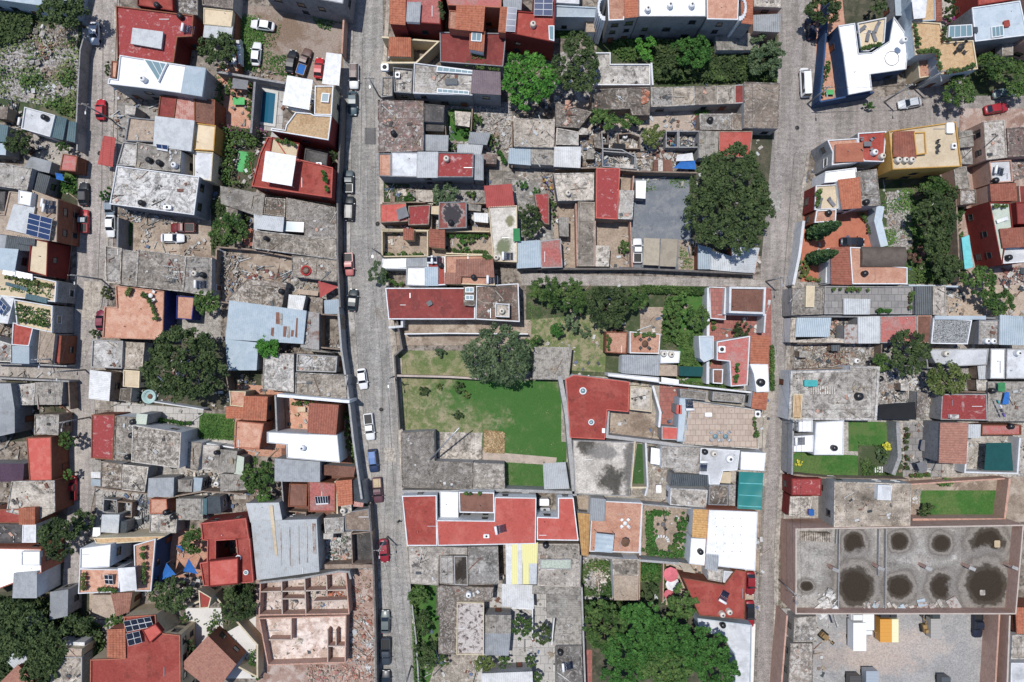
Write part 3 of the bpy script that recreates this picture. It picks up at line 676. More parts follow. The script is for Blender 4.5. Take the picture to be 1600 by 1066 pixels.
def pots(label, pts, z=0, n=6, lf='m', r=.42):
    OR = 'first second third fourth fifth sixth seventh eighth ninth tenth eleventh twelfth thirteenth fourteenth fifteenth sixteenth seventeenth eighteenth'.split()
    pa = [tuple(map(float, t.split(','))) for t in pts.split()]; dx, dy = pa[-1][0]-pa[0][0], pa[-1][1]-pa[0][1]
    end = ('left' if dx > 0 else 'right') if abs(dx) > abs(dy) else ('top' if dy > 0 else 'bottom'); ph = label.replace('potted plants ', '')
    q = raw(pts, z+.6); seg = [(Vector(q[i]), Vector(q[i+1])) for i in range(len(q)-1)]; T = sum((b-a).length for a, b in seg); 
    for i in range(n):
        s = T*(i+.5+R.uniform(-.3, .3))/n
        for a, b in seg:
            L = (b-a).length
            if s <= L: c = a.lerp(b, s/L); break
            s -= L
        else: c = seg[-1][1]
        key = 'pot'+lf+str(i % 3)
        o = empty('potted_plant', (c.x+R.uniform(-.15, .15), c.y+R.uniform(-.15, .15), z), '%s potted plant from the %s %s' % (OR[i], end, ph), 'potted plant', label, R.uniform(0, 6)); sc = R.uniform(.75, 1.35)*r/.42; o.scale = (sc, sc, sc)
        if key not in PROTO:
            b = MB(); b.lathe((0, 0, 0), [(.14, 0), (.22, .34), (.24, .36), (.24, .4)], 12); p1 = local('pot', b, M('terracotta_pot'), o)
            p2 = crown(o, .62, .36, .36, .34, LEAF[lf], .13, name='foliage'); PROTO[key] = [p1, p2]
        else:
            for t in PROTO[key]: c2 = t.copy(); C.objects.link(c2); c2.parent = o
def boxy(name, label, px, py, z, dims, mat, ang=0, cat=None, top=None, lid=None):
    """small box-like fittings with bevelled body and a distinct top"""
    x, y = w(px, py, z+dims[2]); o = empty(name, (x, y, z), label, cat or name.replace('_', ' '), None, math.radians(ang)); a, b_, h = dims; b = MB()
    c = min(a, b_)*.12; oc = [(-a/2+c, -b_/2), (a/2-c, -b_/2), (a/2, -b_/2+c), (a/2, b_/2-c), (a/2-c, b_/2), (-a/2+c, b_/2), (-a/2, b_/2-c), (-a/2, -b_/2+c)]
    b.prism(oc, 0, h); local('body', b, M(mat), o)
    b = MB(); b.prism(offset(oc, .03), h, h+.05); local('cover', b, M(lid or mat), o)
    if top: b = MB(); b.lathe((0, 0, h+.05), [(min(a, b_)*.33, 0), (min(a, b_)*.33, .04)], 14); local('fan_grille', b, M(top), o)
    return o
def laundry(label, a, b, z0=0, n=6, cols=('white','blue','red','violet','teal','grey','yellow')):
    A = Vector(w(*a, z0+1.9)); B = Vector(w(*b, z0+1.9)); o = empty('washing_line', (A.x, A.y, z0), label, 'washing line'); z = 1.9; D = B-A; rz = math.atan2(D.y, D.x)
    m = MB(); m.tube((0, 0, z), (D.x, D.y, z), .012, None, 4); local('line', m, M('steel'), o)
    for q in (Vector((0, 0)), D): m = MB(); m.tube((q.x, q.y, 0), (q.x, q.y, z), .03); local('post', m, M('steel'), o)
    for i in range(n):
        t = (i+.5)/n; m = MB(); m.box((D.x*t, D.y*t, z-.38), (D.length/n*.7, .2, .7), rz, 0, 0, R.uniform(-.3, .3)); local('garment', m, M('fab_'+R.choice(cols)), o)
def skylight(root_label, quad, z, nx=4): 
    q = raw(quad, z); p = q if area(q) > 0 else q[::-1]; o = empty('skylight', (p[0][0], p[0][1], z-.5), root_label, 'skylight')
    b = MB(); b.prism(offset(p, -.1), z-.5, z-.02); b.build('glass', M('glass_teal'), o)
    b = MB(); b.ring(offset(p, .01), offset(p, -.13), z-.5, z)
    A = [Vector(a) for a in q]
    for i in range(1, nx):
        u = i/nx; s, t = A[0].lerp(A[1], u), A[3].lerp(A[2], u); m = (s+t)/2; d = t-s; b.box((m.x, m.y, z-.01), (d.length, .08, .05), math.atan2(d.y, d.x))
    b.build('frame', M('frame_white'), o); return o

# ---------------------------------------------------------------- vehicles
def paint(c):
    n = 'paint_%d_%d_%d' % c
    if n not in MC:
        t = NT(n, .42, .0, .4); t.b.inputs['Base Color'].default_value = lin(c); t.b.inputs['Coat Weight'].default_value = .12; t.b.inputs['Coat Roughness'].default_value = .2; MC[n] = t.m
    return MC[n]
def car(label, px, py, ang, col, kind='sedan', L=4.3, W_=1.75, z=0, roof=None, cargo=None, group=None, hgt=1.0):
    """ang: degrees, direction of the nose (0 = image right, 90 = image up)"""
    nm = {'sedan': 'parked_car', 'suv': 'parked_car', 'pickup': 'pickup_truck', 'van': 'van'}[kind]; ct = {'parked_car': 'car', 'pickup_truck': 'pickup truck', 'van': 'van'}[nm]
    x, y = w(px, py, z+.8); o = empty(nm, (x, y, z), label, ct, group, math.radians(ang)); pm = paint(col); rm = paint(roof) if roof else pm
    hb = {'sedan': .92, 'suv': 1.05, 'pickup': 1.0, 'van': 1.1}[kind]*hgt; ht = {'sedan': 1.42, 'suv': 1.68, 'pickup': 1.65, 'van': 2.1}[kind]*hgt
    st = {'sedan': [(.5,.45,.55,.62),(.485,.3,.74,.66),(.44,.22,.86,.72),(.33,.2,.95,.86),(.2,.2,1,1),(0,.2,1,1.02),(-.2,.2,1,1.02),(-.38,.2,.98,1.0),(-.455,.25,.88,.95),(-.49,.32,.78,.82),(-.5,.45,.62,.66)]}.get(kind)
    if st is None: st = [(.5,.45,.7,.72),(.485,.3,.86,.78),(.44,.22,.94,.86),(.33,.2,1,.94),(.2,.2,1,1),(0,.2,1,1),(-.2,.2,1,1),(-.38,.2,1,1),(-.46,.25,.97,.98),(-.49,.3,.93,.94),(-.5,.45,.86,.8)]
    b = MB(); vs = []; hw = W_/2; m = 10
    for sx, zb, fw, fz in st:
        X = sx*L; zt = hb*fz; a = hw*fw
        for yy, zz in ((-a*.86, zb), (-a, zb+.18), (-a, zt*.72), (-a*.93, zt*.92), (-a*.72, zt), (a*.72, zt), (a*.93, zt*.92), (a, zt*.72), (a, zb+.18), (a*.86, zb)): vs.append((X, yy, zz))
    f = [(k*m+i, (k+1)*m+i, (k+1)*m+(i+1) % m, k*m+(i+1) % m) for k in range(len(st)-1) for i in range(m)]
    f += [tuple(range(m)), tuple(range((len(st)-1)*m, len(st)*m))[::-1]]; b.add(vs, f, 0, True); local('body', b, pm, o)
    c0, c1, r0, r1 = {'sedan': (.21, -.4, .07, -.27), 'suv': (.22, -.47, .11, -.41), 'pickup': (.24, -.1, .13, -.06), 'van': (.42, -.485, .3, -.46)}[kind]
    c0 *= L; c1 *= L; r0 *= L; r1 *= L; a, a2 = hw*.9, hw*.72; zb = hb*.96
    b = MB(); v = [(c0, -a, zb), (c0, a, zb), (c1, a, zb), (c1, -a, zb), (r0, -a2, ht), (r0, a2, ht), (r1, a2, ht), (r1, -a2, ht)]
    xm = (r0+r1)/2; v += [(xm, -a2*1.04, ht+.03), (xm, a2*1.04, ht+.03)]
    b.add(v, [(0, 1, 5, 4), (2, 3, 7, 6), (1, 2, 6, 9, 5), (3, 0, 4, 8, 7), (4, 5, 9, 8), (8, 9, 6, 7)]); local('cabin', b, rm, o)
    def glass(n, q, k=.06):
        q = [Vector(t) for t in q]; c = sum(q, Vector())/4; nn = (q[1]-q[0]).cross(q[3]-q[0]).normalized()
        if nn.z < 0: nn = -nn
        if nn.z < .05 and nn.dot(c) < 0: nn = -nn
        g = MB(); u = [c+(t-c)*(1-k*1.6)+nn*.012 for t in q]; dn = [t-nn*.01 for t in u]; g.add(u+dn, [(0,1,2,3), (7,6,5,4), (0,4,5,1), (1,5,6,2), (2,6,7,3), (3,7,4,0)]); local(n, g, M('glass_dark'), o)
    glass('windshield', (v[0], v[1], v[5], v[4])); glass('rear_window', (v[2], v[3], v[7], v[6])); 
    for s in (1, -1):
        q = [Vector((c0, s*a, zb)), Vector((c1, s*a, zb)), Vector((r1, s*a2, ht)), Vector((r0, s*a2, ht))]; c = sum(q, Vector())/4; g = MB(); nn = Vector((0, s*.9, .35)).normalized()*.015
        u = [c+(t-c)*.82+nn for t in q]; g.add(u+[t-nn*.5 for t in u], [(0,1,2,3), (7,6,5,4), (0,4,5,1), (1,5,6,2), (2,6,7,3), (3,7,4,0)]); local('side_window', g, M('glass_dark'), o)
        g = MB(); g.box((c0-.12, s*(hw+.08), hb), (.14, .2, .14)); local('mirror', g, pm, o)
        g = MB(); g.box((L*.478, s*hw*.55, hb*.63), (.12, .34, .14)); local('headlight', g, M('lamp_glass'), o)
        g = MB(); g.box((-L*.49, s*hw*.62, hb*.75), (.1, .26, .16)); local('tail_light', g, M('tail_glass'), o)
        for sx in (.31, -.31):
            g = MB(); g.lathe((sx*L, 0, .33), [(.2, s*hw-.1*s-.11), (.33, s*hw-.1*s-.09), (.33, s*hw-.1*s+.09), (.2, s*hw-.1*s+.11)], 14, 0, 'x', math.pi/2)
            g.v = [(sx*L+(t[1]), t[0]-sx*L, t[2]) if False else t for t in g.v]
            # lathe about the y axis
            g.v = [(sx*L+math.cos(k2*2*math.pi/14)*pr, yv, .33+math.sin(k2*2*math.pi/14)*pr) for pr, yv in ((.2, s*(hw-.2)), (.33, s*(hw-.18)), (.33, s*(hw-.01)), (.2, s*(hw+.01))) for k2 in range(14)]
            local('wheel', g, M('tyre'), o)
    if kind == 'pickup':
        g = MB(); x0, x1 = -.47*L, c1-.05; cx = (x0+x1)/2; l = x1-x0
        for s in (1, -1): g.box((cx, s*hw*.86, hb+.06), (l, .12, .16))
        g.box((x0, 0, hb+.06), (.1, hw*1.6, .16)); g.box((x1, 0, hb+.06), (.08, hw*1.6, .16)); local('bed_rail', g, pm, o)
        g = MB(); g.box((cx, 0, hb+.01), (l-.1, hw*1.6, .03)); local('bed_floor', g, M('fab_'+cargo) if cargo else M('black_paint'), o)
    if kind == 'suv':
        for s in (1, -1): g = MB(); g.tube((r0*.8, s*a2*.8, ht+.09), (r1*.95, s*a2*.8, ht+.09), .025, None, 5); local('roof_rail', g, M('steel'), o)
    return o
# ================================================================ THE SETTING
b = MB(); b.add([(-900,-900,0),(900,-900,0),(900,900,0),(-900,900,0)], [(0,1,2,3)]); tag(b.build('ground', GR['base']()), None, None, None, 'structure')
STR = cobble('cobbled_street', (174,171,166), (152,149,145), (184,178,170)); STL = cobble('cobbled_lane', (184,176,170), (162,154,148), (196,186,174)); STB = cobble('cobbled_square', (170,162,156), (150,142,137), (182,173,165))
b = None
fsheet('street', '538,-80 600,-80 598,120 592,300 606,480 626,620 640,780 645,900 656,1150 580,1150 588,900 568,720 545,560 535,300', STR, .10)
fsheet('lane', '132,-80 188,-80 184,150 182,300 176,400 168,480 148,560 150,760 132,850 128,950 96,950 106,800 104,600 118,480 124,240', STL, .102)
fsheet('street', '1222,-80 1282,-80 1285,60 1275,165 1262,235 1250,330 1240,430 1236,520 1228,620 1224,740 1216,860 1212,1150 1168,1150 1180,900 1186,760 1196,600 1190,500 1188,420 1205,240 1214,130', STB, .104)
fsheet('road', '1250,150 1380,152 1500,120 1700,90 1700,205 1500,200 1340,218 1262,240', STB, .107)
fsheet('alley', '-80,566 112,566 114,596 -80,594', STL, .111)
fsheet('alley', '815,426 1200,438 1200,448 815,446', STL, .113)
def kerb(poly, mat='conc', h=.24):
    p = P(poly, h); b = MB(); b.prism(p, 0, h); tag(b.build('pavement', GR[mat]() if mat in GR else M(mat), None, (p[0][0], p[0][1], 0)), None, None, None, 'structure')
kerb('545,20 552,20 549,250 547,400 554,500 562,600 578,720 586,820 596,900 598,1120 588,1120 586,900 574,800 545,560 540,300'.replace('545,20','543,20'), 'conc')
kerb('606,-40 612,-40 598,200 600,330 609,450 622,560 628,560 628,640 634,770 644,880 650,960 660,1120 652,1120 643,960 637,880 628,770 620,640 613,560 602,450 593,330 592,200', 'conc')
kerb('1262,235 1266,235 1254,330 1243,440 1238,520 1229,620 1225,740 1217,860 1214,1120 1207,1120 1210,860 1218,740 1222,620 1231,520 1236,440 1247,330', 'conc')
kerb('1192,760 1196,760 1190,900 1180,1120 1176,1120 1186,900', 'conc')
kerb('1268,163 1284,60 1288,60 1272,165', 'conc')
kerb('180,-40 184,-40 178,160 174,300 167,420 158,480 154,480 163,420 170,300 174,160', 'conc')
cover('grass verge strip along the right-hand street', '1226,560 1233,560 1222,860 1214,1066 1206,1066 1214,860', 's', 9, .12, .1)
cover('weeds along the foot of the wall on the upper right street', '1250,240 1258,240 1244,400 1236,400', 's', 10, .12, .1)

# plots of open ground
for poly, g in (
 ('-60,10 140,20 138,195 -60,190','weed'), ('-20,50 122,36 122,140 70,165 -20,150','rub'),
 ('50,200 125,205 125,270 60,268','conc'), ('0,290 128,262 128,330 0,330','dark'), ('92,268 122,272 120,305 92,302','lawn'),
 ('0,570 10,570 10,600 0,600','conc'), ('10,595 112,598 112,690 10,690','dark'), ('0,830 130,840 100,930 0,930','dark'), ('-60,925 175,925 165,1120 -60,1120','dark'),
 ('180,160 345,170 340,280 178,270','conc'), ('300,-40 380,-40 372,110 300,110','conc'),
 ('368,10 545,10 545,135 368,130','park'), ('340,100 405,115 400,205 338,200','fl'), ('400,128 445,135 440,215 398,212','fw'),
 ('330,195 425,205 400,300 330,296','dark'), ('372,236 390,238 388,270 370,268','fab_lime'), ('184,330 345,345 338,408 184,398','dirt'), ('184,345 208,348 205,385 184,385','lawn'),
 ('330,280 400,290 345,400 330,400','dark'), ('338,385 530,395 535,500 338,480','dirt'), ('440,430 530,435 530,495 440,480','rub'), ('272,460 345,470 345,530 272,525','conc'),
 ('140,530 235,532 235,640 140,640','conc'), ('215,535 358,535 358,640 215,640','dark'), ('178,628 318,640 318,668 178,665','fw'), ('312,645 370,648 366,690 310,688','lawn'),
 ('280,680 380,690 385,780 280,775','conc'), ('352,578 408,580 408,612 352,610','dark'), ('150,720 280,725 280,850 150,850','conc'), ('240,820 330,830 330,900 245,905','or'),
 ('140,925 185,925 180,970 140,965','tn'), ('70,960 175,970 165,1040 70,1030','conc'), ('290,950 410,950 405,1060 300,1060','white'), ('340,900 405,910 405,960 350,990','dark'),
 ('370,600 450,605 445,715 365,710','or'), ('430,620 545,625 545,700 430,690','fl'), ('495,540 550,540 560,640 500,630','conc'), ('440,700 565,715 585,830 440,820','br'),
 ('400,900 585,880 590,1120 400,1120','pink'), ('495,820 582,825 582,890 500,890','rub'), ('535,620 556,620 576,790 560,790','dark'),
 ('596,90 650,100 650,155 594,155','conc'), ('655,155 800,160 800,245 655,240','rub'), ('700,170 740,172 735,222 700,220','lawn'), ('598,280 765,280 765,320 598,318','weed'), ('640,280 770,290 770,420 640,420','conc'), ('598,355 775,355 775,405 598,405','tn'),
 ('760,240 870,240 870,300 760,300','conc'), ('800,280 880,290 880,420 800,415','conc'), ('865,80 945,90 935,240 865,240','rub'), ('870,20 940,20 940,60 870,60','lawn'),
 ('932,45 1215,55 1215,150 932,140','weed'), ('880,160 1165,165 1165,212 880,212','sand'), ('866,205 1095,205 1090,270 866,268','rub'), ('1090,200 1215,205 1210,240 1090,240','dark'),
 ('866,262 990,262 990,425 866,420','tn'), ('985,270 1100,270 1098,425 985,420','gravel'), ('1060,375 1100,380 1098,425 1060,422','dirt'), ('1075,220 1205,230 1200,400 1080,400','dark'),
 ('822,444 1110,448 1108,600 822,580','weed'), ('822,500 950,490 945,582 822,575','dry'), ('1000,480 1045,480 1045,525 1000,522','tn'), ('1060,450 1110,450 1105,600 1060,595','lawn'), ('1108,448 1205,450 1205,620 1108,610','fp'),
 ('620,500 830,500 830,540 620,540','dirt'), ('620,548 740,548 740,592 620,592','dry'), ('625,592 882,595 890,765 790,770 785,700 625,690','mead'), ('755,705 870,715 868,727 755,720','k_dry'),
 ('877,585 1210,605 1195,700 877,690','conc'), ('945,640 1030,645 1030,690 945,688','dirt'), ('1030,600 1075,605 1070,700 1030,695','fp'), ('885,690 1200,700 1195,800 885,790','conc'),
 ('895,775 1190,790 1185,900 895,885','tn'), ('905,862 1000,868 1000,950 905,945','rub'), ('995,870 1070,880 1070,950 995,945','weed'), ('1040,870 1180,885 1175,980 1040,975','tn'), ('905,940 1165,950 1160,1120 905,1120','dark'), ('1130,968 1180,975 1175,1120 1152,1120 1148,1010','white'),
 ('640,910 690,912 690,1120 650,1120','lawn'), ('685,1020 760,1022 760,1120 655,1120','conc'), ('745,910 915,915 915,1120 745,1120','fw'), ('882,1015 925,1015 925,1080 905,1080','fp'),
 ('1270,-60 1340,-60 1300,165 1275,160','or'), ('1310,-60 1400,-60 1395,40 1320,45','dark'), ('1395,-60 1640,-60 1640,60 1440,60','conc'), ('1500,70 1700,50 1700,150 1510,150','weed'),
 ('1255,325 1365,325 1365,450 1250,448','ov'), ('1370,280 1510,275 1500,450 1365,450','weed'), ('1385,300 1425,300 1425,390 1385,390','rub'), ('1500,170 1700,170 1700,500 1480,500','pink'), ('1478,445 1600,445 1600,495 1478,495','tn'),
 ('1236,440 1480,445 1480,500 1236,498','c2'), ('1240,495 1700,495 1700,580 1240,580','conc'), ('1240,536 1380,536 1380,576 1240,578','rub'), ('1370,560 1700,560 1700,665 1370,665','rub'),
 ('1230,655 1700,660 1700,750 1228,750','conc'), ('1325,658 1405,660 1405,705 1325,705','lawn'), ('1238,705 1345,712 1345,745 1238,742','lawn'), ('1340,695 1410,700 1410,745 1340,745','weed'), ('1410,660 1475,660 1470,748 1410,748','fg'),
 ('1410,745 1600,745 1600,815 1410,812','dirt'), ('1437,766 1572,766 1572,812 1437,812','lawn'), ('1228,745 1310,748 1310,820 1222,820','conc'),
 ('1212,950 1560,958 1560,1120 1210,1120','grav2'), ('1300,1000 1460,1000 1430,1050 1290,1050','sand2'), ('1545,955 1700,955 1700,1120 1545,1120','Wk'), ('1575,1005 1700,1005 1700,1120 1580,1120','dark')):
    if g == 'k_dry': g = 'sand'
    if g == 'sand2': continue
    yard(poly, g)
def blob(cx, cy, rx, ry, z, mat, name, amp=.12, kind='structure', seed=0, n=44, label=None, sq=0):
    rr = random.Random(seed); ph = [rr.uniform(0, 6.28) for _ in range(4)]; X, Y = w(cx, cy, z); k = S*(CH-z)/CH; vs = []
    for i in range(n):
        t = 2*math.pi*i/n; f = 1+amp*(math.sin(2*t+ph[0])*.5+math.sin(3*t+ph[1])*.5+math.sin(7*t+ph[2])*.3+math.sin(13*t+ph[3])*.2)
        c, s = math.cos(t), math.sin(t)
        if sq: q = (abs(c)**4+abs(s)**4)**-.25; c *= q*.95; s *= q*.95
        vs.append((X+c*rx*k*f, Y+s*ry*k*f, z))
    b = MB(); b.add(vs, [tuple(range(n))]); return tag(b.build(name, mat, None, (X, Y, z)), label, None, None, kind)
# ================================================================ BLOCK A: west of the left lane
H('grey-blue tin roofed warehouse beyond the weedy lot at the top left corner', (5,0,'mb','Wl','-40,-60 118,-50 104,14 -40,-6'))
wallrun('grey rendered wall between the rubbish lot and the left lane', '130,60 125,78 121,150 119,197', 3, 'Wg')
H('white roofed house with a boxed black tank beside the weedy lot', (4,.25,'wg','Ww','38,167 86,180 78,214 33,201'), (3.6,0,'mt','Wd','86,181 104,186 98,218 79,213'), (3.4,0,'mt','Wd','108,190 119,192 117,222 104,219'))
H('narrow teal sheet roofed house at the left edge above the courtyard tree', (4,0,'mt','Wd','-30,190 12,197 9,222 -30,218'),(3.6,0,'mb','Wg','-30,222 9,225 8,242 -30,240'))
shed('bluish sheet shed over the grey courtyard at left', 3, 'mg', '49,245 80,253 76,270 38,262')
H('small house with a pink worn roof beside the left lane', (3.4,.15,'pk','Wn','98,240 121,244 118,268 93,266'))
H('pale stained concrete flat roof at the left edge with moss', (4.5,.2,'cw','Wg','-40,248 50,263 42,298 -40,285'), (3.2,0,'mk','Wd','51,268 78,276 70,304 45,298'))
H('brown fronted two-storey house with a big solar panel array', (6.6,.25,'tn','Wn','14,299 52,303 50,297 90,312 88,378 -40,360 -30,335 6,335'), (6.9,0,'ml','Wc','22,320 54,324 46,366 10,358',dict(z0=6.2,name='roof_shelter')), (7.6,.1,'w','Ww','29,297 50,301 47,322 28,318',dict(z0=6.2,name='tank_room')))
H('grey sheet roofed house with a maroon front beside the lane', (6.4,.2,'cm','Wr','48,372 75,378 73,432 44,424'), (6.2,0,'mg','Wg','-30,358 12,364 8,390 -30,385'),(6.2,0,'mk','Wg','12,364 54,374 50,392 8,390'),(6.4,0,'mb','Wg','-30,386 28,390 22,424 -30,415'))
H('white planted roof garden terrace above the shadowed lane wall', (6,.5,'cm','Wg','-40,412 88,440 86,472 -40,458',dict(cap='Ww')), (6.2,.45,'cm','Wg','22,468 82,478 81,520 26,508',dict(cap='Ww')))
H('white roof carrying dark solar panels at the left edge', (6.2,.2,'wg','Ww','-40,455 22,466 12,506 -40,500'))
H('red roofed house with two solar heaters north of the alley', (5.6,.2,'r','Ww','20,504 52,511 45,541 18,539'), (5.2,0,'mb','Ww','18,541 45,541 45,568 17,567'), (5.4,.15,'cw','Wg','-40,520 17,538 17,566 -40,564'), (5.4,.1,'tn','Wg','62,516 86,522 81,568 58,566'), (4.6,.15,'r','Wn','90,524 96,525 93,569 86,568'))
H('long blue-grey sheet roofed hall south of the alley', (5,0,'mg','Wd','-50,600 16,600 22,640 -40,650'), (5,0,'mg','Wd','-40,650 22,640 22,676 -40,690'))
H('low concrete and fibre sheet roofed house at the alley corner', (3.4,.1,'c1','Wg','17,602 55,599 53,633 22,633'), (3.3,0,'my','Wg','55,598 98,598 95,632 53,632'))
H('small square whitish roofed house below the alley corner', (4.2,.15,'cw','Wm','54,648 92,648 91,680 53,679'))
H('house with a plain bright orange-red roof beside the lane', (5,.1,'rs','Wn','41,684 80,683 81,751 46,752'))
shed('violet sheet roofed shed at the left edge', 4.6, 'mv', '-30,725 37,725 35,752 -30,753')
H('whitish patchy concrete roof beside the parked red pickup', (5.4,.15,'cw','Wn','18,752 85,751 86,800 60,812 10,800'))
H('brown fronted house with an orange tiled roof room', (5.4,.2,'r','Wn','-40,796 60,796 58,818 -40,817'), (6.6,0,'t1','Wo','30,795 54,794 54,819 31,819',dict(z0=5)), (5.2,.2,'cd','Wg','-40,819 35,819 34,849 -40,849'), (5.2,.1,'wg','Ww','35,820 56,819 56,848 34,848'))
H('white modern house with an orange front below the lane trees', (6.2,.35,'w','Wo','-40,856 64,858 65,895 -40,935'), (6.6,.2,'w','Ww','33,862 62,862 62,884 33,884',dict(z0=5.8,name='roof_room')), (6.5,0,'mg','Ww','22,896 57,893 57,934 20,934'))
H('long narrow grey roofed building near the leafy bottom left corner', (4.2,.15,'mg','Wg','79,926 106,922 105,962 78,968'))
shed('crumpled grey sheet lean-to under the bottom left trees', 3, 'mg', '38,966 58,960 66,990 52,1000')
shed('small light sheet shed among the bottom left trees', 3, 'ml', '8,1030 28,1016 44,1030 24,1046')
shed('orange tiled roof at the bottom left corner', 4, 't3', '2,1066 28,1040 52,1066 30,1090', 'Wo')
# ================================================================ BLOCK B: between the lane and the middle street
H('large worn red coated flat roof at the top of the left lane', (5.5,.3,'rp','Wr','181,9 302,24 300,57 277,58 271,98 183,90',dict(cap='Wn')), (6,0,'ml','Wg','208,44 254,50 251,76 205,68',dict(z0=5)))
H('red roofed house with a white patio cut off by the top edge', (5.6,.3,'r','Wr','215,-40 268,-40 270,17 214,8'),(5.2,.2,'wg','Wg','250,-40 262,-40 263,14 249,12',dict(z0=5.2)))
H('brown stained house with slatted roof at the top edge', (4.2,.2,'cb','Wd','272,-40 310,-40 309,24 276,20'))
H('cream and grey roofed house between the top edge and a dark tree', (4.4,.2,'cb','Wg','314,-40 366,-40 364,14 316,8'), (4,.15,'cm','Wc','318,12 364,17 361,42 318,38'), (3.8,0,'ml','Wg','320,40 363,42 360,62 318,58'))
H('white modernist house with triangular glass over its roof', (7,.25,'w','Wg','187,86 320,107 314,150 238,139 168,131 170,122 183,124',dict(cap='Ww')), (7.2,0,'mb','Ww','290,103 321,107 315,150 283,145',dict(z0=6.6)))
H('orange brick roof room behind the white modernist house front', (5.4,.2,'fl','Wn','174,95 184,96 181,122 173,121'))
H('rust-red roofed house with a striped sheet porch', (4.6,.2,'rd','Wn','250,149 276,151 272,184 246,182'), (4.4,0,'ms','Wn','276,151 303,152 302,190 272,186'), (4.8,.2,'br','Wn','303,153 336,156 335,196 303,190',))
H('grey ribbed sheet roofed house beside the yellow terrace', (6,0,'ml','Wg','243,182 303,189 298,236 240,228'))
H('pale concrete terraced house with rusty frames above the lane', (5.4,.35,'tn','Wd','201,183 243,187 240,222 195,220'), (4.8,.3,'cw','Wg','192,222 240,226 238,262 182,258'), (5.8,.2,'c1','Ww','213,222 283,236 281,269 211,262'))
shed('red ribbed lean-to roof over the lane pavement', 3, 'mr', '162,213 180,216 176,260 153,256', 'Wg', rib='v', open_=True)
H('cream and yellow stained roofed house right of the ribbed sheets', (5.2,.25,'cm','Wy','304,192 337,196 334,236 302,234'), (4.8,.2,'wg','Wc','302,236 333,238 330,283 302,278'))
H('big pale concrete flat roof with white rim above the dirt car yard', (6,.25,'cw','Wd','182,259 311,276 303,336 171,319',dict(cap='Ww')))
H('long low grey concrete building south of the dirt car yard', (4,.2,'c1','Ww','164,384 190,388 188,444 165,441'), (3.8,.1,'c1','Wg','190,390 216,393 212,448 188,445'), (4,.15,'c3','Wg','216,390 290,400 285,456 212,448'), (4.2,.2,'c2','Wg','290,400 331,403 330,463 285,456'))
H('indigo walled house with a terracotta brick roof terrace', (5,.3,'fl','Wi','180,446 256,455 254,531 160,528 163,479 182,480',dict(cap='or')))
H('orange and blue rendered side house beside a round tree', (3.4,.2,'or','Wi','276,462 304,464 300,500 275,498'))
H('bare pale concrete roof terrace south of the terracotta one', (3.6,.3,'cw','Wg','144,531 192,533 190,576 142,574'), (3,.1,'c2','Wg','193,534 226,536 222,578 191,576'))
H('white ribbed sheet roofed store beside the lane', (4,0,'mw','Wm','141,579 173,583 170,626 139,622',dict(rib='v')))
H('cluttered cream courtyard rooms behind the white ribbed store', (3,.2,'cm','Wc','193,578 218,580 217,606 192,604'), (2.8,.1,'c3','Wg','188,607 206,607 204,628 186,626'))
H('red and grey roofed house with white gable wall by the lane', (5,.15,'rp','Wn','143,648 179,648 176,719 142,716'), (5,.15,'c3','Ww','180,650 214,652 207,722 177,719'))
H('large dark concrete cubic house with pale side facade', (6.4,.12,'c3','Ww','207,664 283,676 280,732 205,722',dict(cap='cw')), (3.6,.1,'c2','Ww','292,690 316,692 309,736 290,732'))
H('brown and cracked white roofed row south of the dark cubic house', (4,.12,'cb','Ww','158,721 191,725 190,764 157,762'), (3.9,.1,'cw','Wg','192,726 232,730 226,769 190,765'))
shed('grey ribbed shed roof in the middle of the sheds row', 3.8, 'mg', '233,748 271,747 270,776 231,776')
shed('small beige sheet roofed shed next to the row of sheds', 3.4, 'my', '279,750 300,750 299,768 279,768')
H('flat roofed rooms of sheds and cages below the brown wall', (3.6,.2,'cw','Wg','234,804 277,804 275,833 233,832'), (3.4,0,'ml','Wg','160,805 186,805 184,833 158,831'), (3.2,0,'my','Wg','276,780 318,780 316,812 276,812'), (3.5,.15,'or','Wo','234,780 260,780 262,803 234,803'))
wallrun('long brown mud wall crossing above the small sheds', '146,762 232,772 262,778 316,768 380,772', 3.4, 'Wm')
H('white terraced house with a curved white sail roof', (7,.3,'w','Ww','125,857 173,851 171,886 124,889'), (6,.3,'fl','Ww','124,889 186,890 186,925 122,928'), (6,.3,'or','Wb','209,852 243,842 236,924 211,924',dict(cap='Ww')), (5.6,.2,'oc','Wc','146,841 258,838 243,845 172,850 150,849'))
H('curvy red coated house with round skylights beside the patio', (6,.3,'r','Wr','313,818 384,810 389,842 337,845 337,882 372,876 371,910 318,916 312,880 323,878 324,845 316,844',dict(cap='rs')), (6,.3,'r','Wr','368,842 390,842 396,910 372,912 372,876',dict(cap='rs')), (7,.2,'rs','Wr','325,877 372,872 372,913 326,917',dict(z0=5.5)))
H('enormous rusty ribbed tin roofed warehouse near the middle street', (5,0,'z5','Wg','385,787 435,786 440,812 392,816'), (5.1,0,'z5','Wg','393,815 494,812 498,893 402,906'))
H('red roofed villa with dark solar panels at the bottom', (6,.3,'r','Wc','194,964 243,961 244,975 255,990 281,993 283,1130 140,1130 141,1031 194,1029',dict(cap='Wo')), (6,0,'t1','Wo','168,985 195,984 196,1028 168,1026',dict(rib='v')), (6.6,.15,'rs','Wr','222,985 243,975 253,988 233,1006',dict(z0=5.6)))
shed('pink tiled lean-to beside the round gravel patio', 3.6, 't3', '174,928 206,927 201,955 182,962', 'Wc')
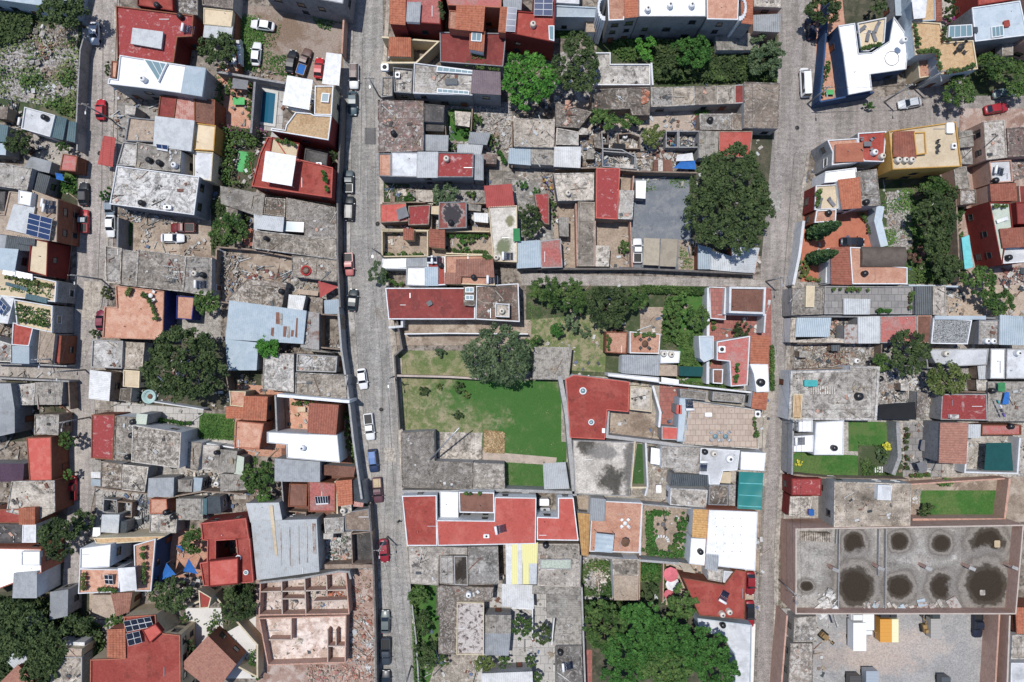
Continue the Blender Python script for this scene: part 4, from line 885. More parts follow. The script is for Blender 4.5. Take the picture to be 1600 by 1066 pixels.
H('grey house with planted roof patio at the bottom left', (5,.35,'c2','Wg','78,1027 128,1027 127,1130 78,1130'), (5.2,.1,'tn','Wc','83,1012 128,1014 127,1026 83,1025'), (4,0,'mw','Ww','90,1003 131,1004 131,1011 90,1010'))
H('diagonal terracotta tiled house at the bottom beside the triangular garden', (5,0,'t3','Wn','283,1040 325,995 368,1038 335,1082'))
H('small cherry red roofed room on a cream base', (5,.2,'r','Wc','310,922 330,934 326,950 312,951',dict(cap='Wc')))
wallrun('cream topped zigzag wall round the white gravel garden', '288,950 334,930 402,1008 402,1058 372,1042', 3, 'Wc', .3)
# site of the half-built brick house
H('half-built brick house with open white floored rooms', (3.2,2.2,'z7','Wk','406,910 541,893 546,960 404,962',dict(cap='Wk',pw=.2,win=0)), (3.2,2.0,'z7','Wk','404,966 541,962 540,1036 418,1040',dict(cap='Wk',pw=.2,win=0)))
for n_, s in [('first upright', '440,908 441,960'), ('second upright', '476,904 478,962'), ('short third upright', '510,900 511,930'), ('top lengthwise', '406,925 541,922'), ('middle lengthwise', '490,940 541,938'), ('short left cross', '441,936 476,936'), ('leftmost lower upright', '455,966 455,1000'), ('right lower upright', '512,985 512,1038'), ('lower left cross', '420,1000 455,1000'), ('lower right cross', '512,1010 541,1010'), ('rightmost lower upright', '525,985 525,1010')]:
    wallrun(n_+' brick partition between the open rooms of the half-built house', s, 3.1, 'Wk', .18)
wallrun('curved grey capped wall behind the half-built brick house', '404,911 470,904 530,893 545,894 548,905', 3.7, 'Wg', .35)
H('tan rubble roofed shed beside the middle street shadow', (3.4,.15,'Wm','Wd','538,801 576,795 579,830 540,829'))
H('grey roofed hut beside the tan rubble roof', (3.4,.1,'c1','Wg','506,810 537,808 537,833 508,834'))
wallrun('rusty brown wall above the half-built brick house', '500,886 582,884', 3, 'Wm', .8)
H('round basin yard walls holding dark water by the street', (3,2.2,'cd','Wm','548,834 582,830 583,882 550,882',dict(win=0)))
H('red brick roofed patio house with pale skylights', (3.8,.25,'pk','Wn','481,752 524,755 524,800 482,800'), (3.6,.2,'br','Wn','452,756 480,757 479,792 450,792'), (3.8,0,'t1','Wn','525,753 549,751 550,787 529,790',dict(rib='v')))
shed('black sheet lean-to against the middle street wall', 3.2, 'mk', '549,751 570,752 574,786 552,783')
shed('large grey ribbed roof below the white L-shaped roof', 4.6, 'mg', '430,717 499,722 499,753 430,752')
H('white L-shaped roofed villa facing the middle street', (6,.25,'w','Ww','417,675 475,678 527,680 531,723 448,716 447,695 417,692',dict(cap='wg')), (6,0,'t2','Wn','484,631 528,634 524,679 481,675'), (6,0,'t1','Wn','382,620 417,621 415,657 380,655'), (5.2,.25,'fl','Wo','368,658 412,662 405,702 366,700'), (4.6,.2,'fl','Wc','358,611 384,612 380,636 360,634'), (5,0,'t1','Wo','355,636 380,637 379,653 354,653',dict(rib='v')))
wallrun('thick white wall between the concrete roofs and the villa', '433,618 546,628', 6.2, 'Ww', .5)
wallrun('grey wall sloping beside the middle street pavement', '528,480 533,545 543,610 552,690 565,780', 4, 'Wg', .35)
wallrun('dark stone wall beside the middle street near the grey roofs', '534,150 527,300 527,400 531,480', 3.8, 'Ws', .3)
wallrun('weathered stone wall along the middle street below the basin', '577,790 583,880 586,960 589,1120', 3.2, 'Ws', .3)
H('bare concrete roof with moss line above the thick white wall', (4,.12,'c1','Wg','412,552 459,553 459,613 410,608'), (4,.2,'c3','Wg','462,582 544,586 541,627 461,616'), (4,.35,'cw','Wg','464,553 527,557 525,582 463,580'))
H('big pale blue tin roofed workshop in the left-middle block', (5,0,'mb','Wg','359,470 478,486 473,537 353,530'), (5,0,'mb','Wg','353,531 403,536 400,578 356,578'))
shed('rusty striped tin lean-to beside the pale blue workshop', 4.2, 'mx', '474,487 498,490 498,546 470,542')
shed('small patched tin roof below the rusty lean-to', 3.6, 'my', '474,542 498,546 520,552 476,548')
wallrun('square brown wall round a dark round pit yard', '500,491 532,493 533,546 500,543', 3.4, 'Wm', .25, closed=True)
H('stepped grey weathered concrete roofs facing the middle street', (3.8,.08,'c3','Wg','447,309 524,324 526,373 476,370 476,346 447,344'), (3.9,.08,'c2','Wg','397,360 525,374 526,406 394,388'), (3.4,.2,'cb','Wg','415,308 446,311 445,339 412,335'), (4.4,0,'ml','Wg','411,337 443,340 441,362 399,357'), (3.6,0,'my','Wg','345,291 413,304 409,340 346,318',dict(rib='v')), (3.6,0,'ml','Wg','397,335 410,338 405,362 397,358'))
H('concrete slab roof carrying a red ring beside the middle street', (3.4,.1,'c3','Wg','456,399 527,406 527,441 456,432'), (3,.1,'cb','Wg','386,436 447,441 440,482 352,470'), (3.2,0,'mw','Wg','452,461 477,463 472,485 450,481'), (3.2,0,'mb','Wg','507,470 531,468 531,490 508,490'))
H('red house with a raised terrace facing the middle street', (6.4,.3,'r','Wr','455,246 520,262 518,309 393,291 406,240 418,214 430,216 450,246',dict(cap='rs')), (6.4,.25,'cm','Wr','425,214 468,224 464,246 421,238'), (5.2,.2,'cd','Wr','477,232 512,240 510,262 474,256'))
H('cream house with ochre stone roof terraces and white rims', (8,.3,'oc','Wr','447,195 462,175 485,177 491,180 518,181 513,219 423,204 424,200 445,203',dict(cap='Ww')), (8,.3,'oc','Wc','492,134 521,134 518,180 491,179',dict(cap='Ww')), (7,.2,'w','Wc','443,165 485,172 480,182 458,175'))
H('long grey gabled building cut by the top edge above the car lot', (8,.2,'wg','Wd','400,-60 545,-60 536,6 480,-4 404,-20'))
# ================================================================ BLOCK C: between the middle and right streets
H('orange tiled house with a pink terrace at the top of the middle street', (8,0,'t1','Wr','609,-30 634,-30 633,38 609,36',dict(rib='v')), (8,.25,'pk','Wr','634,-30 690,-30 688,38 633,34'), (8.6,0,'mg','Ww','637,4 657,4 655,34 635,33',dict(z0=7.6)))
H('cream walled patio house with a small orange tiled roof', (4.6,0,'t1','Wc','609,59 641,60 641,88 608,87'), )
wallrun('cream wall round the small tiled house patio', '597,58 685,65 650,98 596,98', 4, 'Wc', .3)
H('orange-red terraced house with clay tiles at the top', (8,.3,'pk','Wo','690,-30 785,-30 783,12 700,8'), (8.2,0,'t1','Wo','714,9 757,10 754,49 713,45',dict(rib='v')), (8,.2,'or','Wo','702,16 714,17 713,46 701,44'), (8,0,'t1','Wo','782,12 794,13 790,50 779,49',dict(rib='v')), (7.8,0,'mg','Wo','787,-30 818,-30 814,15 787,12'))
H('crimson roofed house with blue solar panels at the top', (8,.3,'r','Wr','808,17 833,19 834,-30 867,-30 866,66 790,50 794,48 806,50'), (7,.2,'or','Wr','843,44 862,46 860,66 842,62'))
H('worn dark red tiled roofs with a tall glazed stair box', (5.6,.25,'rd','Wd','687,50 791,52 786,104 688,97'), (7.4,0,'t1','Ww','735,47 757,50 755,80 734,76'), (4.4,.1,'rs','Wr','690,84 712,84 710,97 690,97',dict(z0=0)))
H('long grey flat roofed building with glass strips and a mauve roof', (6,.3,'c1','Wd','647,98 741,110 738,149 645,146',dict(cap='wg')), (6.4,0,'mp','Wd','739,110 781,113 782,148 736,145'))
H('small grey walled terrace with an air unit beside the street', (3.6,.5,'c1','Wd','614,105 645,108 643,146 616,144'), (3.4,.3,'c2','Wg','597,120 613,120 613,150 596,152'))
H('brownish four-bay worn concrete roof beside the middle street', (4,.1,'cr','Wd','590,156 662,158 662,236 591,238'), (3.8,.1,'cd','Wd','663,162 694,165 693,191 663,190'))
shed('bluish tin roof behind the worn four-bay concrete roof', 3, 'mg', '663,211 700,212 699,236 664,235')
shed('L-shaped grey sheet roof beside the small round shrub', 3, 'mg', '735,207 766,208 760,226 732,224')
shed('wide low grey sheet roof in the cluttered yard', 2.8, 'ml', '716,226 754,226 751,241 715,239')
H('grey weathered concrete box in the shade of the bright tree', (4,.1,'c2','Wg','802,184 867,187 866,231 803,229'), (3.2,0,'mb','Wg','796,232 829,233 829,258 795,255'), (3.2,0,'my','Wg','830,232 866,232 866,258 830,256'))
H('bright white ribbed roofed box beside the junk yards', (4,0,'mw','Wg','867,230 907,230 906,262 866,260'), (3.4,.2,'cw','Wg','870,200 904,206 904,227 869,226'))
H('long flat house of orange, white and red roof sections', (5.5,.2,'or','Wd','591,240 611,240 611,276 592,275'), (5.6,.15,'wg','Wd','611,237 653,238 652,277 611,276'), (5.7,0,'ml','Wd','653,238 684,238 683,277 652,277'), (5.6,.2,'rp','Wd','684,238 740,239 739,277 683,277'), (4.6,0,'mg','Wd','741,241 755,243 755,281 741,280'))
H('low house with a salmon red roof and a tarpaulin by the street', (3.6,.1,'rs','Wm','594,319 634,317 637,346 594,348'), (3.8,.1,'rp','Wm','638,322 672,320 670,351 638,352'))
H('dark red roofed house with black water pooled on top', (4,.2,'z3','Wd','686,316 729,315 729,356 685,358'))
H('low cream walled patio rooms with small tiled roofs', (3.4,0,'t2','Wc','631,358 646,359 645,374 631,374'), (3.6,0,'t2','Wc','671,359 694,360 694,387 671,385',dict(rib='v')))
wallrun('low cream wall round the plant-edged patio by the street', '597,361 668,361 668,400 597,401', 2.6, 'Wc', .2, closed=True)
shed('bright red ribbed roof above the pale puddled terrace', 4, 'mr', '757,291 799,288 803,321 761,324', 'Wn')
H('pale walled roof terrace stained with green puddles', (4,.35,'z2','Wm','763,323 808,321 808,410 771,408',dict(cap='cm')))
H('red and white fronted house with glass roof by the street bend', (4,0,'mw','Ww','598,405 635,404 635,420 598,420'), (5.4,.3,'w','Ww','635,417 668,417 668,447 634,446',dict(cap='Wg')), (5.4,.25,'r','Ww','668,401 695,401 696,445 684,446 668,446'), (5.5,0,'mb','Ww','664,418 684,418 684,446 664,446',dict(z0=4.8)), (4.4,0,'mg','Ww','636,404 667,403 667,416 636,416'))
H('terracotta tiled house inside a cream rimmed parapet', (5.6,.4,'or','Wc','695,399 769,398 773,446 718,444 696,443',dict(cap='Wc')), (6,0,'t3','Wc','714,406 769,404 771,433 713,431',dict(z0=5)), (5.9,0,'t3','Wc','696,427 720,427 719,443 696,443',dict(z0=5)))
H('long dark red tiled roof with a glazed skylight box', (4.6,.15,'rd','Ww','602,450 743,450 742,499 607,499',dict(cap='Ww')), (4.8,.2,'cr','Ww','744,447 810,443 812,503 743,499',dict(cap='Ww')), (5.6,0,'cb','Wm','725,448 742,448 741,478 725,477',dict(z0=4)))
H('square white rimmed tank tower on the long red roof', (6.4,.5,'c1','Ww','774,474 796,475 796,496 774,495'))
wallrun('white wall lining the pale driveway below the long red roof', '607,512 628,510 628,498', 3, 'Ww', .4)
wallrun('white wall south of the pale driveway', '632,522 700,521 825,522', 2.4, 'Ww', .2)
H('worn red roof strip between the shrubs and the oval tree', (3,.05,'rp','Wm','835,303 858,302 858,351 851,350 840,335'))
H('patched sheet and gravel roofed rooms above the narrow alley', (3.6,0,'mb','Wg','809,378 843,376 845,417 808,419'), (3.8,.05,'pk','Wg','844,377 876,373 879,418 846,419'))
H('pale concrete L-shaped roofs with a beige tank', (4,.15,'c1','Wd','865,271 928,270 928,313 872,314'), (3.6,.1,'c1','Wk','903,315 929,316 929,416 902,416'), (3.2,0,'my','Wd','873,340 888,341 888,369 875,368'))
H('long red roofed house left of the gravel parking lot', (4.8,.12,'rp','Wm','932,263 969,263 965,343 931,341',dict(cap='rs')), (4,.1,'cw','Wm','968,297 991,298 988,343 966,342'))
shed('small pale lid-like roof at the corner of the gravel lot', 3, 'w', '994,283 1009,283 1008,310 994,309', 'Wg')
shed('cracked pale slab roof over the paved patio', 2.8, 'cw', '930,384 953,385 951,416 930,416')
canopy('left half of the twin beige shade cloth carport in the gravel lot', '1006,372 1031,373 1029,415 1005,414', 2.6, 'fab_beige')
canopy('right half of the twin beige shade cloth carport in the gravel lot', '1033,373 1059,374 1056,417 1031,416', 2.6, 'fab_beige')
H('tin roofed sheds along the street below the huge dark tree', (3,0,'mb','Wn','1091,383 1112,389 1110,420 1091,420'), (3,0,'ml','Wn','1112,392 1145,402 1143,424 1111,421'), (3.1,0,'ml','Wn','1144,386 1186,388 1178,426 1143,424',dict(rib='v')))
wallrun('dark stone wall on the north side of the narrow alley', '810,419 880,420 1000,420 1180,428', 2.6, 'Ws', .35)
wallrun('brick wall beside the street at the foot of the huge dark tree', '1186,388 1178,428', 2.8, 'Wk', .25)
H('ribbed pale sheet roofed room beside the salmon roof', (3.4,0,'my','Wg','1093,205 1122,206 1121,246 1092,246'))
H('salmon red flat roofed room above the huge dark tree', (3.6,.1,'rs','Wm','1123,205 1176,205 1172,246 1124,246'))
H('row of five grey concrete roof bays above the sandy yard', (3.5,.08,'c2','Wg','1017,136 1051,136 1052,166 1017,167'), (3.5,.08,'c1','Wg','1052,136 1085,135 1086,164 1052,166'), (3.5,.08,'c2','Wg','1086,135 1119,134 1120,163 1086,164'), (3.5,.08,'c1','Wg','1120,134 1148,133 1148,162 1120,163'), (3.5,.08,'rd','Wg','1148,133 1162,132 1162,161 1148,162'))
H('wide brown-grey concrete roof with a moss patch at the street corner', (4.2,.1,'cb','Wg','1163,128 1219,130 1216,201 1162,200'))
H('weathered brown concrete roof with bricks stacked on it', (3.6,.12,'cb','Wm','925,140 1015,136 1015,180 988,180 985,170 925,172'))
H('white streaked walled terrace below the tall white house', (3,.4,'cw','Ww','931,82 954,82 954,100 1016,100 1016,133 931,133'))
H('brown rough roof with a brick strip behind the dark tree', (3.4,.1,'cb','Wm','868,160 925,175 905,200 868,198'))
H('two low grey roofed rooms with a black tank above the junk yards', (3.2,.1,'c2','Wm','1093,178 1143,178 1142,203 1094,203'), (3.2,.1,'cb','Wm','1144,178 1162,178 1161,203 1143,203'))
H('tall white topped house with orange roofs and curly white gables', (9,.25,'or','Wd','948,-40 998,-40 998,25 975,27 975,31 951,32',dict(cap='Ww')), (9.2,.3,'w','Wd','998,-40 1104,-40 1104,26 998,26'), (9,.25,'or','Wd','1104,-40 1156,-40 1153,31 1105,30',dict(cap='Ww')), (9.1,0,'t1','Wd','1157,-40 1176,-40 1176,37 1159,35',dict(rib='v')), (9.6,0,'t1','Wd','976,-40 997,-40 997,25 976,27',dict(rib='v')))
for lb, px in (('left', 944), ('right', 1156)):
    X, Y = w(px, 12, 9.4); o = empty('gable_scroll', (X, Y, 0), '%s curling white gable wall of the tall orange roofed house' % lb, 'gable wall'); b = MB()
    for i in range(11):
        t = math.pi*(i/10-.5); b.box((1.1*math.cos(t)*(1 if lb == 'right' else -1)*.9, 1.9*math.sin(t), 4.75), (.34, .75, 9.5+.004*i), 0)
    local('scroll', b, M('Ww'), o)
H('grey flat roofed house left of the tall white topped house', (5.6,.3,'bl','Wl','866,8 942,12 938,27 866,26'), (4,.2,'tn','Ww','916,28 932,30 930,50 916,50'), (6,.3,'wg','Ww','866,-40 905,-40 905,6 866,4'))
H('brick sided grey house at the upper right street corner', (6,.2,'c1','Wk','1176,-40 1224,-40 1222,12 1178,10'), (5,.2,'mg','Wk','1178,24 1219,22 1218,50 1178,48'))
shed('grey ribbed fibre roof at the edge of the wild garden', 3, 'my', '1118,52 1186,52 1185,78 1121,78')
# garden villas in the middle
H('grey ribbed roofed villa with white tank terrace in the gardens', (4.6,0,'mg','Ww','973,555 1030,556 1029,587 972,583'), (5.2,.2,'w','Ww','1032,547 1063,549 1061,567 1032,568'), (4.6,.25,'w','Ww','950,583 1030,590 1030,598 950,588'), (4,.3,'fl','Ww','984,518 1032,522 1030,553 984,552'), (3.6,.3,'or','Wn','947,518 981,519 979,553 946,551'), (4,.2,'tn','Ww','1031,569 1058,571 1058,588 1030,587'))
shed('dark teal tarpaulin roof beside the clipped hedge', 2.8, 'fab_dgreen', '1062,573 1098,574 1097,588 1063,587')
H('white villa with a rusty brown square roof on the street corner', (6,.5,'br','Ww','1140,448 1197,449 1195,491 1139,489',dict(pw=.35)), (3.2,.3,'fp','Ww','1108,448 1134,449 1134,500 1110,498'))
H('white street house with pink terrace and clay tiled room', (5,.3,'pk','Ww','1120,534 1172,525 1168,602 1142,604 1140,565 1120,563'), (5.6,0,'t1','Ww','1174,525 1201,526 1199,568 1173,567',dict(rib='v')), (5.6,.2,'w','Ww','1172,569 1200,569 1202,612 1182,613 1178,585'), (4.6,0,'t1','Ww','1178,614 1199,615 1196,640 1175,637',dict(rib='v')), (5,.3,'bl','Ww','1092,525 1115,525 1115,560 1100,566 1094,560'), (4,.2,'br','Ww','1114,577 1130,577 1129,600 1114,599'))
# big lawn and its buildings
wallrun('reddish coping wall between the two lawns', '617,587 700,589 752,592', 2.4, 'Wk', .35)
wallrun('dark wall along the middle street beside the lawns', '620,500 628,545 616,556 618,588 624,672', 2.8, 'Ws', .3)
wallrun('broad pale wall between the lawn and the red L-shaped roof', '875,588 886,650 893,725 898,775', 3.4, 'Wg', .8)
wallrun('grey wall along the top of the white terraced row', '628,768 700,768 790,766 898,770', 3.4, 'Wg', .5)
shed('ribbed fibre carport roof at the corner of the lawn', 3.2, 'my', '835,543 893,543 888,593 833,592', 'Wm', open_=True)
H('L-shaped dark weathered concrete roofs beside the lawn', (3.6,.08,'c3','Wg','626,676 678,674 679,721 739,723 738,765 628,762'), (3.6,.08,'c3','Wg','740,723 788,725 789,764 739,764'))
fsheet('patio', '683,675 754,676 752,721 686,719', M('cw'), .3)
shed('light ribbed sheet roof in the lower corner of the lawn', 3.2, 'ml', '849,725 883,723 889,763 851,764', 'Wg', open_=True)
H('bright red L-shaped flat roof with two round skylights', (5,.12,'r','Ww','884,592 897,586 984,597 982,644 949,641 945,687 891,684',dict(cap='rs')))
H('pale L-shaped room between red roof and pink path', (4,.35,'cw','Wc','985,603 1018,606 1018,644 984,640',dict(cap='Wc')))
wallrun('long white topped wall south of the red L-shaped roof', '950,643 948,682 1030,692 1190,712', 3.4, 'Wg', .6)
H('small red roofed room at the foot of the pink path', (3.8,.05,'rs','Wg','1034,666 1062,668 1060,688 1034,687'))
H('large tan paved roof terrace above the teal awning', (4.6,.3,'ft','Wl','1075,626 1180,640 1186,702 1067,694',dict(cap='cw')), (4.4,.1,'bl','Wl','1062,622 1080,623 1070,690 1058,690'))
H('grey walled stair yard above the tan roof terrace', (3,.3,'c3','Wg','1062,608 1105,613 1103,626 1064,622'), (3,.3,'c3','Wg','1114,612 1164,617 1162,630 1113,626'))
H('whitish blotched roof with a dark round damp stain', (4,.12,'z1','Wg','895,688 991,691 984,776 898,772'))
H('grey gravel roofed house with white rims and black tank', (4.6,.1,'c2','Ww','1035,698 1094,700 1092,740 1054,738 1052,733 1033,732'), (4.8,.2,'wg','Ww','1095,700 1156,704 1152,735 1130,736 1124,757 1108,757 1107,742 1093,741'), (4,0,'mk','Wg','1051,741 1110,742 1110,760 1048,759'), (4,.1,'cw','Ww','1048,763 1106,766 1103,793 1047,789'), (4.2,.2,'cb','Wg','1109,757 1139,758 1137,790 1107,789',dict(cap='Wd')))
H('white flat roofed room above the teal awning', (4.6,.05,'w','Ww','1158,706 1197,708 1194,736 1157,734'))
fsheet('artificial_turf', '995,693 1009,694 1006,758 987,757', M('leaf_turf') if False else surf('turf_strip', (66,104,52), (58,94,46), .5), .32)
b = None
H('salmon red roofed complex wrapped round a white courtyard', (6,.12,'r','Ww','628,775 682,774 683,853 636,853',dict(cap='Ww')), (6,.1,'rs','Ww','682,813 772,814 773,777 838,778 837,850 684,853'), (6,.1,'rs','Ww','839,808 872,809 872,778 896,778 904,845 839,844',dict(cap='Ww')), (6,.3,'br','Ww','717,769 772,770 772,802 718,801',dict(cap='Ww')), (4,.2,'w','Ww','687,768 716,769 716,810 687,809'))
H('grey concrete row below the salmon complex', (4,.1,'c1','Wg','636,853 730,856 730,867 686,868 685,915 640,912'), (3.8,.12,'c2','Wg','687,869 708,869 709,914 687,912'), (3.8,.12,'z4','Wg','709,869 730,869 731,915 710,914'), (4.4,.1,'c3','Wg','731,855 778,854 780,913 732,914'), (4.2,.1,'c2','Wm','841,850 905,850 907,918 840,915'), (4.5,.04,'pg','Wg','844,874 893,874 893,890 844,889',dict(z0=4)))
sr = H('yellow and clear striped sheet roofed building', (4.2,0,'mw','Wm','790,848 800,848 800,912 791,912'), (4.2,0,'y1','Wm','800,848 809,848 809,912 800,912'), (4.2,0,'mw','Wm','809,848 816,848 816,912 809,912'), (4.2,0,'y1','Wm','816,848 840,848 839,880 817,880'), (4.2,0,'y1','Wm','817,881 827,881 827,912 817,912'), (4.2,0,'ml','Wm','827,881 839,881 838,912 827,912'))
H('brown coated roof wrapped round a patterned white tiled roof', (4,.1,'cb','Wm','682,915 771,918 769,940 717,940 714,1023 685,1022 686,962 682,962'), (4.6,.25,'pt','Wc','714,941 756,942 756,1024 713,1023'))
H('pair of grey ribbed roofs beside the patterned roof', (3.6,0,'my','Wg','758,961 798,962 797,990 758,989'), (3.6,0,'mg','Wg','757,990 797,991 794,1024 756,1023'))
shed('pale ribbed roof with white crust by the pair of round trees', 3.4, 'mw', '785,913 832,915 834,951 785,947')
H('long grey fibre roofed rooms along the leafy plot', (3.6,0,'my','Wg','833,914 906,919 906,930 832,928',dict(rib='v')), (3.6,0,'my','Wg','855,930 907,930 908,966 855,965',dict(rib='v')), (3.6,0,'my','Wg','871,966 908,966 908,1008 865,1008',dict(rib='v')))
H('dark concrete roof with tank at the bottom of the leafy plot', (4.2,.12,'c3','Wg','869,1010 909,1009 912,1130 870,1130'))
H('long white ribbed roof cut by the bottom edge', (4,0,'mw','Wg','753,1053 831,1050 833,1100 755,1100'))
H('orange tiled floor terraced house with a star of white chairs', (3.6,.15,'or','Ww','925,782 1004,786 999,864 921,862'), (4,0,'t4','Ww','903,803 922,805 919,868 909,866'), (4.4,0,'mg','Ww','924,779 946,781 944,814 922,813'))
H('white dotted roofed house with orange street front', (5.4,.12,'w','Wo','1108,797 1184,800 1180,892 1122,885 1123,868 1103,866',dict(cap='wg')), (5,0,'t4','Ww','1084,797 1107,798 1103,840 1082,838',dict(rib='v')), (4.8,.15,'w','Ww','1080,841 1104,842 1102,884 1077,881'), (5.4,0,'mg','Wo','1104,866 1122,868 1120,892 1102,888'))
wallrun('pale grey wall south of the circular garden patio', '917,868 1000,876 1077,882', 3, 'Wg', .4)
H('pale two-slab roof beside the rubble garden', (3.6,.06,'c1','Ww','957,873 998,874 998,900 958,899'), (3.6,.06,'tn','Ww','958,899 998,900 997,938 960,938'))
H('red roofed house with pair of beige tanks behind the red cars', (4.8,.1,'r','Wn','1067,903 1108,910 1132,914 1150,890 1166,893 1163,968 1093,962'), (4.2,.25,'c1','Ww','1105,888 1130,890 1128,910 1106,906'), (4.4,.1,'wg','Ww','1131,892 1149,894 1147,912 1130,910'))
H('pale blue fronted white terrace beside the leafy canopy', (3.4,.3,'wg','Wl','1090,966 1175,977 1172,1130 1150,1130 1148,1022 1128,995 1092,985'))
# ================================================================ BLOCK D: east of the right street
wallrun('bright blue garden wall along the upper right street', '1300,-50 1291,50 1287,100 1281,159 1330,150 1366,144', 3.4, 'Wb', .3)
H('blue walled white roofed house in the street fork', (4.6,.25,'w','Wb','1310,40 1336,36 1342,83 1362,82 1390,64 1397,26 1421,60 1416,108 1360,116 1363,141 1326,148 1318,85',dict(cap='Ww')), (4.7,.4,'cm','Wb','1340,36 1385,27 1382,66 1358,80 1346,80',dict(cap='Ww')))
H('ochre paved roof terrace edged with plants in the upper right', (7,.3,'oc','Wl','1425,33 1470,36 1476,66 1521,63 1528,108 1470,116 1467,82 1431,86',dict(cap='Wc')), (4,.3,'fl','Wc','1433,86 1464,82 1467,117 1437,122'), (7,.25,'oc','Wl','1421,-50 1461,-50 1462,32 1425,34'), (7,0,'t2','Wc','1462,-50 1470,-50 1472,32 1463,32',dict(rib='v')))
H('grey-white flat roof with a leaning black tank at upper right', (7,.2,'bl','Wd','1519,12 1594,1 1606,55 1524,65',dict(cap='Ww')))
H('crimson roofed house cut by the top right edge', (7,.2,'r','Wr','1526,-50 1582,-50 1583,0 1528,9'))
H('brick and clay roofed house at the top right corner', (7,.2,'Wk','Wk','1596,-40 1680,-40 1680,80 1608,60'))
H('tiny hut with a gravelly roof and a pale side wall', (4,.1,'c2','Wg','1566,60 1583,61 1583,86 1566,88'), (4,.15,'pg','Wg','1586,60 1650,60 1650,70 1585,69'))
H('white corner house with orange roof and red dining terrace', (7,.25,'or','Wg','1293,219 1340,216 1341,254 1300,258 1301,238',dict(cap='Ww')), (7.4,0,'ov','Wg','1306,226 1348,223 1349,252 1306,253',dict(z0=6.5)), (7,.25,'r','Wg','1341,208 1385,205 1381,253 1350,252 1341,230',dict(cap='Ww')))
H('tall yellow house with cream roof and a row of three tanks', (8.4,.3,'cm','Wy','1389,205 1494,190 1503,260 1395,265',dict(cap='Wy')), (8.8,0,'t2','Wy','1397,207 1428,206 1431,246 1397,244',dict(z0=8)), (8.9,.3,'cm','Wy','1428,207 1446,206 1448,240 1432,242',dict(z0=8)))
H('grey roofed house with clay tiles and a cream lounging patio', (6,.1,'c3','Wg','1340,268 1370,264 1376,321 1346,322'), (6.4,0,'t1','Ww','1310,282 1343,278 1345,324 1316,326'), (5.2,.3,'cm','Wr','1275,290 1309,288 1310,326 1273,328',dict(cap='Ww')), (5.4,.3,'w','Ww','1290,268 1338,262 1340,280 1309,284 1288,286'))
H('orange terrace room with a black tank by two cypresses', (5,.3,'or','Wn','1276,329 1307,327 1306,346 1273,348',dict(cap='Ww')))
H('curved brown sheet roofed building beside the clay roof', (5,0,'t2','Ww','1299,388 1326,387 1330,444 1299,443',dict(rib='v')), (5,.2,'or','Ww','1328,386 1350,387 1350,412 1418,418 1418,444 1332,444',dict(cap='Ww')))
# barrel roof
X0, Y0 = w(1382, 401, 5.6); o = empty('barrel_roof', (X0, Y0, 4.6), 'dark brown barrel-curved sheet roof over the orange terrace', 'roof'); b = MB(); n = 18; L2 = 3.95; W2 = 1.85; vs = []
for i in range(n+1):
    t = math.pi*i/n
    for s in (-1, 1): vs.append((s*L2, W2*math.cos(t), .15+1.0*math.sin(t)))
b.add(vs, [(2*i, 2*i+1, 2*i+3, 2*i+2) for i in range(n)], 0, True); b.add([(x, y*.98, z-.04) for x, y, z in vs], [(2*i+2, 2*i+3, 2*i+1, 2*i) for i in range(n)]+[tuple(range(0, 2*n+2, 2)), tuple(range(1, 2*n+2, 2))[::-1]]); local('curved_sheet', b, M('mn'), o)
for sx in (-1, 1):
    for sy in (-1, 1): b = MB(); b.tube((sx*L2*.96, sy*W2*.95, -4.6), (sx*L2*.96, sy*W2*.95, .2), .06); local('post', b, M('steel'), o)
H('row of bare brick houses along the upper right road', (6,.15,'c2','Wk','1537,190 1570,187 1574,246 1541,250'), (4.6,0,'my','Wk','1498,206 1519,204 1521,228 1500,230'), (6,.2,'cr','Wk','1574,200 1680,190 1680,240 1576,245'), (3.6,.1,'c1','Wk','1490,262 1510,260 1516,295 1494,295'), (4,.2,'cb','Wk','1500,296 1525,296 1526,318 1500,320'))
H('clay tiled white patio house above the maroon one', (5.6,0,'t2','Wk','1548,289 1586,287 1588,313 1550,314'), (5,.3,'wg','Wk','1546,252 1580,250 1583,284 1550,286'), (5,.2,'rd','Wk','1592,290 1680,285 1680,320 1594,318'))
H('maroon fronted house with a pale green roof terrace', (7,.25,'pg','Wr','1546,316 1579,317 1583,356 1566,360 1570,390 1566,414 1558,378',dict(cap='Wr')), (7.2,0,'t2','Wr','1563,358 1640,353 1640,384 1568,387'), (6.2,.4,'wg','Wr','1567,388 1610,384 1610,409 1568,412',dict(cap='Ww')), (6.4,.2,'rd','Wr','1588,316 1680,312 1680,350 1590,350'))
shed('turquoise strip awning beside the maroon house wall', 3, 'fab_turq', '1503,372 1514,368 1520,417 1508,420')
H('long grey paved roof terrace with pots in the right block', (4.2,.25,'fg','Wg','1289,447 1426,448 1425,491 1288,491'), (4.6,.2,'c3','Wg','1238,450 1288,447 1286,491 1237,493'), (5,.05,'cm','Wc','1260,447 1273,447 1272,480 1259,480',dict(z0=4)), (4.6,0,'ml','Wg','1319,467 1359,468 1358,491 1319,491',dict(z0=3.8)))
H('charcoal roofed block between the grey terrace and gravel roof', (4.4,.1,'mk','Wg','1431,448 1456,448 1455,491 1430,491'), (4.4,.2,'c1','Wg','1458,447 1478,447 1477,492 1458,492'))
H('rusting blue sheet roofed house by the right street', (4,0,'mb','Ww','1246,497 1298,497 1295,526 1243,526'), (3.6,.1,'c1','Ww','1236,497 1245,497 1243,532 1295,528 1320,530 1320,536 1234,535'))
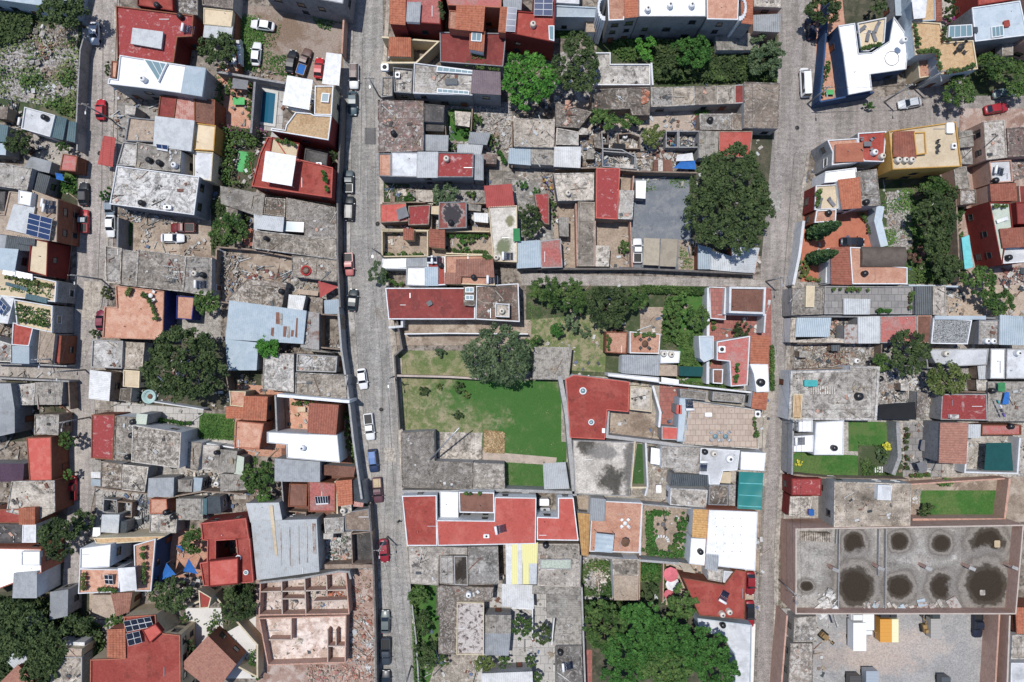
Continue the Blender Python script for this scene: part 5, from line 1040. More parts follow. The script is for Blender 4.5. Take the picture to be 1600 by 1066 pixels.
H('patched pale sheet roof left of the salmon roof', (3.8,0,'mx','Wg','1320,508 1340,508 1340,536 1320,536'), (4,0,'ml','Wg','1341,496 1374,495 1374,536 1341,536'))
H('salmon roofed house under the dark spreading tree', (4,.06,'pk','Wg','1375,494 1432,493 1432,536 1375,536'), (3.8,.1,'br','Wk','1433,493 1456,493 1453,536 1433,536'))
H('black and white mosaic gravel roofed house at right', (4.6,.25,'mo','Wg','1459,497 1519,500 1512,538 1455,537',dict(cap='Ww')), (4.4,.3,'c2','Wd','1530,500 1562,500 1561,538 1529,538'))
H('pale blue-grey sheet roof near the right edge', (4.6,0,'mb','Wg','1563,493 1598,495 1602,539 1562,538'))
wallrun('low wall round the junk yard above the whitish roof', '1246,537 1378,536 1376,572 1246,578', 2.6, 'Wm', .2)
H('large whitish stained roof with a crumbling broad rim', (5.2,.25,'cw','Ww','1236,580 1328,578 1328,572 1375,573 1370,657 1232,656',dict(pw=.4)), (5.3,.1,'oc','Wc','1240,616 1254,616 1252,655 1239,655',dict(z0=4.8)))
H('white roof with a round lid beside the dark tree', (3.8,.1,'wg','Wg','1450,546 1545,545 1542,570 1500,572 1462,568'))
H('bright white and grey roofed pair at the right edge', (4,.08,'w','Wg','1548,545 1571,545 1570,592 1547,592'), (4,.1,'wg','Wg','1573,545 1660,545 1660,592 1572,592'))
H('pink and white blotched roof below the olive tree', (3.6,.12,'rp','Wg','1472,616 1542,616 1543,657 1470,656'))
H('old ribbed fibre roof at the right edge with black tank', (3.6,0,'my','Wg','1545,597 1660,597 1660,658 1544,658'))
canopy('black shade cloth stretched over the yard beside the whitish roof', '1373,632 1430,628 1430,656 1373,655', 3, 'fab_black')
H('pure white cube house with grey street wall', (5.2,.2,'w','Ww','1275,660 1319,657 1318,711 1272,711'), (4.8,.2,'w','Ww','1248,657 1270,657 1270,675 1248,675'), (4.6,.2,'w','Ww','1241,682 1271,680 1270,706 1240,706'))
wallrun('tall grey wall along the right street beside the white cubes', '1240,656 1238,742', 5.2, 'Wg', .3)
H('house with a smooth clay tiled roof beside the green courtyard', (5.4,0,'t3','Wd','1470,662 1512,662 1509,724 1468,722',dict(rib='v')), (3.6,0,'ml','Wg','1513,664 1532,664 1531,684 1513,684'), (3.4,.3,'pk','Wn','1535,664 1596,664 1596,680 1534,680'))
wallrun('white wall between the clay roof and turf courtyard', '1512,690 1508,738 1590,740 1594,684', 3, 'Ww', .3)
wallrun('grey wall between the lawn garden and the grey patio', '1403,660 1406,715 1396,742', 3.4, 'Wg', .7)
canopy('dark green shade cloth over the turf courtyard', '1541,692 1580,692 1583,736 1538,735', 3, 'fab_dgreen')
H('red peeling roofed low house beside a blue patio corner', (4.6,.1,'rp','Wr','1237,748 1284,748 1283,775 1237,774'), (3.6,.2,'cw','Wr','1235,776 1270,776 1264,808 1233,806'))
H('wide blotchy concrete roof with a white hut above the unfinished hall', (6.4,.12,'c1','Wg','1304,753 1424,756 1422,824 1303,824'), (7.4,.1,'wg','Ww','1372,758 1394,759 1392,782 1371,781',dict(z0=6)))
wallrun('brick wall round the fenced lawn at right', '1424,757 1570,748', 2.6, 'Wk', .25); wallrun('red block wall right of the fenced lawn', '1578,748 1570,812 1426,812', 3, 'Wk', .4)
H('unfinished brick hall with puddled concrete roof slab', (6.8,2.5,'z6','Wk','1243,826 1600,820 1588,960 1243,960',dict(cap='Wk',pw=.22,win=0)))
for n_, s in (('short left','1308,828 1307,850'),('long left','1312,828 1310,958'),('short middle','1374,828 1373,900'),('long middle','1385,828 1384,958')):
    wallrun(n_+' beam-like cross wall over the unfinished hall slab', s, 5.0, 'Wg', .12, z0=4.25)
H('low concrete shed with mossy lid beside the gravel yard', (3.4,.05,'c1','Wg','1241,965 1276,963 1276,1003 1240,1003'), (3,.05,'cb','Wg','1235,1005 1271,1005 1268,1130 1228,1130'))
wallrun('brick wall along the right street beside the gravel yard', '1230,962 1222,1060 1218,1120', 5, 'Wk', .3)
wallrun('brick boundary wall with posts right of the gravel yard', '1562,958 1556,1060 1552,1120', 4, 'Wk', .3); wallrun('second brick wall further right of the gravel yard', '1578,962 1572,1120', 4.4, 'Wk', .3)
H('clay tiled house corner at the bottom right edge', (5,0,'t1','Wn','1588,950 1660,950 1660,990 1590,990'), (4.6,.2,'c1','Ww','1582,992 1660,992 1660,1030 1580,1030'), (4,.3,'wg','Ww','1580,1036 1660,1036 1660,1130 1578,1130'))

for lb, p_, z, m, th in (
 ('pale wall left of the pink path in the centre','1020,603 1032,645 1030,668',3.2,'Ww',.4),('white wall between the red villa court and hedge','430,618 433,690',4.6,'Wg',.3),('grey wall dividing the narrow court','1009,690 1012,760 1008,775',3,'Ww',.3),('white wall left of the narrow turf strip','992,690 986,762 1010,762',3,'Wc',.3),
 ('pale wall beside the clipped hedge at centre right','1107,450 1106,600',3.2,'Ww',.5),('white walled stair wing of the brown roofed villa','1134,450 1132,490 1196,492 1194,520',4,'Ww',.3),('low wall under the clipped hedge','1030,598 1180,614',3,'Ww',.3),
 ('thin concrete wall in the rubbish yard of the centre','870,200 866,262',3,'Wm',.2),('wall between the two junk yards','940,205 942,236 992,240 992,262',2.4,'Wg',.2),('long wall above the gravel lot','868,264 932,262 1000,268 1090,270',3,'Wm',.25),('wall left of the gravel lot','990,275 985,345 988,418',2.6,'Wk',.2),
 ('brick edged wall beside the dark driveway','900,318 902,416',3.4,'Wk',.2),('wall right of the dark driveway roofs','930,345 930,416',3,'Wk',.2),('thin white edge wall of the roofless brown terrace','1018,98 1020,133',3.4,'Ww',.3),('wall dividing plots behind the four bay roof','694,165 698,235',2.4,'Wm',.2),('wall right of the narrow hedge yard','738,170 736,205',2.4,'Wm',.2),('wall beside the grey weathered box','800,183 800,262',2.6,'Wm',.2),
 ('wall under the long three-colour house yard','597,317 640,316 760,318',2.4,'Wm',.2),('wall above the two small tiled roof patios','596,358 700,361 765,362',2.4,'Wc',.2),('wall below the plant patio','697,396 765,398',2.6,'Wc',.2),('wall dividing the pooled roof from the patio','674,318 673,385',2.6,'Wm',.2),('grey wall along the courtyard with the pool','338,112 400,122 445,130',3,'Wg',.4),('dark wall left of the swimming pool','398,128 392,208',3.6,'Wd',.4),
 ('grey wall at the foot of the car lot','368,10 366,60 372,110',2.8,'Wn',.25),('brick wall beside the street end of the car lot','537,28 534,84',3.2,'Wk',.3),('grey wall left of the dirt car yard','184,340 183,392',3.6,'Wd',.3),('wall between the dirt yards and low grey roofs','338,386 394,390 456,402',2.4,'Wm',.25),('rough wall left of the scrap yard','338,390 334,470',2.6,'Wm',.25),
 ('white topped wall above the pale blue workshop','345,472 442,484 500,492',3.4,'Wm',.25),('brown wall left of the workshop trees','352,580 358,612',3,'Wm',.2),('white wall between the walkway and dark cubic house','240,628 318,640',2.4,'Ww',.2),('wall below the lawn court','312,692 366,700',2.4,'Ww',.25),('brown wall between sheds right of the lawn court','440,752 445,820',3,'Wg',.2),('low wall between the brick patios','524,752 527,803',3.4,'Wc',.3),
 ('garden wall left of the rubble garden','907,868 906,945',3.4,'Wg',.3),('wall between the pale slabs and ball tree','1000,872 999,940',2.6,'Wk',.2),('wall right of the ball tree court','1037,880 1036,942',2.6,'Wk',.2),('white wall at the edge of the circular patio','1003,790 1000,868',3.2,'Ww',.3),('wall along the top of the circular patio','1003,788 1082,795',3,'Wg',.25),('long pale wall right of the fibre roofed rooms','909,918 912,1010 916,1120',3.6,'Wg',.3),
 ('low wall round the strip garden','640,912 650,1000 656,1100',2.2,'Wg',.25),('wall under the striped roofs courtyard','800,950 832,952 832,1000',2.2,'Ww',.2),('white wall right of the twin court trees','866,966 862,1008',2.4,'Ww',.2),('wall in front of the pink blotched roof','1470,612 1545,613',2.8,'Wm',.2),('wall between the junk yard and dark tree yard','1446,540 1450,575 1470,575',2.6,'Wg',.2),('grey wall under the grey terrace row','1236,494 1480,496 1600,498',3.4,'Wd',.3),
 ('wall at the foot of the right green lot','1420,446 1500,448',2.6,'Wl',.3),('brick wall right of the right green lot','1494,300 1500,440',3,'Wm',.25),('curved pale wall left of the green lot','1376,322 1372,345 1382,385',3.2,'Wl',1.4),('white wall along the cypress patio','1256,345 1250,395 1240,445',3.4,'Ww',.5),('white wall beside the lower clay roof','1294,388 1292,442',3.2,'Ww',.5),('wall left of the white cubes garden','1240,742 1300,748 1420,750',3,'Wm',.3),
 ('wall round the small left courtyards','122,196 120,235',2.6,'Wg',.25),('wall above the alley','-20,568 60,570 104,572',3,'Wg',.3),('wall below the alley','-20,590 60,594 108,596',3,'Wg',.3),('kerbside wall of the left lane houses','107,596 109,640',2.6,'Wm',.2)):
    wallrun(lb, p_, z, m, th)

for lb, z, m, q in (
 ('low grey slab roof beside the white ribbed box',2.8,'c2','868,208 886,208 886,226 868,226'),('small white roof above the white ribbed box',3.3,'cw','887,206 903,206 903,225 887,225'),('tiny pale slab carrying one plant',2.6,'cw','905,199 919,202 918,210 905,210'),('black tarpaulin covered hut in the junk yards',2.2,'fab_black','958,224 977,226 977,233 960,233'),('narrow tilted grey slab in the junk yards',2.3,'c1','928,215 937,213 940,232 930,230'),('dark frame hut in the triangular junk room',2.2,'mk','987,243 993,246 992,257 986,255'),
 ('left brown sheet roof beside the blue tarpaulin',2.4,'br','1023,250 1028,250 1027,268 1022,268'),('white sheet between the two brown sheets',2.5,'cw','1029,251 1035,251 1035,268 1029,268'),('right brown sheet roof beside the blue tarpaulin',2.4,'br','1036,250 1048,250 1051,268 1036,268'),('little white hut roof by the ribbed pale room',3,'cw','1096,224 1105,224 1105,234 1096,234'),('grey tin sheet among the left junk heaps',2.2,'my','918,234 928,234 928,248 917,248'),('pale box roof below the lidded blue tank',2.2,'cw','962,256 990,258 989,265 962,263'),
 ('pale concrete slab in the yard behind the worn roofs',2.6,'cw','711,174 735,176 733,198 712,195'),('weathered slab left of the grey-green tree',2.4,'c1','650,297 677,298 676,320 654,312'),('cream floor room left of the pooled roof',3,'cm','673,323 689,322 687,335 674,334'),('striped grey sheet above the pooled roof side',2.6,'my','729,318 751,321 750,330 729,328'),('white sheet roof beside the magenta cloth',2.8,'mw','741,333 762,334 762,348 742,346'),('brown sheet lean-to near the three-colour house',2.6,'cr','754,241 776,242 775,256 755,255'),('small dark shed below the worn concrete annex',2.8,'cd','665,193 694,194 693,205 665,204'),
 ('pale green topped block beside the grey roof strip',5.3,'pg','214,647 230,648 228,663 212,662'),('concrete roof with one tank beside the lawn court',3.4,'c1','318,696 343,697 340,735 316,733'),('ribbed grey roof right of the one-tank roof',3.4,'my','345,703 370,706 366,738 341,737'),('pale greenish lean-to by the bushy shed tree',3.2,'pg','371,712 381,715 379,742 366,740'),('wide old ribbed roof below the lean-to',3.3,'my','344,741 385,743 388,765 345,768'),('bright blue-grey sheet hut in the shed row',3,'mb','303,747 316,748 313,769 302,768'),('white metal awning box on the lane',2.6,'mw','143,738 156,738 156,747 143,746'),('second white awning box on the lane',2.6,'mb','143,749 156,750 156,760 143,758'),('wooden crate roof at the lane corner',2.8,'my','145,719 157,720 157,737 145,736'),('dark blue sheet beside the pale ribbed hut',3,'mk','187,815 198,816 197,832 186,832'),('dark glass roof left of the orange court',3.4,'mk','325,777 343,777 345,802 325,802'),('green mesh cage roof beside the dark glass roof',3.2,'mt','314,780 323,780 323,804 314,802'),
 ('long low brown beam roof in the dirt yard',3.3,'cb','390,438 447,443 446,449 388,444'),('grey lean-to slab beside the dirt yard tree',3,'cb','354,324 371,326 370,343 354,341'),('orange earth slab under the stained yard tree',2.4,'Wo','384,357 396,358 394,384 382,382'),('rough tan floor slab near the street in the dirt yard',1.2,'cb','485,464 504,466 503,490 484,488'),('cream stone shelf above the white ribbed shed',1.6,'tn','465,452 497,456 496,462 465,459'),
 ('pale canopy roof at the corner by the brick patio',3.6,'cw','533,790 548,786 549,800 536,806'),('pinkish brick court roof under the shade',2.8,'pk','452,705 470,706 470,716 452,716') ,('red striped awning at the street wall',3.2,'ms','554,784 567,786 566,792 553,791'),('brown room roof behind the street wall',3,'br','505,727 555,730 552,745 505,742'),('light left half of the pale hut by the green rubbish',3.4,'cw','506,834 520,834 520,842 506,842'),
 ('rusty small roof left in the right junk yard',2.6,'my','1250,549 1262,549 1262,558 1250,558'),('dark low hut beside the right junk yard cistern',2.4,'mk','1300,540 1312,540 1312,548 1300,548'),('grey sheet roof right of the black shade cloth',3,'cb','1434,612 1450,616 1440,654 1432,652'),('small white hut below the dark spreading tree',2.6,'cw','1408,600 1420,600 1420,610 1408,610'),('long pale sheet above the mosaic roof',4.8,'bl','1461,494 1540,494 1540,499 1461,499'),('blue-grey side shed near the olive tree',2.8,'ml','1528,572 1543,572 1543,592 1530,592'),('narrow grey roof strip beside white roof pair',2.9,'c2','1526,594 1542,595 1542,610 1527,610'),
 ('grey slab between teal sheds and courtyard tree',2.8,'cb','-10,166 12,168 10,186 -10,184'),('small grey roof in the dark court by the solar house',4,'cd','0,300 8,300 6,330 -4,328'),('white awnings row above the planted terrace',6.3,'w','6,419 24,423 22,432 4,428'),('second white awning above the planted terrace',6.3,'w','26,424 50,429 50,438 24,433'),('blue pond box in the planted terrace',6.1,'mt','10,441 42,450 41,455 9,446'),('blue glass box in the lower planted terrace',6.2,'mt','42,459 72,466 72,474 40,467'),('metal panel strip above the small planted pots',6.6,'mk','28,368 54,373 53,384 26,380'),
 ('small white roof left of the bottom brown wall',3.4,'w','146,825 156,825 156,838 145,838'),('tan gravel half circle roof by the clay lean-to',2.2,'tn','143,930 174,930 182,960 168,966 144,956'),('white gazebo top near the lane courtyards',3.6,'cw','196,165 212,167 210,180 196,178'),('orange floor nook behind the rust-red roof',3,'or','206,205 214,206 212,220 204,219'),('grey deck between the tall villa and the fork tree',4,'bl','1398,-10 1418,-10 1420,24 1400,24'),('rusted roof corner behind the brick rows',3.6,'cr','1578,250 1600,248 1600,278 1580,282'),('grey concrete roof in front of the brick rows',3.4,'c1','1495,232 1518,232 1520,256 1496,256'),
 ('white railing terrace strip beside the villa awning',3.2,'w','1034,590 1060,594 1060,600 1034,597'),('small red flat box roof beside the tan terrace',4.4,'rs','1058,633 1065,634 1065,647 1057,646'),('cream slab right of the gravel roofed house',3.8,'cm','1126,738 1142,738 1141,755 1124,754'),('narrow white pump room in the pale patio',3,'w','1018,700 1030,702 1030,726 1017,724'),('grey box roof left of the teal awning foot',3.4,'c2','1140,758 1149,758 1148,790 1139,790'),('stained slab in front of the huge tree shed',2.6,'tn','1130,205 1131,206 1131,207 1130,207')):
    if 'huge tree shed' in lb: continue
    shed(lb, z, m, q, 'Wm' if z < 3 else 'Wg')
for lb, q, z, m in (('caged frame walls in the junk yards','937,208 950,208 950,225 937,225',2.2,'Wm'),('triangular roofless junk room walls','942,232 972,234 994,246 994,264 942,260',2.6,'Wg'),('right roofless junk room walls','1041,205 1059,205 1059,230 1041,230',2.6,'Wg'),('far right roofless junk room walls','1061,205 1092,205 1092,230 1061,230',2.6,'Wg'),('low pen walls left of the flat roofed rooms','162,780 182,782 181,802 161,800',2,'Wg'),('second pen walls left of the flat roofed rooms','184,784 206,786 205,808 183,806',2,'Wm'),('roofless brick cell beside the dirt slab','424,467 440,468 440,479 424,478',2.6,'Wg'),('roofless cell at the brick patio','447,799 478,801 477,812 446,810',2.2,'Wm'),('small well walls in the middle of the junk','966,210 984,208 1000,214 1000,232 968,232',2,'Wm')):
    wallrun(lb, q, z, m, .16, closed=True)
def strips(root, z, mat, name, qs):
    for q in qs.split(';'):
        b = MB(); p = P(q, z); b.prism(p, z-.03, z); b.build(name, M(mat), root)
RT = {o.get('label'): o for o in bpy.data.objects if o.get('label')}
strips(RT['big pale blue tin roofed workshop in the left-middle block'], 5.09, 'br', 'rust_sheet', '431,488 436,488 437,507 431,506;424,512 428,512 427,526 423,524;443,510 448,510 446,527 442,526;455,516 459,516 458,526 454,526;463,497 465,497 464,528 461,526')
strips(RT['big pale blue tin roofed workshop in the left-middle block'], 5.10, 'my', 'pale_sheet', '437,490 441,490 441,508 437,508;449,510 453,510 452,528 448,528')
strips(RT['enormous rusty ribbed tin roofed warehouse near the middle street'], 5.2, 'mx', 'rust_sheet', '488,818 493,818 494,866 489,866;438,826 439,826 440,884 439,884;452,824 453,824 454,884 453,884;466,822 467,822 468,882 467,882;479,822 480,822 481,880 480,880')
strips(RT['enormous rusty ribbed tin roofed warehouse near the middle street'], 5.21, 'cm', 'fibreglass_sheet', '420,790 426,790 434,868 430,868')
for lb, px, py in (('round manhole cover by the middle street bend',590,350),('round manhole cover near the lawn height of the street',596,640),('round manhole cover on the left lane',156,240),('round manhole cover on the right street',1205,560),('round manhole cover at the fork',1245,200)):
    X, Y = w(px, py, 0); o = empty('manhole_cover', (X, Y, .11), lb, 'manhole cover'); m = MB(); m.lathe((0, 0, 0), [(.38, 0), (.38, .03)], 20); local('lid', m, M('iron'), o); m = MB(); m.lathe((0, 0, 0), [(.48, 0), (.48, .02)], 20); local('frame', m, M('c2'), o)
GZ2 = .125
for q in ('161,60 162.2,60 160,300 154,440 153,440 159,300','566,60 567,60 564,300 567,300 566,300 563,300','607,620 608,620 616,760 615,760','1192,640 1193,640 1186,860 1185,860','1240,240 1241,240 1222,470 1221,470'):
    GZ2 += .002; fsheet('gutter', q, M('Ws'), GZ2)
for q, m in (('570,200 588,200 588,226 570,226','dconc'),('132,440 160,440 156,500 128,500','conc'),('585,480 602,482 604,500 586,498','conc'),('1202,300 1222,300 1220,330 1200,330','conc'),('1180,700 1190,700 1190,730 1179,730','dconc'),('600,700 618,700 620,722 602,722','conc')):
    GZ2 += .002; fsheet('road_patch', q, GR[m](), GZ2)
# ================================================================ TREES AND SHRUBS
T = tree
for a in (
 ('dark ragged tree over the top of the rubbish lot', 98,18,44,8,'d',26), ('dark tree filling the left courtyard', 28,222,22,5,'d'), ('round clipped bright tree in the grey courtyard', 96,231,11,3.4,'m'),
 ('green street tree beside the orange-red roof', 105,687,15,5,'m'), ('small yellow-green street tree above the red pickup', 105,742,9,3.6,'s'), ('broad tree over the lane beside the white modern house', 90,840,34,8,'d',36), ('dark tree spilling over the lane by the grey sheds', 128,815,20,5,'d',18),
 ('dark tree mass at the bottom left edge', 22,985,48,8,'d',50), ('dark tree below the long narrow grey roof', 70,1010,40,7,'d',44), ('green tree beside the bottom left corner roof', 60,1055,30,7,'d'),
 ('dark leafy tree next to the planted bottom garden', 120,975,26,5,'d',18), ('small tree beside the pink tiled lean-to', 180,970,16,4,'m',12), ('tree shading the courtyard beside the top car lot', 340,76,33,7,'d',28), ('small shrubby tree left of the swimming pool patio', 360,135,10,3,'m',14),
 ('round green tree above the stained dirt yard', 358,358,30,6,'m',27), ('small round tree right of the indigo walls', 322,472,22,5,'m',20), ('very large dark round tree in the left-middle block', 285,570,68,11,'d',64), ('bright tree growing through the pale blue workshop edge', 420,540,24,6,'v',20),
 ('bushy tree beside the grey shed roof', 403,745,28,6,'m',32), ('smaller tree just under the bushy shed tree', 412,780,14,4.5,'s',12), ('round tree between the sails and the small sheds', 302,846,20,5,'m',22), ('dark spreading tree below the blue sails', 266,930,36,7,'d',28), ('dark shadowy tree in the triangular garden', 372,945,30,5,'d',30),
 ('low tree between the villas beside the diagonal roof', 292,1010,14,4,'d'), ('tree beside the ochre roofed house corner', 522,243,11,4,'d',10),
 ('big bright green round tree near the top centre', 826,124,46,9,'v',49), ('tall dark tree right of the big bright tree', 902,98,38,9,'d',52), ('dense round tree by the street end of the patios', 693,302,22,4,'g',18), ('grey-green street tree at the bend of the middle street', 589,428,16,5,'g',20),
 ('oval dark tree between the red strip and puddled terrace', 828,345,19,5,'d',30), ('two-lobed shrub tree left of the junk yards', 945,184,26,4.5,'m',18), ('small tree beside the two-lobed one', 985,190,20,4,'m',12), ('dark round tree among the junk yards', 1022,213,19,4.5,'o',19),
 ('bright tree below the tall white topped house', 1009,74,18,5,'v',20), ('bright tree in the wild garden left of the fibre roof', 1085,80,34,6,'b',26), ('silvery tree leaning over the right street wall', 1195,88,30,5,'g',36), ('dark tree in the middle of the wild garden', 1060,100,28,4,'d',20),
 ('huge dark canopy tree beside the right street', 1141,313,72,12,'d',90), ('dark tree at the end of the narrow alley', 852,455,26,6,'m',26), ('round tree in the alley garden', 893,462,28,7,'m',30), ('spreading dark tree in the centre gardens', 950,478,36,8,'d',38), ('light tree beside the spreading garden tree', 990,464,28,6,'m',20), ('bluish tree by the white gravel', 893,505,16,4,'g',14),
 ('small yellow-green bush tree on the dry plot', 872,516,14,3.4,'b',12), ('banana-like leafy tree in the hedge garden', 1065,480,14,3.6,'s',26), ('dark leafy tree by the white villa wall', 1090,495,18,4.6,'m',26), ('leafy tree in the hedge garden beside the lawn strip', 1050,500,16,4.6,'m',26), ('tree in the courtyard of the white corner villa', 1160,515,15,3.4,'d',14),
 ('huge grey-green tree over both lawns', 778,556,56,10,'g',50), ('small dark tree in the corner of the huge one', 833,532,13,4,'m',11), ('small bright round tree beside the rubble garden', 1066,943,28,6,'m',27), ('clipped ball tree beside the pink umbrella', 1016,925,15,3.4,'d',14),
 ('left of the pair of round courtyard trees', 815,980,17,4.4,'m',20), ('right of the pair of round courtyard trees', 846,991,17,4.4,'d',20), ('small tree below the pair of round trees', 829,1034,10,3,'m'), ('brownish tree above the long white bottom roof', 756,1037,18,3.6,'o',14), ('compact bright tree right of the brownish one', 788,1036,11,3,'m',13), ('little tree at the bottom edge beside the white roof', 837,1060,10,3,'m'),
 ('big tree in the strip garden by the middle street', 655,930,18,4.4,'m',18), ('narrow tree in the strip garden lower down', 664,975,16,4.2,'d',22), ('dark tree at the bottom of the strip garden', 668,1022,20,4.6,'d',26), ('small shrub tree by the pale patio at the bottom', 692,1032,10,2.8,'m'),
 ('dark tree overhanging the blue walled corner at the top', 1290,12,28,8,'d',26), ('dark round tree at the top beside the pale blue wall', 1375,5,14,7,'d',18), ('dense tree in the ochre terrace courtyard', 1482,12,14,6,'d',20), ('dark shade tree over the upper right road', 1500,142,26,6,'m',26), ('broad tree above the parked cars at upper right', 1570,108,40,6,'m',18), ('tree shading the silver car at upper right', 1592,135,22,5.5,'m',16), ('leafy tree left of the tiny hut', 1545,95,20,5,'m',12),
 ('tall dark tree in the right green lot', 1462,345,34,8,'d',52), ('tree top beside the yellow house wall', 1460,292,26,6,'m',16), ('round dark tree below the tall one', 1480,420,27,6,'d',26), ('round tree beside the maroon house', 1533,440,28,6,'m',26), ('leafy tree at the right above the sheet roofs', 1562,472,26,5,'m',20), ('purple leaved shrub tree in the right green lot', 1434,397,16,3.4,'r',14), ('upright tree beside the bare brick rows', 1488,300,13,5,'d',14),
 ('dark spreading tree in the middle of the right block', 1424,552,32,8,'d',42), ('small bright tree left of the dark spreading one', 1380,566,18,5,'m',16), ('olive green tree right of the dark spreading one', 1482,592,36,6,'o',26), ('small tree at the right edge beside the ribbed roof', 1598,626,10,4,'d'), ('tree right of the small tiled wall at the corner', 1592,1050,14,3,'m',12)):
    lab, px, py, r, h, lf = a[:6]; T(lab+' with leafy crown' if len(lab.split()) < 5 else lab, px, py, r, h, lf, a[6] if len(a) > 6 else None)
# one large grove
for i, (px, py, r, ry, h, lb) in enumerate(((945,985,36,34,8,'leftmost crown of the big green grove'), (1000,965,34,24,8,'upper left crown of the big green grove'), (985,1015,44,34,9,'middle left crown of the big green grove'), (1045,1000,40,34,9,'central crown of the big green grove'), (1040,1045,46,30,9,'lower central crown of the big green grove'), (1100,1015,42,34,9,'right crown of the big green grove'), (1122,1050,36,24,8,'lowest right crown of the big green grove'), (975,1052,36,22,8,'bottom left crown of the big green grove'), (938,955,26,16,6,'top left crown of the big green grove'))):
    T(lb, px, py, r, h, 'b' if i % 4 else 'm', ry*1.06, group=None, flat=.4, dense=1.3)
cypress('upper of two tall cypresses leaning out over the orange patio', 1266,366,11.5,1.45); cypress('lower of two tall cypresses leaning out over the orange patio', 1264,406,11,1.25)
for a in (
 ('hedge plant clipped long beside the left lane', 165,303,9,'b',14,1.8), ('trailing plants on the white modernist house front', 168,108,5,'d',12,1.5), ('leafy bush right of the blue tarp in the little garden', 107,280,8,'s',7,1.2), ('bush along the terracotta terrace entrance', 165,460,8,'o',14,1.4), ('bush at the lane corner below the terracotta terrace', 148,521,9,'d',6,1.5),
 ('bush at the top of the centre ochre walls', 715,50,5,'m',4,1.4), ('round shrub in the cluttered yard by grey sheets', 769,221,11,'m',13,2.2), ('narrow hedge in the cluttered concrete yard', 711,190,5,'b',18,1.6), ('leafy bush beside the narrow hedge', 727,203,11,'b',10,1.8), ('bush behind the worn four bay roof', 745,190,11,'m',12,1.8), ('bush in front of the long three-colour house', 640,310,9,'b',8,1.6), ('small bush in the yard with grey sheets', 708,232,6,'m',6,1.4),
 ('bush left of the two plant pots garden', 735,372,10,'m',8,1.6), ('bush in the middle of the plant patio', 724,383,10,'b',9,1.6), ('spindly bush near the white patio in the centre', 735,304,9,'m',7,1.6), ('round bush beside the paved patio', 975,387,10,'m',13,2.0), ('bush beside the red strip roof upper', 815,288,10,'b',7,1.5), ('bush beside the red strip roof lower', 838,299,7,'b',6,1.5), ('hedge strip right of the red strip roof', 864,325,5,'m',26,1.8),
 ('dark round bush left on the lawn', 661,612,9,'d',9,1.8), ('small bush next to the round lawn bush', 687,604,5,'o',5,1.2), ('dark bush on the middle of the lawn', 718,606,10,'d',10,1.8), ('olive bush touching the dark lawn bush', 728,618,6,'o',6,1.3), ('lonely bush lower on the lawn', 715,648,9,'d',8,1.6), ('bush at the top lawn edge', 688,551,10,'g',8,1.4),
 ('clump of low blue-green shrubs on the dry plot', 912,520,12,'g',10,1.4), ('bush inside the circular patio upper left', 1026,803,8,'b',10,1.8), ('bush inside the circular patio left', 1022,835,6,'b',10,1.6), ('bush ring piece right of the circular patio', 1066,815,12,'b',16,2), ('bush ring piece lower right of the circular patio', 1062,840,12,'b',12,2), ('bush below the circular patio', 1053,856,12,'m',8,1.8), ('bush left below the circular patio', 1014,858,12,'m',6,1.6), ('long hedge left of the circular patio', 999,840,4,'m',26,1.8),
 ('hedge top above the rubble garden right side', 1015,890,20,'b',10,2), ('bright yellow bush beside the stone path', 1390,698,13,'y',7,1.5), ('blue-green bush on the rockery', 1383,712,16,'g',14,1.2), ('yellow flower bush at the lower garden corner', 1249,723,6,'y',6,1), ('dark bush at the left end of the fenced lawn', 1447,796,13,'d',12,2), ('bush at the fenced lawn top left', 1478,754,14,'s',6,1.6),
 ('magenta bougainvillea on the terrace rail at upper right', 1485,30,9,'f',8,1.6), ('smaller magenta bougainvillea beside the grey-white roof', 1517,29,4,'f',5,1.2), ('plants right of the orange patio car', 1363,357,8,'m',11,1.6), ('bush mass beside the lower cypress', 1256,420,10,'o',16,1.6), ('green bush outside the patio wall', 1248,358,5,'b',6,1.3), ('palm-like spiky plant under the white house', 1358,165,9,'b',5,2), ('shrub against the blue wall inside the yard', 1293,105,5,'b',16,2), ('dark vines along the blue garden', 1286,135,5,'m',16,2),
 ('plant at the bottom left roof patio', 85,1030,6,'d',4,1), ('low shrub row near the middle street facade', 553,700,5,'m',20,1.4), ('bush beside the dark wall near middle street', 547,650,5,'m',14,1.4), ('big bush in the bottom villa path', 288,970,7,'m',14,1.6), ('long bush in the white gravel garden', 330,985,7,'m',16,1.4), ('bush under the white gravel garden wall', 393,1035,6,'b',16,1.2), ('bush next to the white gravel garden corner', 402,1055,9,'b',8,1.6)):
    lab, px, py, r, lf, ry, h = a; shrub(lab, px, py, r, lf, h, z0=({'plant at the bottom left roof patio': 4.7}.get(lab, 5.6*0+0)) , ry=ry)
cover('climbing vines and flowering hedge round the sunken green court', '338,125 350,125 350,200 412,208 405,232 372,232 366,285 395,290 340,290 334,200', 'm', 26, 2.4, .26, 'climbing_vines')
cover('dense hedge ring round the circular patio', '1008,797 1046,797 1044,803 1020,804 1018,830 1026,856 1050,862 1070,850 1078,830 1076,800 1084,802 1082,870 1008,866', 'b', 60, 1.5, .24, 'hedge')
cover('pink flowering creeper along the hedge of the sunken court', '345,195 420,205 415,214 350,206', 'f', 10, 2.7, .18, 'flowering_creeper')
cover('green lawn strip with daisies beside the sunken court', '386,238 400,240 392,275 380,272', 's', 40, .3, .14)
cover('rampant weeds over the rubbish lot', '-40,20 125,60 120,190 85,170 0,150 -40,140', 'w', 7, .8, .26, 'weeds', clump=1)
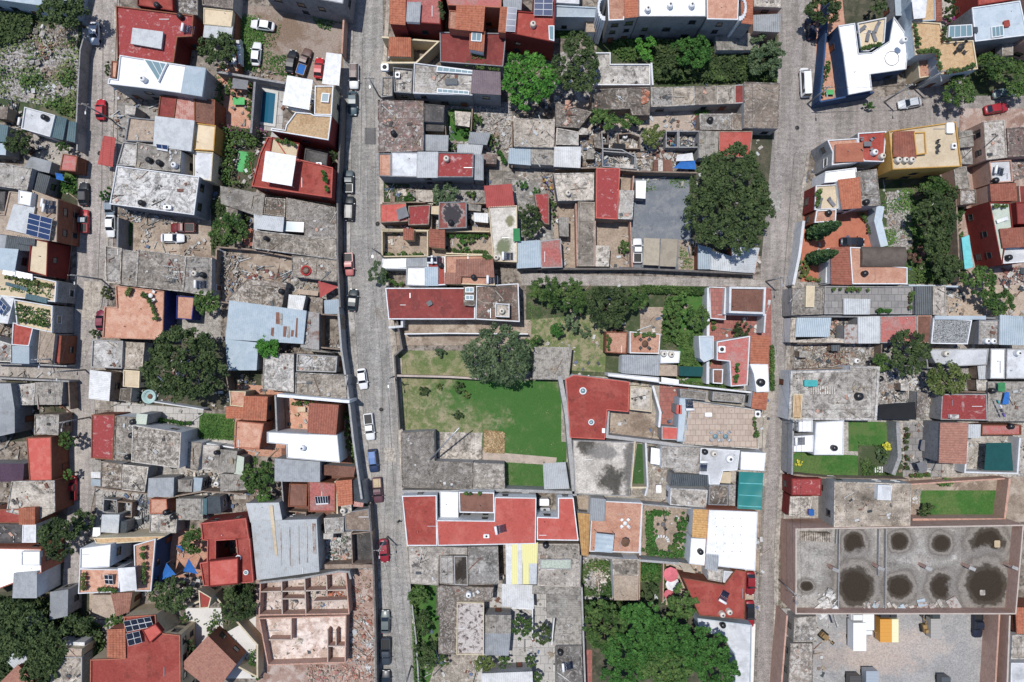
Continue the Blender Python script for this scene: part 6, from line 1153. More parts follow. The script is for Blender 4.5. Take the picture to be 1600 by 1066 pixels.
cover('taller green weeds in patches on the rubbish lot', '0,90 118,95 116,185 60,165 0,130', 'm', 12, 1.2, .3, 'weeds', clump=2)
cover('dense dark undergrowth in the upper rubbish lot', '-40,18 60,25 50,60 0,75 -40,70', 'd', 22, 1.4, .3, 'undergrowth')
cover('green grass creeping over the lower car lot', '400,95 450,85 455,120 400,115', 's', 30, .3, .16, clump=1)
cover('patchy grass in the car lot', '372,20 440,30 430,110 500,120 535,110 535,130 372,125', 's', 24, .25, .16, clump=1)
cover('thick grass along the left of the car lot', '376,25 405,30 415,60 398,115 376,110', 's', 34, .4, .18)
cover('grass under the grey gabled building', '480,20 536,30 534,52 500,45', 's', 26, .4, .18, clump=1)
cover('mown lawn beside the red L-shaped roof', '735,597 876,597 884,715 800,706 780,670 760,640', 's', 12, .06, .09)
cover('green grass thinning out into the dry left lawn', '690,595 760,597 800,700 700,650', 's', 7, .06, .09, clump=1)
cover('yellowing worn grass tufts scattered over the bright lawn', '715,597 876,597 884,715 790,706 785,680 715,640', 'k', 5, .08, .12, 'dry_grass', clump=2)
cover('clover patches darker than the bright lawn', '715,597 876,597 884,715 790,706 785,680 715,640', 'm', 7, .08, .12, 'clover', clump=2)
cover('dry straggly grass on the left lawn', '627,595 715,597 715,660 790,680 680,675 627,668', 'k', 14, .06, .1, 'dry_grass')
cover('short patchy grass on the small lawn above the dividing wall', '622,550 740,552 745,586 622,586', 's', 12, .08, .1, clump=1)
cover('shaded lower lawn behind the concrete roofs', '790,718 870,728 850,760 792,762', 's', 22, .1, .12)
cover('dry brown brush heap beside the white patio', '757,672 788,675 788,708 757,706', 'k', 90, .35, .2, 'dry_brush')
cover('wild undergrowth in the walled top garden', '955,62 1130,75 1210,80 1212,130 1018,130 1016,98 955,96', 'm', 34, 1.3, .28, 'undergrowth', clump=1)
cover('dark undergrowth filling the top garden', '1020,65 1205,80 1208,128 1022,130', 'd', 22, 1.6, .3, 'undergrowth')
cover('clipped hedge along the top of the white villa garden', '1000,446 1108,450 1106,462 1000,458', 'm', 80, 1.6, .2, 'hedge')
cover('clipped hedge behind the teal tarpaulin roof', '1030,590 1150,602 1150,610 1030,600', 'm', 70, 1.6, .2, 'hedge')
cover('hedge column beside the white villa garden', '1038,465 1062,462 1058,540 1032,520', 'm', 40, 2, .26, 'hedge')
cover('loose shrubs between the villas', '1035,520 1108,520 1108,570 1065,572 1035,545', 'm', 40, 1.5, .26, 'undergrowth', clump=1)
cover('grass verge in the wild centre plot', '825,470 890,500 860,540 825,540', 's', 12, .2, .16, clump=1)
cover('grass tufts on the far edges of the gravel lot', '995,282 1080,278 1085,292 1005,300', 's', 26, .25, .16, clump=1)
cover('weeds along the right of the gravel lot', '1062,360 1082,372 1082,420 1062,420', 's', 18, .25, .16, clump=1)
cover('weeds in the rubble garden near the pale slabs', '908,872 955,876 955,932 908,930', 'm', 30, .7, .24, 'weeds', clump=1)
cover('ivy below the rubble garden', '905,935 1000,938 1000,955 905,958', 'd', 50, 1.6, .3, 'undergrowth')
cover('shrubby planting round the ball tree', '998,878 1038,880 1038,905 998,905', 'm', 44, 1.6, .26, 'undergrowth')
cover('creeper growing along the strip garden wall', '642,914 650,914 662,1066 650,1066 646,960', 'm', 50, 2.2, .26, 'climbing_vines')
cover('lush bright grass in the right green lot', '1376,292 1425,296 1440,380 1430,445 1380,440', 's', 26, .4, .2, clump=1)
cover('undergrowth in the right green lot', '1420,290 1500,290 1505,440 1430,442', 'm', 14, 1., .28, 'undergrowth', clump=1)
cover('short lawn inside the brick wall at right', '1440,770 1566,770 1564,808 1436,808', 's', 22, .08, .1)
cover('square lawn beside the white cube house', '1330,662 1400,664 1398,695 1340,705 1330,690', 's', 22, .08, .1)
cover('narrow lawn below the white cube house', '1242,718 1330,722 1325,740 1244,738', 's', 22, .08, .1)
cover('garden planting round the stone path', '1340,690 1402,700 1398,742 1345,742', 'm', 20, .7, .22, 'undergrowth', clump=1)
cover('undergrowth beneath the bottom left trees', '0,930 100,935 165,985 160,1066 0,1066', 'd', 14, 1.8, .34, 'undergrowth')
cover('planting in the bottom left garden court', '95,965 170,975 165,1010 100,1005', 'm', 30, 1.3, .26, 'undergrowth', clump=1)
cover('lawn in the small court beside the clay patio', '313,647 366,650 364,688 312,686', 's', 40, .2, .14)
cover('patch of grass in the dirt car yard', '190,350 208,352 205,382 188,380', 's', 40, .3, .16)
cover('shrubs dotted over the white gravel garden', '296,955 330,938 400,1010 400,1050 372,1040 340,1000 310,985', 'm', 22, .9, .22, 'garden_planting', clump=2)
cover('garden plants in the tiny triangular court', '345,905 400,912 402,952 385,960', 'd', 26, 1.3, .26, 'undergrowth', clump=1)
cover('plants in the left roof garden', '95,278 120,278 118,304 95,300', 's', 40, .5, .18, 'undergrowth')
cover('roof garden greenery on the white planted terrace', '0,425 84,443 82,466 0,452', 'm', 10, .7, .22, 'roof_planting', 5.5, clump=1)
cover('bushes on the lower white planted terrace', '28,475 78,485 76,512 30,503', 'm', 18, 1, .24, 'roof_planting', 5.75, clump=1)
cover('weeds on the sandy yard above the junk', '1058,160 1110,160 1105,182 1060,180', 'b', 34, .9, .24, 'weeds', clump=1)
cover('vines over the worn tiled roof edge', '735,84 760,86 758,96 736,95', 'm', 30, 1, .2, 'climbing_vines', 4.6)
cover('roadside bush strip outside the hedge villa', '1202,540 1208,540 1208,610 1201,610', 'm', 60, 1, .18, 'hedge')
cover('tiny weeds in the top left field corner', '868,28 915,30 915,60 868,60', 's', 30, .3, .16)
cover('overgrown yard beside the round tree at left', '345,300 395,345 345,400 332,400 332,300', 'd', 24, 1, .3, 'undergrowth', clump=1)
# debris and clutter
for a in (
 ('white rubble and broken concrete heaped on the lot', '30,35 85,40 80,90 40,110 0,95', 420, ('cw','c1','mw','Wm'), .4, 0, .5), ('pile of pale branches on the lot', '72,36 122,38 118,75 85,75', 260, ('fab_tan','tn','Wm'), .22, 1, .5), ('second pile of branches lower on the lot', '62,98 115,100 118,125 70,128', 220, ('fab_tan','Wm','tn'), .2, 1, .4), ('broken bricks on the lot', '60,70 82,70 80,92 62,92', 40, ('Wk','br'), .5, 0, .6),
 ('loose stones and sheets lower on the rubbish lot', '40,120 100,130 95,165 45,150', 90, ('c1','ml','fab_white'), .4, .2, .3), ('junk beside the white roof at left edge', '0,145 30,150 35,195 0,190', 120, ('mk','fab_white','fab_blue','Wm'), .5, .3, .5),
 ('dumped planks and rubbish above the car lot pool wall', '380,108 430,112 425,126 385,124', 140, ('cw','tn','fab_grey'), .35, .4, .4), ('scrap along the dirt car yard wall', '184,325 290,342 286,352 184,342', 160, ('cw','ml','fab_grey','fab_white','Wm'), .45, .3, .5), ('scrap heaped in the dirt yard left of the ring slab', '340,388 380,400 372,470 338,455', 380, ('cw','ml','fab_blue','Wm','c3','fab_grey'), .4, .3, .6),
 ('clutter of tubs and boards in the middle of the dirt yard', '378,410 460,425 455,440 380,436', 90, ('fab_white','fab_red','Wm','mk'), .4, .3, .4), ('stones along the dirt yard wall', '440,432 505,440 500,465 445,458', 130, ('cw','fab_tan','c2'), .4, .2, .3), ('junk in the courtyard beside the very large tree', '185,540 235,545 222,628 190,620', 240, ('cw','fab_blue','mk','fab_red','ml','Wm'), .4, .35, .5),
 ('clutter among the small sheds left', '160,770 235,780 232,802 160,800', 200, ('mk','cw','ml','fab_blue','fab_white'), .4, .4, .5), ('cages and scrap left of the flat roofed rooms', '186,800 232,806 228,842 186,838', 160, ('mk','Ws','ml','cw'), .4, .5, .5), ('clutter between the cubic house and the sheds', '285,735 380,740 378,778 285,770', 180, ('mk','cw','ml','Wm','fab_white'), .45, .4, .4),
 ('green and white rubbish in the yard right of the big tin roof', '503,832 545,836 540,882 500,880', 320, ('fab_white','cw','fab_green','Wk','ml'), .4, .3, .4), ('bags and rubble above the dark basin', '548,830 580,828 578,842 550,846', 60, ('fab_white','fab_violet','cw'), .4, 0, .4), ('pink brick rubble at the bottom of the building site', '480,1040 560,1040 560,1066 470,1066', 420, ('Wk','cw','pk','c1'), .28, 0, .3),
 ('rubble along the alley of the building site', '545,960 582,960 585,1060 548,1060', 240, ('Wk','cw','Wm','ml'), .35, .2, .3), ('scattered timber in the half-built rooms', '408,915 540,905 540,958 408,958', 230, ('mk','cw','fab_tan','Wk','fab_blue'), .3, .6, .4, .85), ('scattered sand and timber in the lower half-built rooms', '424,970 538,968 536,1032 424,1034', 120, ('cw','fab_tan','Wk','mk'), .26, .5, .25, .85),
 ('red earth heap in the half-built rooms', '512,918 540,915 538,934 514,936', 200, ('t1','br'), .3, 0, .6, .85), ('broken tiles in the brick patio yard', '445,795 500,800 495,820 445,818', 160, ('Wk','cw','t1'), .35, .1, .3), ('junk along the middle street shed wall', '500,540 540,545 542,560 505,556', 80, ('cw','mk','ml','fab_white'), .4, .2, .3),
 ('junk heaps left in the long junk yard', '905,208 950,208 950,262 905,262', 420, ('cw','ml','fab_tan','mk','Wm','fab_blue'), .45, .45, .6), ('junk heaps in the middle of the long junk yard', '950,225 1010,230 1000,266 950,264', 420, ('cw','fab_tan','mk','Wm','ml'), .45, .5, .6), ('junk heaps right in the long junk yard', '1042,205 1090,206 1088,232 1044,232', 300, ('cw','fab_blue','mk','Wm','fab_white'), .4, .45, .6), ('timber and cloth rubbish below the blue tarpaulin', '1000,236 1060,238 1055,266 1002,266', 220, ('cw','Wm','br','fab_white'), .5, .4, .5),
 ('odds and ends beside the black tank roof', '1080,185 1095,185 1093,202 1080,202', 40, ('fab_red','fab_blue','cw'), .4, .2, .4), ('junk in the yards behind the four bay roof', '760,180 800,182 798,240 760,235', 130, ('cw','Wm','c2'), .4, .3, .3), ('clutter in the yard below the three-colour house', '598,290 690,292 688,316 598,314', 170, ('cw','fab_blue','Wm','mk'), .4, .3, .4), ('white clutter beside the dark pooled roof', '730,318 760,318 760,358 730,356', 90, ('fab_white','cw','fab_violet'), .45, .2, .5),
 ('washing and boxes beside the street tarpaulin', '595,345 670,349 670,358 595,356', 90, ('fab_white','fab_pink','fab_blue'), .35, .1, .3), ('broken rubble in the garden left of the pale slabs', '925,876 955,880 952,930 925,928', 160, ('cw','Wm','c1'), .4, .1, .3), ('clutter in the yard by the beige tank roof', '845,270 866,272 864,300 846,298', 60, ('fab_blue','fab_orange','cw'), .4, .1, .5), ('broken tile heap by the alley wall', '902,404 925,404 925,414 902,414', 60, ('Wk','cw'), .4, 0, .4),
 ('timber and sheet scrap in the right junk yard', '1250,540 1340,545 1340,570 1250,572', 420, ('Wm','cw','fab_tan','br','mk'), .4, .6, .5), ('scrap beside the rusting blue sheet roof', '1298,498 1320,498 1320,530 1298,530', 110, ('Wm','br','mk','Wk'), .4, .4, .5), ('junk below the dark spreading tree', '1375,580 1440,590 1440,628 1376,628', 140, ('cw','fab_white','mk','Wm'), .45, .2, .4), ('building scrap right of the maroon house', '1560,420 1600,420 1600,455 1560,450', 90, ('mk','cw','fab_red'), .45, .4, .5), ('rubble right of the black shade cloth', '1432,612 1470,615 1468,656 1434,655', 110, ('cw','c2','Wm'), .4, .1, .3),
 ('bits of rubble in the right green lot', '1390,310 1420,315 1415,375 1390,370', 90, ('cw','fab_white','Wm'), .3, .2, .2), ('stones on the yard right of the gravel roof', '1480,455 1520,458 1520,490 1482,490', 80, ('cw','fab_white','mk'), .4, .2, .3), ('rubble at the foot of the lot wall near round pit', '1478,395 1500,400 1495,445 1478,440', 60, ('cw','Wm'), .35, 0, .2), ('gravel and bricks at the edges of the gravel yard', '1550,965 1560,965 1556,1060 1548,1060', 60, ('Wk','cw'), .25, 0, .1), ('small rubble on the fenced lawn path', '1425,760 1440,765 1436,800 1425,800', 50, ('cw','c2'), .35, 0, .2),
 ('twigs and dust in the courtyard of the white leaning patio', '1040,985 1100,990 1130,1010 1050,1000', 60, ('cw','Wm'), .3, .1, .2), ('debris beside the white terrace in the centre', '850,505 935,560 920,575 850,560', 60, ('cw','Wm'), .25, .2, .1)):
    rubble(a[0], a[1], a[2], a[3], a[4], a[5], a[7] if len(a) > 7 else .12, a[6])
# stacked things on the unfinished hall slab
rubble('bent white sheets thrown over the unfinished hall wall', '1276,922 1305,925 1305,956 1285,958', 26, ('cw','wg'), 1.1, .5, 4.35, .4); rubble('pale debris strewn through the ruin rooms', '408,915 540,905 538,1030 424,1032', 420, ('cw','Wk','c1','fab_white','Wm','mk'), .34, .4, .9, .3)
rubble('reddish earth and brick spilled along the ruin alley', '544,895 580,893 586,1066 546,1066', 420, ('Wk','br','cw','t2','Wm'), .3, .2, .12, .3)
rubble('rusty tin offcuts along the wall of the unfinished slab', '1345,941 1530,941 1530,950 1345,950', 46, ('mx','mb','cw'), .8, .0, 4.35, .2)
rubble('bricks stacked on the brown concrete roof', '1003,140 1014,140 1013,162 1004,162', 60, ('Wk','t1'), .35, 0, 3.5, .3); rubble('rusty beam scraps on the rough roof', '884,160 890,160 892,198 886,198', 40, ('Wk','br'), .4, .3, 3.3, .3)
rubble('old boards lying on the grey stained roof by the lane', '262,405 290,408 283,450 262,448', 60, ('mk','ml','fab_red','cw'), .35, .8, 3.85, .2)
rubble('stone blocks scattered on the mossy debris roof', '466,556 524,559 522,578 466,576', 90, ('cw','c2','fab_white'), .5, .1, 3.65, .15)


# ================================================================ VEHICLES
cars = [
 ('white saloon parked in deep shade at the top of the left lane', 147,52,-90,(232,234,236),'sedan',4.3), ('red hatchback driving along the left lane', 157,171,90,(190,24,40),'sedan',3.9), ('black saloon with glare on its roof beside the left lane', 130,303,90,(50,54,60),'sedan',4.4), ('faded red pickup with a pinkish bonnet beside the left lane', 131,346,90,(190,50,54),'pickup',4.3), ('white hatchback parked at the dirt car yard wall', 172,353,-90,(236,238,238),'sedan',4.2), ('grey car partly hidden above the white hatchback', 171,326,-90,(120,136,150),'sedan',3.6),
 ('maroon pickup with a black covered bed in the dirt yard', 286,356,180,(120,30,34),'pickup',4.6), ('white saloon standing in the dirt yard', 269,372,0,(232,236,240),'sedan',4.4), ('bright red pickup at the foot of the brown lane wall', 112,763,90,(176,24,40),'pickup',4.6), ('dark maroon car squeezed beside the indigo wall', 157,500,90,(130,34,60),'sedan',3.8),
 ('white saloon parked slantwise at the top of the car lot', 410,39,172,(236,238,240),'sedan',4.5), ('white saloon parked upright in the car lot', 400,84,85,(234,236,238),'sedan',4.4), ('black sedan in the car lot grass', 455,96,80,(32,36,44),'sedan',4.4), ('brown cab pickup with a blue covered bed', 475,97,72,(112,86,78),'pickup',5.2), ('red hatchback half under the white roof', 498,106,85,(190,24,34),'sedan',3.9),
 ('white estate car with a brown roof rack by the street', 553,119,-90,(230,232,232),'suv',4.7), ('dark teal saloon behind the white estate car', 551,161,-90,(60,88,100),'sedan',4.5), ('slate grey pickup beside the red terraced house', 545,284,90,(84,98,104),'pickup',4.2), ('black off-road car below the slate grey one', 546,326,88,(34,44,50),'suv',4.5), ('red pickup with a white bonnet near the bend', 545,413,-88,(196,110,106),'pickup',4.2), ('dark green-black hatchback near the street bend', 551,469,85,(52,66,72),'sedan',4.2),
 ('white hatchback parked at the lawn height of the street', 566,592,-82,(240,242,244),'sedan',3.9), ('white double cab pickup with black cargo bed', 577,667,-84,(236,238,238),'pickup',5.0), ('blue hatchback parked below the white pickup', 583,720,-84,(40,60,96),'suv',4.3), ('old brown pickup with junk in its open bed', 590,766,-86,(104,66,76),'pickup',4.7), ('dark red saloon parked beside the leaning pole', 600,861,-86,(160,30,50),'sedan',4.4), ('grey-green saloon near the bottom of the street', 602,972,90,(104,116,116),'sedan',4.3), ('black double cab pickup at the bottom of the street', 603,1018,-90,(60,70,82),'pickup',5.1), ('black car cut by the bottom edge of the street', 603,1066,90,(52,56,64),'sedan',4.3),
 ('white delivery van parked at the blue wall corner', 1258,129,93,(238,240,240),'van',5.4), ('dark blue car in the shade of the blue wall', 1268,44,95,(36,44,66),'sedan',4.2), ('silver saloon parked on the upper right road', 1422,161,-170,(200,206,212),'sedan',4.4), ('red saloon parked at the upper right road bend', 1558,169,10,(170,24,40),'sedan',4.6), ('grey-green saloon half hidden under the tree', 1570,145,8,(110,130,128),'sedan',4.4), ('black hatchback on the orange tiled patio', 1332,378,0,(34,40,56),'sedan',4.6),
 ('red open roofed car nearest the white dotted house', 1173,912,-90,(150,24,34),'sedan',4.4), ('red car with a black roof below the open roofed one', 1172,960,-90,(160,24,36),'sedan',5.0), ('white pickup beside the twin beige carport', 996,392,90,(238,240,242),'pickup',4.6),
 ('black pickup parked at the right end of the hall wall', 1528,973,-90,(36,44,62),'pickup',5.6)]
for c in cars:
    k = dict(L=c[6]); 
    if 'brown roof rack' in c[0]: k['roof'] = (96,70,68)
    if 'blue covered bed' in c[0]: k['cargo'] = 'blue'
    if 'pinkish bonnet' in c[0]: k['roof'] = (176,186,190)
    if 'black roof' in c[0]: k['roof'] = (30,30,32)
    if 'junk in its open' in c[0]: k['cargo'] = 'tan'
    if 'blue hatchback parked below' in c[0]: k['roof'] = (90,130,190)
    z = .1
    o = car(c[0], c[1], c[2], c[3], c[4], c[5], z=z, **k)
# delivery truck and machines in the gravel yard
def lorry(label, px, py, ang, cab, box, L=6.5, bh=2.9, bw=2.3, nm='lorry', cat='truck'):
    x, y = w(px, py, bh*.8); o = empty(nm, (x, y, .2), label, cat, None, math.radians(ang)); b = MB(); b.box((L*.38, 0, 1.15), (L*.22, bw*.9, 1.3)); b.add([(L*.27,-bw*.43,1.8),(L*.27,bw*.43,1.8),(L*.48,bw*.43,1.8),(L*.48,-bw*.43,1.8),(L*.28,-bw*.38,2.35),(L*.28,bw*.38,2.35),(L*.42,bw*.38,2.35),(L*.42,-bw*.38,2.35)], [(4,7,6,5),(0,4,5,1),(1,5,6,2),(2,6,7,3),(3,7,4,0)]); local('cab', b, paint(cab), o)
    g = MB(); g.add([(L*.488,-bw*.4,1.84),(L*.488,bw*.4,1.84),(L*.43,bw*.36,2.3),(L*.43,-bw*.36,2.3)], [(0,1,2,3)]); local('windshield', g, M('glass_dark'), o)
    b = MB(); p = [(-L/2,-bw/2),(L*.24,-bw/2),(L*.24,bw/2),(-L/2,bw/2)]; b.prism(p, .7, bh-.05); local('cargo_box', b, paint(box), o); b = MB(); b.prism(offset(p, .03), bh-.05, bh)
    for i in range(6): b.box((-L/2+(i+.5)*L*.74/6, 0, bh+.02), (.05, bw*.98, .05))
    local('box_roof', b, paint(box), o); b = MB(); b.box((0, 0, .6), (L*.9, .8, .2)); local('chassis', b, M('iron'), o)
    for sx in (.36, -.28):
        for s in (-1, 1):
            g = MB(); g.add([(sx*L+math.cos(k*.4488)*.45, yv, .45+math.sin(k*.4488)*.45) for yv in (s*bw*.3, s*bw*.47) for k in range(14)], [(i, (i+1) % 14, 14+(i+1) % 14, 14+i) for i in range(14)]+[tuple(range(14))[::-1], tuple(range(14, 28))]); local('wheel', g, M('tyre'), o)
    return o
lorry('large white box lorry parked against the hall wall', 1340,985,90,(236,238,240),(244,246,248),6.8)
lorry('smaller white lorry behind the large white one', 1354,972,-90,(238,240,242),(240,240,240),5.0,2.5,2.0)
lorry('amber yellow covered wagon beside the white lorries', 1381,977,90,(60,60,62),(224,158,50),5.6,2.6,2.1)
lorry('cream slatted wagon right of the amber one', 1394,977,90,(60,60,62),(246,238,190),5.6,2.5,1.5)
lorry('grey bodied truck with a trailer arm in the yard', 1459,975,90,(64,72,70),(176,172,166),4.8,2.2,1.8)
lorry('grey truck cut by the bottom edge of the yard', 1360,1066,-90,(150,156,160),(166,176,186),4.6,2.4,2.2)
lorry('dark truck at the bottom edge of the yard', 1334,1072,-90,(70,70,72),(86,84,82),4.2,2.2,2.0)
lorry('third dark truck near the bottom right of the yard', 1475,1074,-90,(70,74,78),(90,94,98),4.2,2.2,1.6)
lorry('white trailer box parked beside the courtyard tree at the top', 371,82,90,(190,190,190),(238,240,240),4.6,2.3,1.6)
surf('machine_ochre', (168,136,84), (130,108,76), .6, 1)
for (px, py, lb, a) in ((1372,985,'yellow tracked compactor behind the amber wagon',40), (1446,982,'yellow digger arm machine left of the grey truck',100), (1288,994,'small yellow concrete mixer by the low shed',-40)):
    x, y = w(px, py, 1); o = empty('building_machine', (x, y, .2), lb, 'machine', None, math.radians(a)); b = MB(); b.box((0, 0, .7), (1.5, .9, .7)); b.box((-.3, 0, 1.25), (.6, .8, .5)); local('body', b, M('machine_ochre'), o); b = MB(); b.tube((.6, 0, .9), (1.6, 0, 1.5), .12); b.tube((1.6, 0, 1.5), (2.2, 0, .5), .1); local('arm', b, M('machine_ochre'), o)
    b = MB(); b.box((2.3, 0, .3), (.4, .6, .4)); local('bucket', b, M('iron'), o)
    for s in (-1, 1): b = MB(); b.tube((-.7, s*.5, .3), (.7, s*.5, .3), .28); local('track', b, M('tyre'), o)
# ================================================================ THINGS ON ROOFS
mkgrid()
def zt(px, py, z):      # settle on whichever roof lies under this pixel
    if z is not None: return z
    zz = 4.
    for _ in range(4): x, y = w(px, py, zz); zz = top_at(x, y)
    x, y = w(px, py, zz); return top_at(x, y) or .1
for a in (
 (66,182,'boxed black tank on the white roof by the weedy lot','black'), (279,23,'black tank at the corner of the worn red roof','black'), (243,6,'black tank on the red roof at the top edge','black'), (221,122,'white tank with ring lid on the white modernist roof','white'),
 (230,249,'left black tank on the pale terraced roof','black'), (246,253,'right black tank on the pale terraced roof','black'), (270,257,'white round tank near the pale terraced roof edge','white'), (183,281,'blue-black tank on the big white rimmed roof','black'), (218,316,'black tank at the lower rim of the white rimmed roof','black'), (34,308,'white tank on its own small room by the solar array','white'),
 (302,427,'pale ring topped tank on the long low grey building','beige'), (314,429,'black tank next to the ring topped one','black'), (205,660,'upper black tank between the red and dark roofs','black'), (203,681,'middle black tank between the red and dark roofs','black'), (197,715,'lower black tank between the red and dark roofs','black'), (268,729,'blue-black tank at the corner of the dark cubic house','black'),
 (336,708,'black tank on a small concrete roof by the lawn court','black'), (257,802,'black tank on the orange roof room','black'), (268,809,'second black tank right of the orange roof room','black'), (413,680,'blue-black tank on the patio of the white L-shaped villa','black'), (471,701,'pale tank on the white L-shaped roof','white'), (535,799,'round cream tank by the brick patio','beige'), (487,806,'square black tank at the brick patio corner','black'),
 (337,757,'silver round tank beside the shed clutter','white'), (438,455,'black tank on the low brown concrete roof','black'), (414,372,'small blue-black tank on the grey stepped roofs','black'), (488,158,'round cream vent tank beside the ochre terrace','beige'), (614,207,'oval black tank on the four-bay worn roof','black'), (833,36,'beige tank in a white frame on the crimson roof','beige'), (697,247,'beige tank on the red roof section','beige'),
 (704,347,'black tank on the dark pooled roof','black'), (735,346,'black tank right of the dark pooled roof','black'), (775,402,'beige tank at the corner of the puddled terrace','beige'), (688,414,'black tank beside the terracotta rimmed house','black'), (700,388,'black tank above the terracotta rimmed house','black'), (740,433,'black tank on the rim of the terracotta house','black'), (784,486,'beige tank inside the white square tower','beige'), (888,301,'beige tank on the pale L-shaped concrete roof','beige'),
 (872,345+0,'grey drum standing behind the small fibre roof','white'), (977,212,'blue lidded tank on a stand in the junk yards','white'), (1111,186,'black tank with shadow above the junk yards','black'), (1048,6,'left steel coloured tank on the tall white roof','white'), (1082,6,'right steel coloured tank on the tall white roof','white'), (1013,12,'white tank in the tall house roof well','white'),
 (1038,553,'left of the two tanks on the white garden terrace','beige'), (1050,554,'right of the two tanks on the white garden terrace','beige'), (1191,598,'big dark tank on the white street roof','black'), (1103,707,'black tank on the grey gravel house roof','black'), (1117,710,'white tank beside the black one on the gravel house','beige'), (1142,718,'large white lidded tank above the teal awning','white'), (755,851,'beige tank straddling the salmon roof edge','beige'), (784,903,'beige tank beside the yellow striped roof','beige'), (853,854,'black tank on the grey roof right of yellow stripes','black'),
 (732,931,'steel tank on the brown wrapped roof','white'), (876,1022,'black tank on the dark bottom roof','black'), (1130,962,'lower beige tank on the red roof behind the cars','beige'), (1141,958,'upper beige tank on the red roof behind the cars','beige'), (1131,979,'black tank on the pale blue fronted terrace','black'), (1096,864,'brown lidded tank on the white roof strip','black'),
 (1415,61,'white tank on the blue walled house corner','white'), (1406,249,'left of three beige tanks on the yellow house','beige'), (1417,249,'middle of three beige tanks on the yellow house','beige'), (1427,249,'right of three beige tanks on the yellow house','beige'), (1369,237,'upper beige tank beside the red dining terrace','white'), (1381,243,'lower beige tank beside the red dining terrace','beige'), (1333,269,'white tank in the white roof corner','white'), (1356,315,'black tank on the grey roof next to clay tiles','black'), (1297,332,'black tank on the orange terrace room','black'), (1354,427,'black tank on the orange terrace by the barrel roof','black'),
 (1559,281,'black tank in the white patio of the brick row','black'), (1580,402,'black tank casting a shadow on the white patio','black'), (1545,533,'left white tank on the grey block by mosaic roof','white'), (1554,533,'right white tank on the grey block by mosaic roof','white'), (1340,564,'white round drum in the right junk yard','white'), (1345,620,'black tank on the large whitish roof','black'), (1554,611,'black tank beside the green tarp at right','black'), (1306,701,'black tank on the pure white cube','black'), (1583,667,'black tank on the pink roof strip at right','black'), (1378,592,'dark tank near the black shade cloth','black'), (1481,553,'round cream cistern on the white roof by the tree','beige'), (1594,552,'white tank at the right edge','white')):
    px, py, lb, kd = a; z = zt(px, py, None); r = .52 if 'small' not in lb else .42
    if 'large' in lb or 'big' in lb: r = .7
    tank(px, py, z, lb, kd, r)
for px, py, lb, an in ((285,43,'solar heater on the worn red roof',-8), (182,297,'solar heater on the white rimmed roof',-5), (66,317,'upper solar heater beside the solar array',-8), (68,325,'lower solar heater beside the solar array',-8), (178,0+300,'',0), (30,185+5,'solar heater on the white roof by the lot',-10), (305,444,'solar heater on the low grey building',0), (52,522,'solar heater on the red roof by the alley',190), (775,829,'solar heater on the salmon roof',10), (1129,940,'solar heater on the red roof behind the cars',60), (880,1043,'solar heater on the dark bottom roof',5), (1100,722,'black solar heater on the gravel roof',-90), (1078,640,'solar heater by the tan terrace wall',90), (1556,265,'solar heater on the white patio of the brick row',-10), (1356,0+272,'',0), (762,437,'solar heater on the clay tiled rim',0), (675,406,'solar heater on the red roof by the bend',0), (786,400,'solar heater on the puddled terrace edge',0), (428,366+2,'',0), (1244,690,'solar heater in the white cube courtyard',0)):
    if lb: heater(px, py, zt(px, py, None), lb+' with pale cylinder', an)
panels('big blue solar panel array on the brown fronted house', '48,333 85,343 77,376 40,366', 7.2, 2, 4); panels('dark solar panels on the left edge white roof', '-2,462 14,480 2,494 -10,476', 6.5, 3, 2)
panels('blue solar panels on the crimson roof', '835,-2 864,-2 863,25 834,24', 8.4, 2, 3); panels('narrow solar panels beside the crimson roof', '793,13 808,15 805,50 790,49', 8.4, 1, 4)
panels('upper row of dark solar panels on the villa roof', '195,969 237,962 240,979 198,988', 6.4, 4, 2, True); panels('lower block of dark solar panels on the villa roof', '199,989 220,984 222,1004 201,1010', 6.4, 2, 2, True); panels('black panels above the glass roof by the bend', '667,402 683,402 683,412 667,412', 5.8, 2, 1, True); panels('blue-grey panels under the grey ribbed sheets', '246,226 264,228 262,237 245,234', 6, 2, 1); panels('square panel pair beside the sail roofed house', '165,897 178,897 177,914 164,913', 6.2, 2, 2, True); panels('dark panels on the brick patio roof', '493,775 513,774 513,788 494,789', 4.1, 5, 1, True)
skylight('triangular glass light over the white modernist roof', '224,92 261,99 258,104 247,128', 7.3, 3); skylight('long upper glass strip on the grey flat roof', '683,103 741,111 740,116 682,112', 6.3, 6); skylight('long lower glass strip on the grey flat roof', '683,138 733,142 733,148 683,145', 6.2, 6); skylight('glazed roof of the ochre terrace', '1483,40 1519,38 1520,57 1482,60', 7.4, 4); skylight('glazed lights on the tall stair box', '737,50 753,52 752,65 736,64', 7.7, 2); skylight('upper glass light of the red roof skylight box', '727,449 740,449 740,457 727,457', 5.8, 2); skylight('lower glass light of the red roof skylight box', '727,461 740,461 740,469 727,469', 5.8, 2); skylight('pyramid glass light of the crimson house', '857,40 866,40 866,64 858,62', 8.3, 1); skylight('pale translucent light on the rusty ochre house', '503,145 515,146 513,160 501,159', 8.2, 1)
skylight('pale sheet of glass on the grey-white upper right roof', '1549,42 1568,39 1569,56 1550,59', 7.2, 3); skylight('glazed porch of the street bend house', '600,406 634,405 634,418 600,419', 4.2, 4); skylight('opening with yellow wall among the grey stepped roofs', '443,346 475,347 474,363 443,361', 3.5, 1)
skylight('terrace roof light beside the white sail', '165,897 178,897 177,914 164,913', 6.0, 3) if False else None
